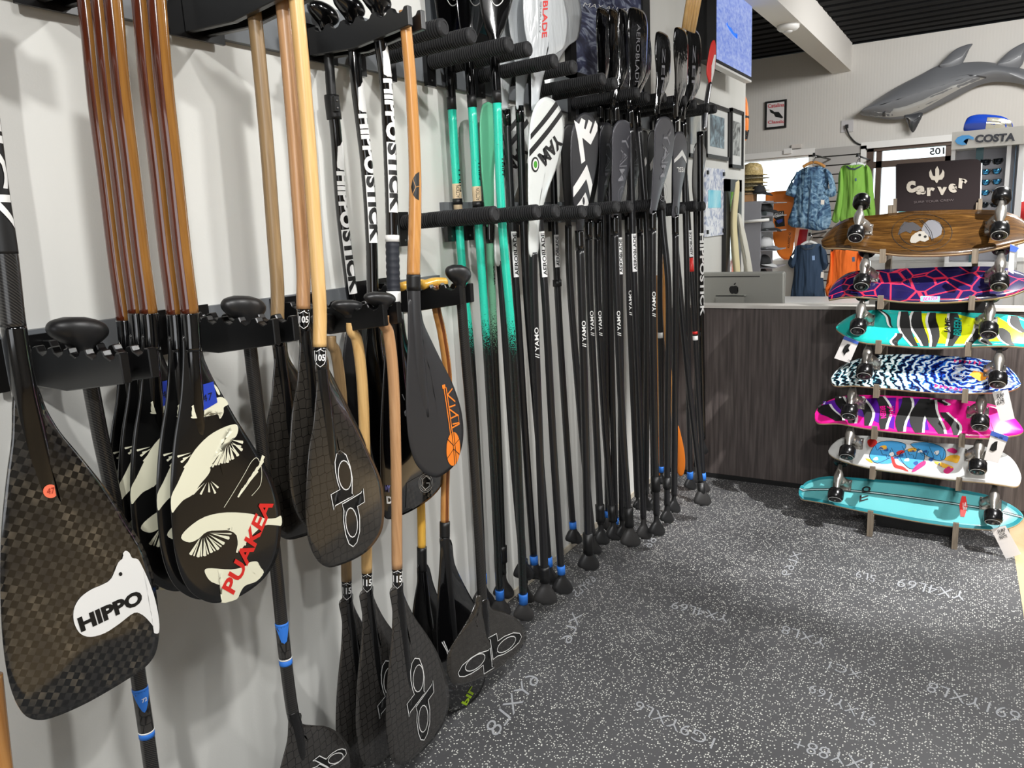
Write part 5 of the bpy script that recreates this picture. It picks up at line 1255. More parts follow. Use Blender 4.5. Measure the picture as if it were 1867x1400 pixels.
sf.poly('orange_patch', onb(620)([(1400, 300), (1440, 265), (1500, 275), (1560, 300), (1540, 340), (1490, 355)]), mat('amber_print', (250, 160, 40), .4), t)
sf.lines('eye_rings', [circ(1748, 672, 12, 5, 20), circ(1748, 672, 7, 3, 16), circ(1748, 687, 12, 5, 20), circ(1748, 687, 7, 3, 16)], .002, M['white'], t)
sf.polys('magenta_fleck', [[(1740 + k * 9, 655 + k * .7), (1745 + k * 9, 658 + k * .8), (1739 + k * 9, 662 + k)] for k in range(6)] + [[(1705 + k * 9, 700 + k * 1.6), (1712 + k * 9, 704 + k * 1.4), (1703 + k * 9, 708 + k)] for k in range(7)], mat('magenta_print', (214, 40, 120), .4), t)
b5o = [(1484, 753), (1491, 738), (1521, 725), (1563, 720), (1660, 723), (1746, 729), (1810, 737), (1842, 752), (1866, 776), (1861, 786), (1842, 792), (1810, 798), (1746, 797), (1681, 792), (1617, 786), (1574, 780), (1531, 772), (1499, 770), (1487, 765)]
t, sf = board('fifth skateboard from the top, hot pink and purple with black tiger stripes', b5o, (1700, 794), M['b5'], [((1549, 748), 1), ((1787, 768), -1)])
q5 = onb(620)
sf.polys('purple_patch', [q5(q) for q in ([(160, 520), (420, 480), (420, 690), (200, 650), (130, 620)], [(510, 500), (780, 490), (760, 760), (560, 680), (440, 640)], [(800, 500), (1000, 500), (1060, 770), (800, 730)])], M['purple'], t)
p0 = sf.pr; sf.pr = lambda p, p0=p0: p0(p) + NB * .0005
S5 = [((160, 540), (270, 690), 130), ((310, 480), (390, 710), 100), ((480, 480), (540, 730), 80), ((640, 480), (690, 760), 90), ((850, 490), (830, 780), 100), ((1000, 500), (960, 790), 130), ((1060, 510), (1140, 800), 110), ((1170, 510), (1180, 560), 50), ((1200, 620), (1290, 810), 80)]
sf.polys('white_edge', [[(1467 + x / 4.6675, 620 + y / 4.6675) for x, y in stripe(a[0] + 26, a[1], b[0] + 26, b[1], w * .9, i + 3, 24)] for i, (a, b, w) in enumerate(S5)], M['white'], t)
sf.pr = lambda p, p0=p0: p0(p) + NB * .0010
sf.polys('tiger_stripe', [[(1467 + x / 4.6675, 620 + y / 4.6675) for x, y in stripe(*a, *b, w, i + 3, 24)] for i, (a, b, w) in enumerate(S5)], M['ink'], t)
sf.pr = lambda p, p0=p0: p0(p) + NB * .0015
sf.text('lettering', 'BREEN', (1604, 742), (1606, 764), (1614, 741), M['b5'], t, .03); sf.text('lettering', 'JAME', (1617, 742), (1619, 762), (1630, 741), M['b5'], t, .03)
b6o = [(1510, 815), (1518, 805), (1536, 796), (1574, 794), (1638, 800), (1703, 807), (1767, 811), (1810, 817), (1844, 832), (1861, 856), (1862, 873), (1854, 883), (1831, 883), (1788, 879), (1724, 873), (1660, 864), (1596, 855), (1553, 845), (1525, 834), (1511, 823)]
t, sf = board('sixth skateboard from the top, white with blue and red cartoon art', b6o, (1700, 871), M['b6'], [((1545, 823), 1), ((1783, 848), -1)])
bl_ = mat('sky_blue_print', (70, 160, 220), .4); q6 = onb(620)
sf.polys('blue_art', [q6(q) for q in ([(560, 960), (620, 880), (740, 860), (860, 890), (830, 960), (740, 1000), (740, 1050), (620, 1050), (560, 1010)], [(810, 980), (900, 930), (1010, 950), (1010, 1040), (920, 1100), (850, 1060), (800, 1020)], [(900, 890), (1040, 870), (1180, 920), (1200, 1000), (1150, 1030), (1060, 1000), (980, 940)])], bl_, t, smooth_n=3)
p0 = sf.pr; sf.pr = lambda p, p0=p0: p0(p) + NB * .0006
sf.lines('art_outline', [q6(q) for q in ([(560, 960), (620, 880), (740, 860), (860, 890), (830, 960), (740, 1000), (620, 1050), (560, 1010)], [(810, 980), (900, 930), (1010, 950), (1010, 1040), (920, 1100), (850, 1060)], [(900, 890), (1040, 870), (1180, 920), (1200, 1000), (1150, 1030), (1060, 1000)])], .0022, M['ink'], t, smooth_n=3)
dk_ = mat('deep_blue_print', (34, 84, 150), .4)
for k in range(14):
    rr = random.Random(k * 3 + 1); x, y = 590 + k * 42 + rr.random() * 20, 905 + rr.random() * 120 + k * 3; a = rr.random() * 3
    sf.poly('shade_blue', q6([(x, y), (x + 22 + 14 * rr.random(), y - 10 * math.sin(a)), (x + 34, y + 14), (x + 16, y + 26 * rr.random() + 8), (x - 8, y + 14)]), dk_ if k % 3 else M['white'], t, smooth_n=2)
sf.lines('art_strokes', [q6([(600 + k * 46, 900 + (k * 37) % 90), (618 + k * 46, 940 + (k * 37) % 90), (640 + k * 46, 925 + (k * 53) % 90)]) for k in range(13)], .0018, M['ink'], t, closed=False, smooth_n=3)
sf.polys('red_art', [q6(q) for q in ([(735, 1000), (760, 1005), (780, 1060), (840, 1080), (885, 1120), (820, 1100), (760, 1080)], [(535, 860), (580, 840), (620, 870), (590, 910), (550, 910)], [(780, 960), (830, 940), (850, 960), (800, 980)])], M['red'], t, smooth_n=3)
sf.polys('magenta_art', [q6(q) for q in ([(910, 1120), (950, 1070), (1020, 1030), (1030, 1060), (990, 1090), (940, 1120)], [(1180, 1120), (1220, 1080), (1270, 1100), (1220, 1140)], [(1210, 940), (1260, 920), (1300, 950), (1270, 970)])], MATS['magenta_print'], t, smooth_n=3)
sf.polys('gold_art', [q6(q) for q in ([(1190, 1020), (1240, 985), (1320, 990), (1300, 1050), (1250, 1040)], [(640, 910), (690, 900), (700, 930), (650, 935)], [(880, 930), (940, 920), (950, 950), (890, 955)], [(1100, 1040), (1180, 1050), (1270, 1090), (1180, 1090)], [(520, 1010), (560, 1020), (580, 1050), (540, 1030)])], mat('gold_print', (240, 180, 50), .4), t, smooth_n=3)
b7o = [(1457, 903), (1463, 880), (1480, 872), (1513, 868), (1586, 873), (1682, 881), (1755, 893), (1803, 903), (1846, 919), (1866, 934), (1863, 946), (1846, 958), (1815, 965), (1755, 962), (1682, 952), (1610, 939), (1562, 930), (1513, 919), (1477, 911)]
t, sf = board('lowest skateboard, long pale teal deck with black centre lines and a red diamond', b7o, (1700, 955), M['b7'], [((1524, 899), 1), ((1811, 938), -1)])
q7 = lambda P: [(1417 + a / 4.144, 780 + b / 4.144) for a, b in P]
inner = [(1462, 901), (1467, 884), (1482, 877), (1513, 873), (1586, 878), (1682, 886), (1755, 899), (1800, 908), (1842, 924), (1856, 936), (1853, 944), (1840, 952), (1813, 959), (1755, 956), (1682, 946), (1610, 933), (1562, 924), (1513, 914), (1480, 906)]
V_, F_ = [], []
sf.lines('border', [[((a[0] + b[0]) / 2, (a[1] + b[1]) / 2) for a, b in zip(b7o, inner)]], .013, M['b7edge'], t, smooth_n=4)
p0 = sf.pr; sf.pr = lambda p, p0=p0: p0(p) + NB * .0006
sf.lines('centre_line', [q7([(170, 452), (600, 474), (1100, 535), (1500, 595), (1860, 655)]), q7([(165, 466), (600, 488), (1100, 550), (1500, 610), (1850, 668)])], .0034, M['ink'], t, closed=False, smooth_n=3)
sf.lines('centre_line_white', [q7([(168, 459), (600, 481), (1100, 542), (1500, 602), (1855, 661)])], .0022, M['white'], t, closed=False, smooth_n=3)
sf.pr = lambda p, p0=p0: p0(p) + NB * .0013
sf.text('lettering', 'CI', (1588, 888), (1587, 900), (1572, 887), M['ink'], t, .04, .2); sf.text('lettering', '77', (1584, 904), (1583, 917), (1568, 903), M['ink'], t, .04, .2)
sf.poly('red_diamond', q7([(1395, 518), (1425, 520), (1438, 600), (1415, 676), (1385, 672), (1376, 590)]), M['red'], t)
sf.pr = lambda p, p0=p0: p0(p) + NB * .0018
sf.text('lettering', 'TYLER', (1754, 917), (1756, 931), (1761, 917), M['white'], t, .03)

# the stand itself
ys = YR
std = thing('display_stand', (1.33, ys + .1, 0), 'wooden slotted stand that holds the seven skateboards', 'stand')
zb = [at(1617, 463, y=ys).z, at(1612, 547, y=ys).z, at(1604, 628, y=ys).z, at(1598, 708, y=ys).z, at(1593, 783, y=ys).z, at(1590, 856, y=ys).z, at(1587, 936, y=ys).z]
for xr, dzr in ((at(1590, 900, y=ys).x, 0), (at(1745, 930, y=ys).x, -.0)):
    zr = [at(1779, 463, y=ys).z, at(1772, 548, y=ys).z, at(1766, 632, y=ys).z, at(1757, 716, y=ys).z, at(1753, 797, y=ys).z, at(1746, 876, y=ys).z, at(1741, 958, y=ys).z] if xr > 1.3 else zb
    up_ = mk('upright', *boxf((xr - .011, ys + .20, 0.0045), (xr + .011, ys + .26, zr[0] + .20)), M['ply'], std, False)
    for k, z0 in enumerate(zr):
        zlow = 0.0045 if k == 6 else z0 - .035
        prof = [(ys - .034, z0 + .022), (ys - .034, zlow), (ys + .0, zlow if k == 6 else zlow), (ys + .03, z0 - .030), (ys + .20, z0 - .03), (ys + .20, z0 - .008), (ys - .016, z0 - .008), (ys - .019, z0 + .022)]
        o = mk('hook', *prism([(xr - .011, a, b) for a, b in prof], (.022, 0, 0)), M['ply'], std, False)
xa, xb = at(1590, 900, y=ys).x, at(1745, 930, y=ys).x
mk('lower_board', *boxf((xa + .011, ys + .10, .01), (xb - .011, ys + .12, .10)), M['black'], std, False)
mk('cross_bar', *boxf((xa - .05, ys + .26, .45), (xb + .05, ys + .28, .53)), M['black'], std, False)
mk('cross_bar', *boxf((xa - .05, ys + .26, .95), (xb + .05, ys + .28, 1.03)), M['black'], std, False)
# sign board above
ysn = ys + .21
sp = [(1633, 302), (1636, 299), (1770, 290), (1781, 290), (1787, 293), (1789, 298), (1786, 384), (1633, 386)]
sg = thing('shop_sign', at(1710, 386, y=ysn), 'dark brown sign with a silver trident above silver letters, over the top skateboard', 'sign')
mk('panel', *prism([at(a, b, y=ysn) for a, b in sp], (0, .012, 0)), mat('sign_brown', (34, 27, 28), .7, spec=.15), sg, False)
mk('bright_edge', *prism([at(1789, 297, y=ysn - .001), at(1791, 298, y=ysn - .001), at(1788, 384, y=ysn - .001), at(1786, 384, y=ysn - .001)], (0, .014, 0)), M['white'], sg, False)
for a in (1632, 1787): mk('bracket', *boxf((at(a, 375, y=ysn).x - .007, ysn - .012, at(a, 386, y=ysn).z - .08), (at(a, 375, y=ysn).x + .007, ysn + .02, at(a, 362, y=ysn).z)), M['ply'], sg, False)
sf = Surf(at(1710, 340, y=ysn) + Vector((0, -.001, 0)), (1, 0, 0), (0, 0, 1), None); M['signsilver'] = mat('sign_silver', (176, 168, 156), .35, metal=.4)
q3 = lambda P: [(1467 + a / 4.6675, 180 + b / 4.6675) for a, b in P]
sf.poly('trident', q3([(1118, 715), (1108, 695), (1080, 690), (1062, 660), (1060, 625), (1075, 600), (1082, 625), (1092, 655), (1112, 660), (1112, 600), (1130, 572), (1145, 605), (1145, 655), (1160, 650), (1170, 620), (1175, 600), (1190, 625), (1188, 660), (1170, 688), (1140, 692), (1130, 715)]), M['signsilver'], sg)
LT = [('c', 868, 948, 700, 800, 8), ('a', 948, 1030, 740, 815, 4), ('r', 1042, 1110, 755, 826, 2), ('v', 1128, 1210, 750, 820, -3), ('e', 1222, 1295, 722, 798, -8), ('r', 1308, 1380, 680, 766, -12)]
for ch, x0, x1, y0, y1, tl in LT:
    a, b = q3([(x0, y1 + tl * .6), (x1, y1 - tl * .6)]); c = q3([(x0 - tl * .5, y0 + tl * .6)])[0]; sf.text('letter', ch, a, b, c, M['signsilver'], sg, .05)
sf.text('small_lettering', 'SURF YOUR CREW', q3([(930, 890)])[0], q3([(1270, 870)])[0], q3([(930, 872)])[0], mat('faint_sign', (84, 74, 74), .5), sg, .0)
# hang tags
def tag_card(label, quad, y, lines, blue=None, strng=None):
    P = [at(a, b, y=y) for a, b in quad]; t = thing('hang_tag', P[0], label, 'tag', 'paper hang tags on the skateboards')
    mk('card', *prism(P, (0, .0015, 0)), mat('tag_card', (214, 210, 208), .6), t, False)
    sf = Surf(P[0] - Vector((0, .001, 0)), (1, 0, 0), (0, 0, 1))
    if blue: sf.poly('blue_top', blue, mat('tag_blue', (60, 92, 176), .5), t)
    for (tx, BL, BR, TL) in lines: sf.text('lettering', tx, BL, BR, TL, M['ink'], t, .02)
    if strng:
        V, Fc, MI = tube([at(a, b, y=y) for a, b in strng], .0008, 5); mk('string', V, Fc, M['ink'], t)
    return t, sf
def figure(sf, pts, t): sf.poly('rider_print', pts, M['ink'], t)
t, sf = tag_card('folded hang tag under the nose of the turquoise tiger skateboard', [(1540, 612), (1566, 623), (1549, 662), (1521, 653)], YR - .03, [('CARV', (1545, 658), (1552, 660), (1547, 655))], [(1540, 612), (1566, 623), (1564, 628), (1537, 618)], [(1548, 612), (1544, 606)])
figure(sf, [(1536, 640), (1540, 631), (1545, 627), (1551, 628), (1547, 634), (1549, 640), (1541, 643), (1540, 648)], t)
t, sf = tag_card('tall grey-white hang tag with three lines of black letters beside the orange patch board', [(1809, 715), (1838, 710), (1850, 763), (1824, 769)], YR - .03, [('SURF', (1818, 726), (1831, 723), (1817, 719)), ('YOUR', (1819, 732), (1831, 729), (1818, 727)), ('SKATE', (1818, 738), (1832, 735), (1817, 732))], None, [(1824, 712), (1822, 700)])
t, sf = tag_card('hang tag with blue top in front of the white skateboard', [(1808, 785), (1839, 796), (1820, 845), (1794, 838)], YR - .04, [('carver', (1813, 797), (1829, 801), (1815, 792))], [(1808, 785), (1839, 796), (1836, 805), (1805, 793)], [(1812, 787), (1806, 770)])
figure(sf, [(1804, 820), (1808, 810), (1814, 805), (1819, 804), (1816, 812), (1817, 820), (1810, 823)], t)
t, sf = tag_card('white hang tag lying low at the tail of the lowest skateboard', [(1807, 965), (1833, 958), (1862, 1010), (1834, 1019)], YR - .05, [('SURF', (1820, 972), (1834, 968), (1818, 966)), ('YOUR', (1822, 977), (1833, 974), (1821, 973)), ('SKATE', (1823, 983), (1837, 979), (1821, 978))], None, [(1820, 962), (1831, 945)])
t, sf = tag_card('hang tag with blue top hanging below the right truck of the top skateboard', [(1842, 445), (1850, 447), (1848, 500), (1838, 494)], YR - .04, [], [(1842, 445), (1858, 452), (1852, 460), (1841, 458)])

# ================================================================== LEFT WALL BEYOND THE RACKS
def wallquad(name, pxl, pxr, ptop, pbot, x=.012, th=.02, m=None, parent=None, zs=None):
    """box on the left wall between two picture columns"""
    ya, yb = at(pxl[0], pxl[1], x=x).y, at(pxr[0], pxr[1], x=x).y
    z1, z0 = at(*ptop, x=x).z, at(*pbot, x=x).z
    return mk(name, *boxf((x - th, ya, z0), (x, yb, z1)), m, parent, False), (ya, yb, z0, z1)
# television
xt = .16; A, B = at(1305, 112, x=xt), at(1370, 148, x=xt); ya, yb = A.y, B.y; z0 = (A.z + B.z) / 2; hh = (yb - ya) * .5625 if (yb - ya) > 1.2 else .75
tv = thing('television', (.02, (ya + yb) / 2, z0), 'wall television showing pale blue sea with a small swimming whale', 'television')
o = mk('housing', *boxf((xt - .05, ya, z0), (xt, yb, z0 + hh)), M['black'], tv, False)
M['screen'] = mat('screen_sea', (120, 150, 225), .3); t = NT(M['screen'])
nz = t.n('ShaderNodeTexNoise', i_Scale=60.0, i_Detail=5.0); t.l(t.coords((1, .5, 1)), nz.inputs['Vector']); c = t.ramp(nz.outputs[0], [(.3, (112, 138, 222)), (.7, (176, 192, 240))])
t.l(c, t.b.inputs['Emission Color']); t.b.inputs['Emission Strength'].default_value = .9; t.b.inputs['Base Color'].default_value = (0, 0, 0, 1)
mk('screen', *boxf((xt + .0005, ya + .012, z0 + .02), (xt + .002, yb - .012, z0 + hh - .012)), M['screen'], tv, False)
mk('bottom_strip', *boxf((xt - .045, ya, z0 - .012), (xt + .001, yb, z0)), M['alu'], tv, False)
mk('wall_mount', *boxf((.001, (ya + yb) / 2 - .25, z0 + .05), (xt - .05, (ya + yb) / 2 + .25, z0 + hh - .15)), M['black'], tv, False)
sf = Surf((xt + .003, (ya + yb) / 2, z0), (0, 0, -1), (0, 1, 0)); whale = mat('whale_blue', (40, 110, 220), .4, emit=.8)
sf.poly('whale_shape', [(1324, 44), (1328, 52), (1333, 60), (1339, 67), (1344, 71), (1341, 66), (1344, 62), (1338, 60), (1333, 52), (1327, 46), (1326, 40)], whale, tv)
# framed pictures and the notice board
def pic(label, pl, pr, pt, pb, art, group=None, fr=.022, matc=(206, 208, 206)):
    ya, yb = at(*pl, x=.02).y, at(*pr, x=.02).y; z1, z0 = at(*pt, x=.02).z, at(*pb, x=.02).z
    t = thing('framed_picture', (.001, (ya + yb) / 2, z0), label, 'picture', group)
    mk('frame', *join([boxf((.001, ya, z0), (.022, ya + fr, z1)), boxf((.001, yb - fr, z0), (.022, yb, z1)), boxf((.001, ya, z1 - fr), (.022, yb, z1)), boxf((.001, ya, z0), (.022, yb, z0 + fr))])[:2], M['black'], t, False)
    mk('mount_board', *boxf((.001, ya + fr, z0 + fr), (.010, yb - fr, z1 - fr)), mat('mount_%d' % matc[0], matc, .6), t, False)
    w, h = yb - ya, z1 - z0; mk('photo', *boxf((.0105, ya + w * .2, z0 + h * .22), (.012, yb - w * .2, z1 - h * .2)), art, t, False)
    return t
def artmat(name, stops, scale, dist=1.0, sc=(1, 1, 1)):
    m = mat(name, stops[0][1], .4); t = NT(m); nz = t.n('ShaderNodeTexNoise', i_Scale=scale, i_Detail=6.0, i_Distortion=dist); t.l(t.coords(sc), nz.inputs['Vector']); t.l(t.ramp(nz.outputs[0], stops), t.b.inputs['Base Color']); return m
crew = artmat('group_photo', [(.35, (58, 66, 74)), (.5, (100, 118, 128)), (.65, (150, 176, 188))], 14.0)
pic('framed group photo under the television, left one', (1288, 250), (1331, 250), (1331, 199), (1329, 293), crew)
pic('framed grey photo under the television, right one', (1334, 250), (1356, 250), (1356, 204), (1355, 308), artmat('grey_photo', [(.4, (70, 74, 74)), (.6, (170, 174, 172))], 8.0, 3.0))
pic('framed landscape picture half hidden by the last black blades', (1256, 240), (1284, 240), (1284, 184), (1284, 290), artmat('landscape_photo', [(.4, (120, 130, 140)), (.6, (190, 190, 180))], 5.0))
ya, yb = at(1289, 360, x=.02).y, at(1323, 360, x=.02).y; z1, z0 = at(1323, 309, x=.02).z, at(1320, 428, x=.02).z
t = thing('notice_board', (.001, (ya + yb) / 2, z0), 'clear clip board with printed notices under the framed pictures', 'notice')
mk('sheet', *boxf((.001, ya, z0), (.012, yb, z1)), artmat('notice_print', [(.42, (150, 160, 190)), (.55, (226, 228, 234))], 20.0), t, False)
mk('blue_picture', *boxf((.012, ya + .05, z0 + (z1 - z0) * .42), (.014, yb - .09, z0 + (z1 - z0) * .68)), artmat('cyan_photo', [(.4, (60, 190, 220)), (.6, (170, 226, 236))], 4.0), t, False)
for yy, zz in ((ya + .03, z1 - .03), (yb - .03, z1 - .03), (ya + .03, z0 + .03), (yb - .03, z0 + .03)): mk('standoff', *boxf((.012, yy - .012, zz - .012), (.022, yy + .012, zz + .012)), M['black'], t, False)
# dark sea poster over the upper pegs
ya, yb = at(1036, 60, x=.02).y, at(1182, 60, x=.02).y; z0 = 2.02
t = thing('framed_poster', (.001, (ya + yb) / 2, z0), 'large framed poster of dark blue sea with white handwriting, behind the tall black blades', 'poster')
mk('frame', *join([boxf((.001, ya, z0), (.03, ya + .05, z0 + .9)), boxf((.001, yb - .09, z0), (.03, yb, z0 + .9)), boxf((.001, ya, z0), (.03, yb, z0 + .04)), boxf((.001, ya, z0 + .86), (.03, yb, z0 + .9))])[:2], M['black'], t, False)
mk('print', *boxf((.001, ya + .05, z0 + .04), (.02, yb - .09, z0 + .86)), artmat('sea_photo', [(.35, (18, 22, 52)), (.5, (60, 66, 100)), (.6, (150, 158, 176)), (.7, (24, 28, 60))], 5.0, 2.5, (1, 1, 3.0)), t, False)
sf = Surf((.021, ya, z0 + .6), (0, 0, -1), (0, 1, 0)); sf.text('handwriting', 'MAY ALL SEEK', (1062, 12), (1165, 26), (1062, 4), M['white'], t, -.008, .3); sf.text('handwriting', 'THE SEA', (1085, 22), (1150, 32), (1085, 14), M['white'], t, -.008, .3)
ya, yb = at(785, 20, x=.02).y, at(920, 20, x=.02).y
t = thing('framed_poster', (.001, (ya + yb) / 2, 2.06), 'framed teal print behind the black blades of the teal paddles', 'poster')
mk('frame', *boxf((.001, ya, 2.06), (.02, yb, 2.75)), mat('frame_grey', (70, 74, 78), .4), t, False); mk('print', *boxf((.02, ya + .03, 2.09), (.022, yb - .03, 2.72)), artmat('teal_print', [(.4, (8, 70, 84)), (.6, (40, 130, 140))], 9.0), t, False)

# tall black-framed panel and surfboards at the end of the wall
ya, yb = at(1324, 400, x=.03).y, at(1352, 400, x=.03).y; z1 = at(1326, 326, x=.03).z
t = thing('framed_mirror', (.001, (ya + yb) / 2, .35), 'tall black-framed mirror behind the cream surfboards', 'mirror')
mk('frame', *join([boxf((.001, ya, .35), (.03, ya + .1, z1)), boxf((.001, yb - .08, .35), (.03, yb, z1)), boxf((.001, ya, z1 - .08), (.03, yb, z1)), boxf((.001, ya, .35), (.03, yb, .42))])[:2], M['black'], t, False)
mk('mirror_glass', *boxf((.001, ya + .1, .42), (.015, yb - .08, z1 - .08)), mat('mirror_grey', (200, 204, 206), .05, metal=1), t, False)
M['foamcream'] = mat('cream_board', (226, 214, 170), .35, coat=.3)
def surfb(label, pts, y, m, T=.03, wd=(1, 0, 0)):
    sf = Surf(at(*pts[0], y=y), (0, 0, -1), wd); t = thing('surfboard', at(pts[0][0], pts[len(pts) // 2][1], y=y), label, 'surfboard'); make_blade(sf, pts, m, t, T, 'board'); return t, sf
surfb('slim cream surfboard standing edge-on at the end of the long wall', [(1347, 328), (1338, 350), (1332, 382), (1331, 414), (1333, 457), (1338, 500), (1345, 560), (1352, 560), (1350, 500), (1347, 457), (1344, 414), (1345, 382), (1348, 350)], 5.35, M['foamcream'])
surfb('pale grey surfboard leaning right of the cream one', [(1345, 388), (1352, 400), (1358, 420), (1365, 452), (1373, 500), (1380, 560), (1366, 560), (1358, 500), (1350, 446), (1346, 415)], 5.45, mat('pale_board', (206, 204, 192), .35))

# ================================================================== FAR END OF THE SHOP
def flat(px, y): return [at(a, b, y=y) for a, b in px]
def backpic():
    y = YB - .001; P = [at(*p, y=y) for p in ((1396, 186), (1435, 182), (1433, 235), (1394, 237))]
    t = thing('framed_poster', P[3], 'small black-framed white poster with red lettering on the far wall', 'poster')
    x0, x1, z0, z1 = P[0].x, P[1].x, P[3].z, P[0].z
    mk('frame', *boxf((x0, y - .025, z0), (x1, y, z1)), M['black'], t, False); mk('print', *boxf((x0 + .02, y - .027, z0 + .02), (x1 - .02, y - .025, z1 - .02)), mat('poster_paper', (212, 208, 208), .6), t, False)
    sf = Surf((x0, y - .0285, z0), (1, 0, 0), (0, 0, 1)); rd = mat('poster_red', (196, 70, 80), .6)
    sf.text('lettering', 'Catalina', (1400, 197), (1430, 194), (1400, 190), rd, t, .02); sf.text('lettering', 'Classic', (1400, 226), (1430, 224), (1400, 220), rd, t, .02)
    sf.poly('island_print', [(1403, 199), (1408, 201), (1412, 204), (1420, 204), (1424, 209), (1428, 214), (1426, 216), (1420, 214), (1414, 213), (1411, 208), (1405, 205)], M['ink'], t)
backpic()
# shark relief on the far wall
ys_ = YB - .10; qs = lambda P: [(1367 + a / 3.734, b / 3.734) for a, b in P]
M['shark'] = mat('shark_grey', (108, 110, 114), .42, coat=.15); M['belly'] = mat('shark_belly', (158, 157, 154), .4, coat=.15); M['sharkdark'] = mat('shark_dark', (60, 62, 66), .3, coat=.4)
sf = Surf(at(1700, 160, y=ys_), (1, 0, 0), (0, 0, 1)); t = thing('wall_shark', at(1700, 240, y=YB - .002), 'large grey shark sculpture swimming left on the far wall', 'sculpture')
body = qs([(750, 772), (860, 680), (1000, 592), (1150, 515), (1300, 440), (1460, 425), (1580, 420), (1690, 432), (1867, 470), (2000, 520), (2060, 620), (1960, 610), (1867, 580), (1780, 562), (1650, 560), (1540, 590), (1420, 655), (1280, 725), (1180, 772), (1060, 808), (960, 815), (850, 800)])
make_blade(sf, body, M['shark'], t, .11, 'body', axis=None); pr = sf.pr
sf.poly('belly_patch', qs([(790, 775), (860, 730), (960, 695), (1080, 665), (1200, 620), (1330, 570), (1460, 540), (1610, 535), (1540, 560), (1430, 610), (1300, 680), (1180, 745), (1060, 790), (960, 800), (850, 795)]), M['belly'], t, maxlen=.05)
sf.pr = lambda p: pr(p) + sf.n * .004
sf.lines('gill_slit', [qs([(915, 795), (922, 760), (950, 735), (990, 735)])], .02, M['sharkdark'], t, closed=False, smooth_n=4)
sf.lines('side_line', [qs([(820, 775), (900, 712), (1040, 668), (1200, 608), (1330, 556), (1480, 522), (1610, 535)])], .012, M['sharkdark'], t, closed=False, smooth_n=4)
def fin(nm, pts, T, m):
    s2 = Surf(at(1700, 160, y=ys_), (1, 0, 0), (0, 0, 1)); make_blade(s2, qs(pts), m, t, T, nm)
fin('dorsal_fin', [(1290, 455), (1350, 380), (1420, 325), (1515, 297), (1495, 335), (1465, 400), (1420, 470), (1350, 500)], .04, M['shark'])
fin('rear_fin', [(1680, 440), (1740, 372), (1800, 325), (1890, 285), (1880, 350), (1855, 440), (1790, 490), (1720, 490)], .04, M['shark'])
fin('pectoral_fin', [(1055, 780), (1078, 850), (1110, 902), (1145, 850), (1180, 765), (1120, 745)], .04, M['sharkdark'])
fin('tail_fin', [(1960, 560), (2040, 440), (2120, 380), (2090, 540), (2120, 760), (2040, 680)], .04, M['sharkdark'])
# socket, cable, junction box
P = at(1545, 230, y=YB - .001); t = thing('wall_socket', P, 'square white wall socket with a black plug, below the shark nose', 'socket')
mk('plate', *boxf((P.x - .055, YB - .012, P.z - .055), (P.x + .055, YB - .0005, P.z + .055)), mat('socket_white', (190, 188, 190), .5), t, False); mk('plug', *boxf((P.x - .012, YB - .05, P.z - .02), (P.x + .012, YB - .012, P.z + .012)), M['black'], t, False)
V, Fc, MI = tube(catmull([at(1543, 233, y=YB - .045), at(1548, 246, y=YB - .02), at(1558, 258, y=YB - .015), at(1570, 265, y=YB - .015), at(1582, 273, y=YB - .06)], 6), .007, 8)
tag(mk('power_cable', V, Fc, M['black']), 'black cable curving down from the wall socket to the door head', 'cable')
P = at(1453, 267, y=YB); o = mk('junction_box', *boxf((P.x - .05, YB - .03, P.z - .02), (P.x + .05, YB - .0005, P.z + .02)), mat('box_grey', (206, 200, 194), .5), None, False); bevel(o, .004, 2); tag(o, 'small pale junction box over the left window', 'box')
o = mk('window_latch', *boxf((at(1431, 276, y=YB).x, YB - .07, at(1431, 282, y=YB).z), (at(1446, 276, y=YB).x, YB - .05, at(1431, 272, y=YB).z)), M['alu'], None, False); bevel(o, .003, 1); tag(o, 'small white bracket hanging from the left window head', 'bracket')
# slat wall between window and door: slats one by one
xs0, xs1 = at(1484, 280, y=YB).x, at(1576, 280, y=YB).x
sw = thing('slat_wall', ((xs0 + xs1) / 2, YB, .6), 'grey slat wall panel behind the hanging shirts', 'panel')
zz = at(1530, 268, y=YB - .03).z; k = 0
while zz > .7: mk('slat', *boxf((xs0, YB - .03, zz - .075), (xs1, YB - .004, zz)), mat('slat_grey', (170, 168, 166), .6), sw, False); zz -= .087
mk('backing', *boxf((xs0, YB - .004, .65), (xs1, YB - .001, at(1530, 268, y=YB).z)), mat('slat_gap', (70, 68, 66), .7), sw, False)
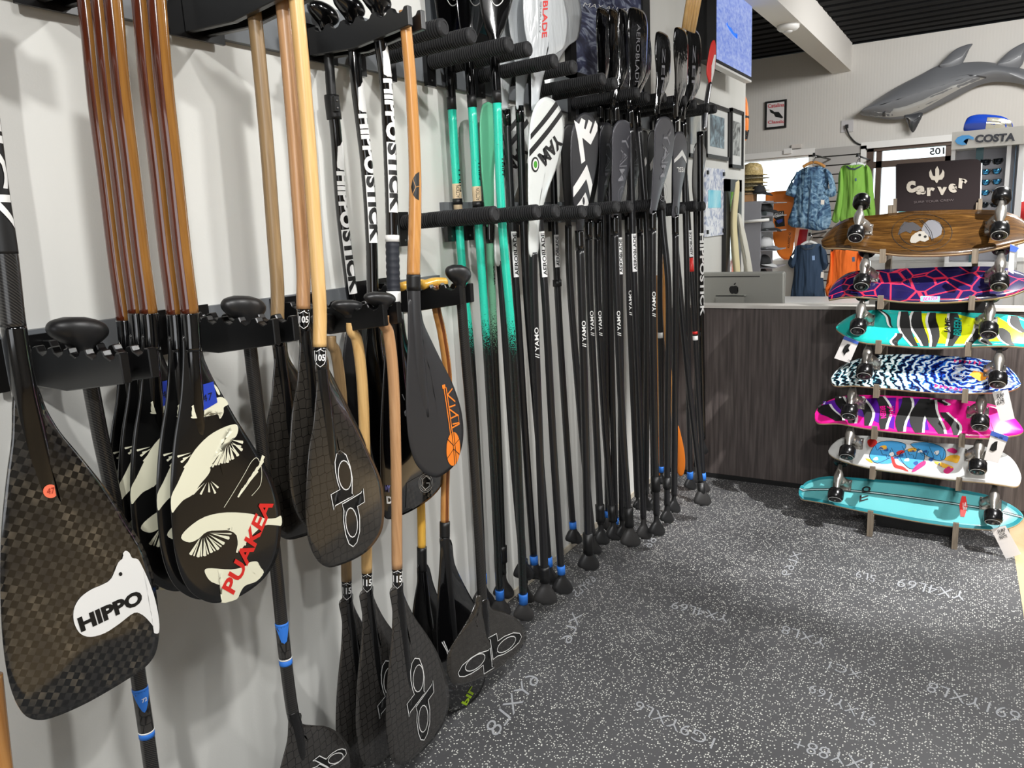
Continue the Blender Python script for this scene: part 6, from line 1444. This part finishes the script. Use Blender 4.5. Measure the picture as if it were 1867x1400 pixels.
# shirts
def fabric(name, c1, c2=None, scale=30.0, sp=None):
    m = mat(name, c1, .85); t = NT(m); nz = t.n('ShaderNodeTexNoise', i_Scale=scale, i_Detail=5.0, i_Distortion=1.5); t.l(t.coords(), nz.inputs['Vector'])
    if c2: t.l(t.ramp(nz.outputs[0], sp or [(.4, c1), (.6, c2)]), t.b.inputs['Base Color'])
    n2 = t.n('ShaderNodeTexNoise', i_Scale=5.0, i_Detail=2.0); t.l(t.coords((3, 1, .6)), n2.inputs['Vector']); t.bump(n2.outputs[0], .8, .06); return m
yS = 7.55
def shirt(label, body, sl, sr, m, col=None, y=yS, extra=None):
    sf = Surf(at(*body[0], y=y), (0, 0, -1), (1, 0, 0)); t = thing('shirt', at(*body[0], y=y), label, 'shirt')
    make_blade(sf, body, m, t, .06, 'body', nsm=3); pr = sf.pr
    for s_ in (sl, sr):
        s2 = Surf(at(*body[0], y=y), (0, 0, -1), (1, 0, 0)); make_blade(s2, s_, m, t, .045, 'sleeve', nsm=3)
    if col: sf.pr = lambda p: pr(p) + sf.n * .004; sf.lines('collar', [col], .014, mat(m.name + '_trim', tuple(int(v * .6) for v in (90, 110, 130)), .8), t, closed=False)
    return t, sf, pr
def hanger(label, cx, cy, w, m, y=yS):
    t = thing('hanger', at(cx, cy - 8, y=y + .02), label, 'hanger')
    V, Fc, MI = tube(catmull([at(cx - w, cy + w * .42, y=y + .0), at(cx - w * .5, cy + w * .12, y=y), at(cx, cy, y=y), at(cx + w * .5, cy + w * .12, y=y), at(cx + w, cy + w * .42, y=y)], 5), .014, 10); mk('bar', V, Fc, m, t)
    V, Fc, MI = tube(catmull([at(cx, cy, y=y), at(cx + 1, cy - 6, y=y), at(cx + 4, cy - 10, y=y), at(cx + 1, cy - 14, y=y), at(cx - 3, cy - 12, y=y)], 4), .004, 6); mk('hook', V, Fc, M['steel'], t)
qc = lambda P: [(1267 + a / 4.6675, 200 + b / 4.6675) for a, b in P]
aloha = fabric('aloha_cloth', (52, 84, 118), (132, 166, 192), 16.0, [(.38, (42, 70, 104)), (.5, (84, 120, 150)), (.62, (138, 170, 194))])
hanger('wooden hanger of the blue patterned shirt', 1484, 296, 20, M['goldwood'])
t, sf, pr = shirt('blue patterned short-sleeved collar shirt on a wooden hanger', qc([(960, 485), (870, 535), (845, 640), (840, 800), (790, 950), (830, 1000), (920, 1005), (1040, 1030), (1140, 1000), (1160, 880), (1130, 700), (1140, 540), (1070, 480), (1010, 500)]),
      qc([(880, 525), (820, 610), (770, 715), (810, 735), (850, 745), (880, 680)]), qc([(1110, 500), (1170, 560), (1205, 710), (1150, 745), (1110, 720), (1100, 600)]), aloha, qc([(950, 490), (975, 545), (1000, 600), (1025, 540), (1055, 485)]))
sf.lines('placket', [qc([(1000, 600), (985, 760), (975, 900), (965, 1000)])], .01, mat('placket_blue', (50, 74, 100), .8), t, closed=False)
sf.poly('pocket', qc([(1050, 640), (1120, 640), (1120, 720), (1050, 720)]), fabric('pocket_cloth', (60, 92, 124), (120, 154, 180), 18.0), t)
sf.poly('price_tag', qc([(1078, 765), (1106, 768), (1104, 808), (1076, 806)]), mat('paper_tag', (220, 214, 204), .7), t)
t, sf, pr = shirt('lime green long-sleeved shirt on a clear hanger', qc([(1290, 470), (1240, 500), (1250, 640), (1250, 800), (1235, 950), (1400, 960), (1500, 930), (1480, 700), (1470, 520), (1440, 465), (1370, 490)]),
      qc([(1250, 495), (1222, 560), (1215, 700), (1190, 830), (1165, 940), (1225, 950), (1260, 760), (1270, 600)]), qc([(1450, 470), (1500, 520), (1520, 700), (1535, 920), (1480, 940), (1450, 760), (1440, 580)]), fabric('lime_cloth', (122, 172, 70)), qc([(1295, 480), (1325, 502), (1370, 508), (1405, 490), (1425, 470)]))
sf.poly('chest_logo', qc([(1370, 585), (1383, 583), (1384, 606), (1372, 608)]), mat('logo_blue', (60, 90, 120), .6), t)
hanger('clear hanger of the lime green shirt', 1563, 298, 18, mat('clear_plastic', (220, 224, 226), .15))
q8 = lambda P: [(1267 + a / 6.223, 420 + b / 6.223) for a, b in P]
t, sf, pr = shirt('navy short-sleeved T-shirt hanging under the blue patterned shirt', q8([(1230, 165), (1150, 180), (1130, 300), (1120, 520), (1085, 750), (1130, 800), (1300, 805), (1460, 800), (1480, 760), (1450, 500), (1450, 300), (1440, 170), (1370, 150), (1310, 190)]),
      q8([(1160, 175), (1105, 260), (1055, 370), (1110, 430), (1160, 330)]), q8([(1430, 160), (1490, 240), (1510, 400), (1450, 450), (1410, 300)]), fabric('navy_cloth', (46, 66, 90)), q8([(1215, 180), (1270, 210), (1340, 200), (1380, 160)]))
sf.poly('chest_logo', q8([(1340, 285), (1370, 283), (1370, 333), (1342, 335)]), mat('logo_pale', (130, 160, 200), .6), t)
sf.poly('price_tag', q8([(1435, 470), (1466, 470), (1462, 540), (1430, 535)]), MATS['paper_tag'], t)
hanger('white hanger of the navy T-shirt', 1476, 441, 15, M['white'])
t, sf, pr = shirt('bright orange long-sleeved shirt hanging under the lime green one', q8([(1600, 215), (1540, 240), (1530, 400), (1530, 600), (1500, 760), (1600, 800), (1760, 815), (1860, 800), (1900, 500), (1880, 260), (1800, 215), (1700, 240)]),
      q8([(1550, 220), (1525, 400), (1480, 700), (1530, 730), (1570, 500)]), q8([(1860, 230), (1930, 400), (1960, 640), (1900, 650), (1850, 450)]), fabric('orange_cloth', (236, 112, 36)), None)
sf.poly('chest_logo', q8([(1790, 300), (1820, 298), (1822, 350), (1792, 352)]), MATS['logo_blue'], t)
for k_, (hx, hy) in enumerate(((1485, 283), (1564, 284), (1477, 428), (1531, 440))):
    A = at(hx, hy, y=yS); mk('hook_rod', *lathe([(0, .008), (YB - .03 - yS + .02, .008)], A - Vector((0, .02, 0)), Vector((0, 1, 0)), 8), M['black'], sw)
    mk('hook_tip', *boxf((A.x - .01, yS - .03, A.z - .01), (A.x + .01, yS - .02, A.z + .02)), M['black'], sw, False)
# hat tower on the left
yH = 6.5
A, B = at(1357, 368, y=yH), at(1387, 368, y=yH)
t = thing('hat_tower', ((A.x + B.x) / 2, yH, 0), 'grey hat display tower left of the orange bodyboard', 'display')
mk('side_panel', *boxf((A.x, yH, 0), (B.x, yH + .03, A.z)), mat('tower_grey', (134, 134, 140), .5), t, False); mk('back_panel', *boxf((B.x - .02, yH + .03, 0), (B.x, yH + .45, A.z)), MATS['tower_grey'], t, False)
for py in (368, 392, 420, 455, 487):
    z = at(1400, py, y=yH).z; mk('shelf', *boxf((B.x, yH + .02, z - .012), (B.x + .12, yH + .4, z - .004)), MATS['tower_grey'], t, False)
mk('rod', *lathe([(0, .012), (.22, .012)], at(1352, 405, y=yH - .02), (at(1397, 401, y=yH - .02) - at(1352, 405, y=yH - .02)).normalized(), 10), M['white'], t)
def cap(label, cx, cy, w, h, m, mb, y=yH + .1):
    c = at(cx, cy, y=y); k = (at(cx + 10, cy, y=y) - c).length / 10; t = thing('cap', c, label, 'hat', 'caps on the hat tower'); W, Hh = w * k, h * k; V, Fc = [], []; n, mm = 16, 6
    for i in range(mm + 1):
        a = i / mm * math.pi / 2
        for j in range(n): b = 2 * math.pi * j / n; V.append(c + Vector((-.28 * W + .30 * W * math.cos(a) * math.cos(b) * 1.1, .09 * math.cos(a) * math.sin(b), Hh * .95 * math.sin(a))))
    for i in range(mm):
        for j in range(n): j2 = (j + 1) % n; Fc.append((i * n + j, i * n + j2, (i + 1) * n + j2, (i + 1) * n + j))
    Fc.append(tuple(range(n))); mk('crown', V, Fc, m, t)
    V, Fc = [], []
    for i in range(5):
        f = i / 4
        for j in range(7): b = (j / 6 - .5) * math.pi; r_ = 1.0 + f * .9; V.append(c + Vector((-.28 * W + .33 * W * math.cos(b) * r_, .085 * math.sin(b) * (1 + f * .1), .004 - f * f * .03 * math.cos(b))))
    for i in range(4):
        for j in range(6): a = i * 7 + j; Fc.append((a, a + 1, a + 8, a + 7))
    o = mk('visor', V, Fc, mb, t); sd = o.modifiers.new('s', 'SOLIDIFY'); sd.thickness = .004
cg, cb_, cw = mat('cap_grey', (112, 114, 118), .8), mat('cap_black', (26, 27, 30), .8), mat('cap_white', (190, 192, 194), .8)
cap('black cap with dark visor on top of the hat tower', 1395, 352, 40, 18, cb_, cb_)
cap('black and white trucker cap, second on the hat tower', 1407, 384, 44, 18, cb_, cb_)
cap('grey cap with black patch, third on the hat tower', 1410, 417, 44, 20, cg, cb_)
cap('light grey cap with curled visor, fourth on the hat tower', 1408, 450, 42, 22, cw, cg)
cap('dark cap with pale stripes, fifth on the hat tower', 1404, 482, 40, 20, cb_, cw)
cap('black cap, lowest visible on the hat tower', 1396, 499, 34, 14, cb_, cb_)
# straw hats stacked
for k in range(6):
    c = at(1372, 350 - k * 7, y=yH + .15); t = thing('straw_hat', c, ['lowest straw hat of the stack', 'second straw hat from the bottom of the stack', 'third straw hat from the bottom of the stack', 'fourth straw hat from the bottom of the stack', 'fifth straw hat, just under the top one', 'top straw hat with a small round patch'][k] + ' beside the left window', 'hat', 'stacked straw hats')
    rr = [.11 - .003 * k, .115, .10][k % 3]
    V, Fc = lathe([(0, rr + .02), (.006, rr + .02), (.010, .085), (.05, .08), (.085, .065), (.10, .03), (.10, .002)], c + Vector((0, 0, -.02)), Vector((.05 * (k % 2), 0, 1)), 20)
    mk('crown_and_brim', V, Fc, artmat('straw_%d' % (k % 2), [(.4, (150, 130, 84) if k % 2 else (96, 90, 74)), (.6, (200, 180, 130) if k % 2 else (150, 142, 118))], 60.0), t)
P = at(1365, 368, y=yH + .05); o = mk('cardboard_box', *boxf((P.x - .045, yH + .03, P.z + .001), (P.x + .04, yH + .16, P.z + .072)), mat('cardboard', (178, 134, 92), .8), None, False); bevel(o, .002, 1); tag(o, 'small brown cardboard box on the hat tower', 'box')
# orange bodyboard
sf = Surf(at(1420, 400, y=7.8), (1, 0, 0), (0, 0, 1)); t = thing('bodyboard', at(1425, 475, y=7.8), 'bright orange board with dark badges standing behind the caps', 'board')
make_blade(sf, [(1396, 356), (1408, 350), (1425, 348), (1445, 348), (1452, 360), (1452, 400), (1448, 440), (1442, 470), (1432, 474), (1418, 462), (1408, 430), (1400, 395)], mat('board_orange', (252, 136, 44), .4), t, .03, 'board')
sf.poly('badge', [(1408, 386), (1430, 384), (1432, 412), (1416, 414)], M['ink'], t); pr = sf.pr; sf.pr = lambda p: pr(p) + sf.n * .003
sf.text('lettering', 'VESSA', (1410, 398), (1430, 393), (1410, 390), M['white'], t, .02); sf.poly('badge_blue', [(1416, 402), (1428, 398), (1428, 404), (1420, 408)], mat('badge_blue', (60, 90, 190), .5), t)
sf.text('lettering', 'KLASSIC 42', (1440, 452), (1443, 424), (1436, 451), M['ink'], t, .0)
t, sf = surfb('white board with dark red stripes right of the orange one', [(1450, 410), (1462, 405), (1478, 410), (1480, 440), (1476, 470), (1466, 478), (1452, 476), (1448, 440)], 7.9, M['whitegloss'])
sf.poly('red_stripe', [(1459, 418), (1474, 418), (1470, 446), (1452, 452)], mat('deep_red', (170, 30, 50), .5), t)
A, B = at(1404, 474, y=7.7), at(1486, 474, y=7.7)
o = mk('plinth', *boxf((A.x, 7.68, 0), (B.x, 8.1, A.z - .004)), mat('plinth_white', (214, 210, 204), .6), None, False); bevel(o, .004, 1); tag(o, 'white plinth under the orange and the red-striped boards', 'plinth')
hanger('black hanger of the bright orange shirt', 1530, 452, 14, M['black'])
# orange and black board on the far side of the opening
sf = Surf(at(1362, 200, y=5.835), (1, 0, 0), (0, 0, 1)); t = thing('surfboard', at(1362, 256, y=5.835), 'orange and black striped board edge just past the end of the long wall', 'surfboard')
make_blade(sf, [(1357, 178), (1361, 180), (1364, 196), (1365, 220), (1364, 240), (1361, 254), (1357, 254), (1354, 220)], MATS['board_orange'], t, .02, 'board'); sf.polys('black_band', [[(1356, 210), (1366, 211), (1366, 216), (1356, 215)], [(1356, 238), (1366, 237), (1363, 254), (1356, 254)]], M['ink'], t)
# low white furniture behind the counter
def cabinet(label, pl, pr, py, y, d, mm=None, drawers=3):
    A, B = at(pl, py, y=y), at(pr, py, y=y); t = thing('cabinet', ((A.x + B.x) / 2, y, 0), label, 'cabinet'); z1 = A.z
    mk('carcass', *boxf((A.x, y, 0), (B.x, y + d, z1 - .025)), mm or mat('cabinet_white', (224, 222, 218), .5), t, False); mk('top', *boxf((A.x - .01, y - .015, z1 - .024), (B.x + .01, y + d, z1)), M['white'], t, False)
    n = drawers
    for k in range(n):
        x0 = A.x + (B.x - A.x) * k / n + .008; x1 = A.x + (B.x - A.x) * (k + 1) / n - .008
        dr = mk('door', *boxf((x0, y - .014, .06), (x1, y - .001, z1 - .04)), mm or MATS['cabinet_white'], t, False); mk('handle', *boxf((x1 - .05, y - .03, z1 - .22), (x1 - .038, y - .014, z1 - .10)), M['steel'], dr, False)
    return t
cabinet('low white cabinet under the navy and orange shirts', 1408, 1585, 551, 6.9, .5)
cabinet('tall white cabinet behind the middle skateboards', 1588, 1800, 468, 5.35, .5)
cabinet('pale cabinet seen right of the skateboards', 1806, 1900, 470, 5.45, .45, None, 2)
sf = None
# sunglasses display
yD = 5.0
def dq(px, py): return at(px, py, y=yD)
t = thing('sunglasses_display', dq(1800, 470), 'tall white sunglasses display with a blue wave logo on its header board', 'display')
x0, x1 = dq(1733, 300).x, dq(1868, 300).x; xi0, xi1 = dq(1778, 300).x, dq(1842, 300).x; zt_ = dq(1800, 236).z; zh = dq(1800, 268).z; zl = dq(1800, 478).z
M['dispwhite'] = mat('display_white', (222, 222, 222), .4)
mk('header', *boxf((x0, yD - .03, zh), (x1, yD + .25, zt_)), mat('header_board', (190, 188, 182), .6), t, False)
mk('side', *boxf((x0, yD, zl), (x0 + .02, yD + .25, zh)), M['dispwhite'], t, False); mk('side', *boxf((x1 - .03, yD, zl), (x1, yD + .25, zh)), M['dispwhite'], t, False)
mk('back', *boxf((x0, yD + .2, zl), (x1, yD + .22, zh)), mat('display_back', (196, 196, 204), .5), t, False)
mk('inner_panel', *boxf((xi0, yD + .02, zl), (xi0 + .035, yD + .06, zh)), mat('dark_teal_edge', (48, 84, 92), .5), t, False)
mk('inner_panel', *boxf((xi1 - .02, yD + .0, zl), (xi1, yD + .12, zh)), M['dispwhite'], t, False); mk('stripe_panel', *boxf((xi1 + .02, yD + .08, zl), (x1 - .04, yD + .09, zh)), mat('pale_blue_panel', (150, 190, 226), .5), t, False)
mk('base', *boxf((x0, yD - .02, zl - .03), (x1, yD + .3, zl)), M['dispwhite'], t, False)
mk('pedestal', *boxf((x0 + .05, yD + .02, 0), (x1 - .05, yD + .22, zl - .03)), M['dispwhite'], t, False)
sf = Surf((x0, yD - .032, zh), (1, 0, 0), (0, 0, 1))
sf.poly('wave_logo', q3([(1280, 360), (1300, 330), (1340, 312), (1400, 310), (1438, 328), (1440, 350), (1420, 345), (1395, 340), (1370, 345), (1350, 365), (1380, 390), (1340, 395), (1300, 385)]), mat('logo_cyan', (60, 150, 214), .4), t)
sf.text('lettering', 'COSTA', *q3([(1452, 376), (1790, 360), (1448, 308)]), mat('letter_dark', (30, 34, 44), .4), t, .05, .15)
def glasses(label, px, py, w, lens, y=yD + .03):
    c = at(px, py, y=y); k = (at(px + 10, py, y=y) - c).length / 10; W = w * k; g = thing('sunglasses', c, label, 'sunglasses', 'sunglasses on the display')
    for s_ in (-1, 1):
        pts = [c + Vector((s_ * W * (.26 + .2 * a), -.012 * abs(a), W * .13 * b)) for a, b in ((-1, .8), (0, 1), (1, 1), (1.1, 0), (.7, -.9), (0, -1.1), (-.7, -.9), (-1.0, 0))]
        V, Fc = prism(pts, (0, .004, 0)); mk('lens', V, Fc, lens, g)
        V, Fc, MI = tube([p + Vector((0, .002, 0)) for p in pts] + [pts[0] + Vector((0, .002, 0))], .0035, 6); mk('rim', V, Fc, M['blackgloss'], g)
        V, Fc, MI = tube([c + Vector((s_ * W * .47, 0, W * .1)), c + Vector((s_ * W * .5, .06, W * .1)), c + Vector((s_ * W * .46, .13, W * .04))], .003, 6); mk('temple', V, Fc, M['blackgloss'], g)
    mk('bridge', *box(c + Vector((0, 0, W * .06)), (W * .07, .003, W * .02)), M['blackgloss'], g)
lb = mat('blue_mirror_lens', (70, 150, 200), .05, metal=.8); ld = mat('dark_lens', (30, 36, 44), .05, metal=.6)
glasses('sunglasses with dark lenses, top row of the display', 1808, 295, 42, ld); glasses('blue-lensed sunglasses in the second row', 1807, 313, 38, lb); glasses('blue-lensed sunglasses in the third row', 1807, 332, 38, lb)
glasses('blue-lensed sunglasses in the fourth row', 1806, 351, 38, lb); glasses('dark sunglasses in the lowest row, behind the top skateboard wheel', 1804, 373, 38, ld)
# foil pouch on the header
sf = Surf(at(1803, 240, y=yD + .1), (1, 0, 0), (0, 0, 1)); t = thing('foil_pouch', at(1803, 242, y=yD + .1), 'blue and silver foil pouch lying on top of the sunglasses display', 'pouch')
make_blade(sf, [(1760, 240), (1758, 228), (1764, 215), (1780, 209), (1805, 209), (1830, 213), (1845, 224), (1846, 236), (1838, 241), (1800, 241)], mat('pouch_blue', (28, 66, 170), .25, coat=.5), t, .04, 'pouch')
sf.poly('silver_window', q3([(1555, 160), (1620, 160), (1700, 172), (1755, 190), (1768, 235), (1740, 262), (1620, 255), (1538, 262)]), mat('foil_silver', (200, 196, 180), .25, metal=.8), t)
# mirrored street number on the door transom
sf = Surf((0, YB + .03, 2), (1, 0, 0), (0, 0, 1)); o = sf.text('street_number', '105', (1722, 281), (1695, 283), (1722, 268), M['ink'], None, .03); o['kind'] = 'structure'
# things outside
P = at(1680, 345, y=16); o = mk('outdoor_container', *boxf((P.x - .35, 16, 0), (P.x + .35, 17, P.z + .35)), mat('turquoise_paint', (110, 200, 196), .6), None, False); bevel(o, .02, 2); tag(o, 'turquoise box outside, seen through the shop door', 'box')
# smoke detector on the beam
P = at(1437, 46, z=bz0); V, Fc = lathe([(0, .075), (.02, .075), (.034, .06), (.04, .03), (.04, .001)], Vector((P.x, P.y, bz0)), Vector((0, 0, -1)), 28); t = thing('smoke_detector', (P.x, P.y, bz0), 'round white smoke detector under the boxed beam', 'detector')
mk('housing', V, Fc, M['white'], t); V, Fc = lathe([(.04, .03), (.046, .028), (.048, .001)], Vector((P.x, P.y, bz0)), Vector((0, 0, -1)), 20); mk('cover', V, Fc, M['dispwhite'], t)
P2 = at(1442, 52, z=bz0)
# red garment at the far right edge
sf = Surf(at(1866, 390, y=5.6), (1, 0, 0), (0, 0, 1)); t = thing('shirt', at(1866, 400, y=5.6), 'red shirt sleeve at the right edge of the picture', 'shirt'); make_blade(sf, [(1862, 368), (1858, 385), (1857, 400), (1875, 404), (1890, 400), (1888, 370)], mat('red_cloth', (190, 34, 36), .8), t, .03, 'body')
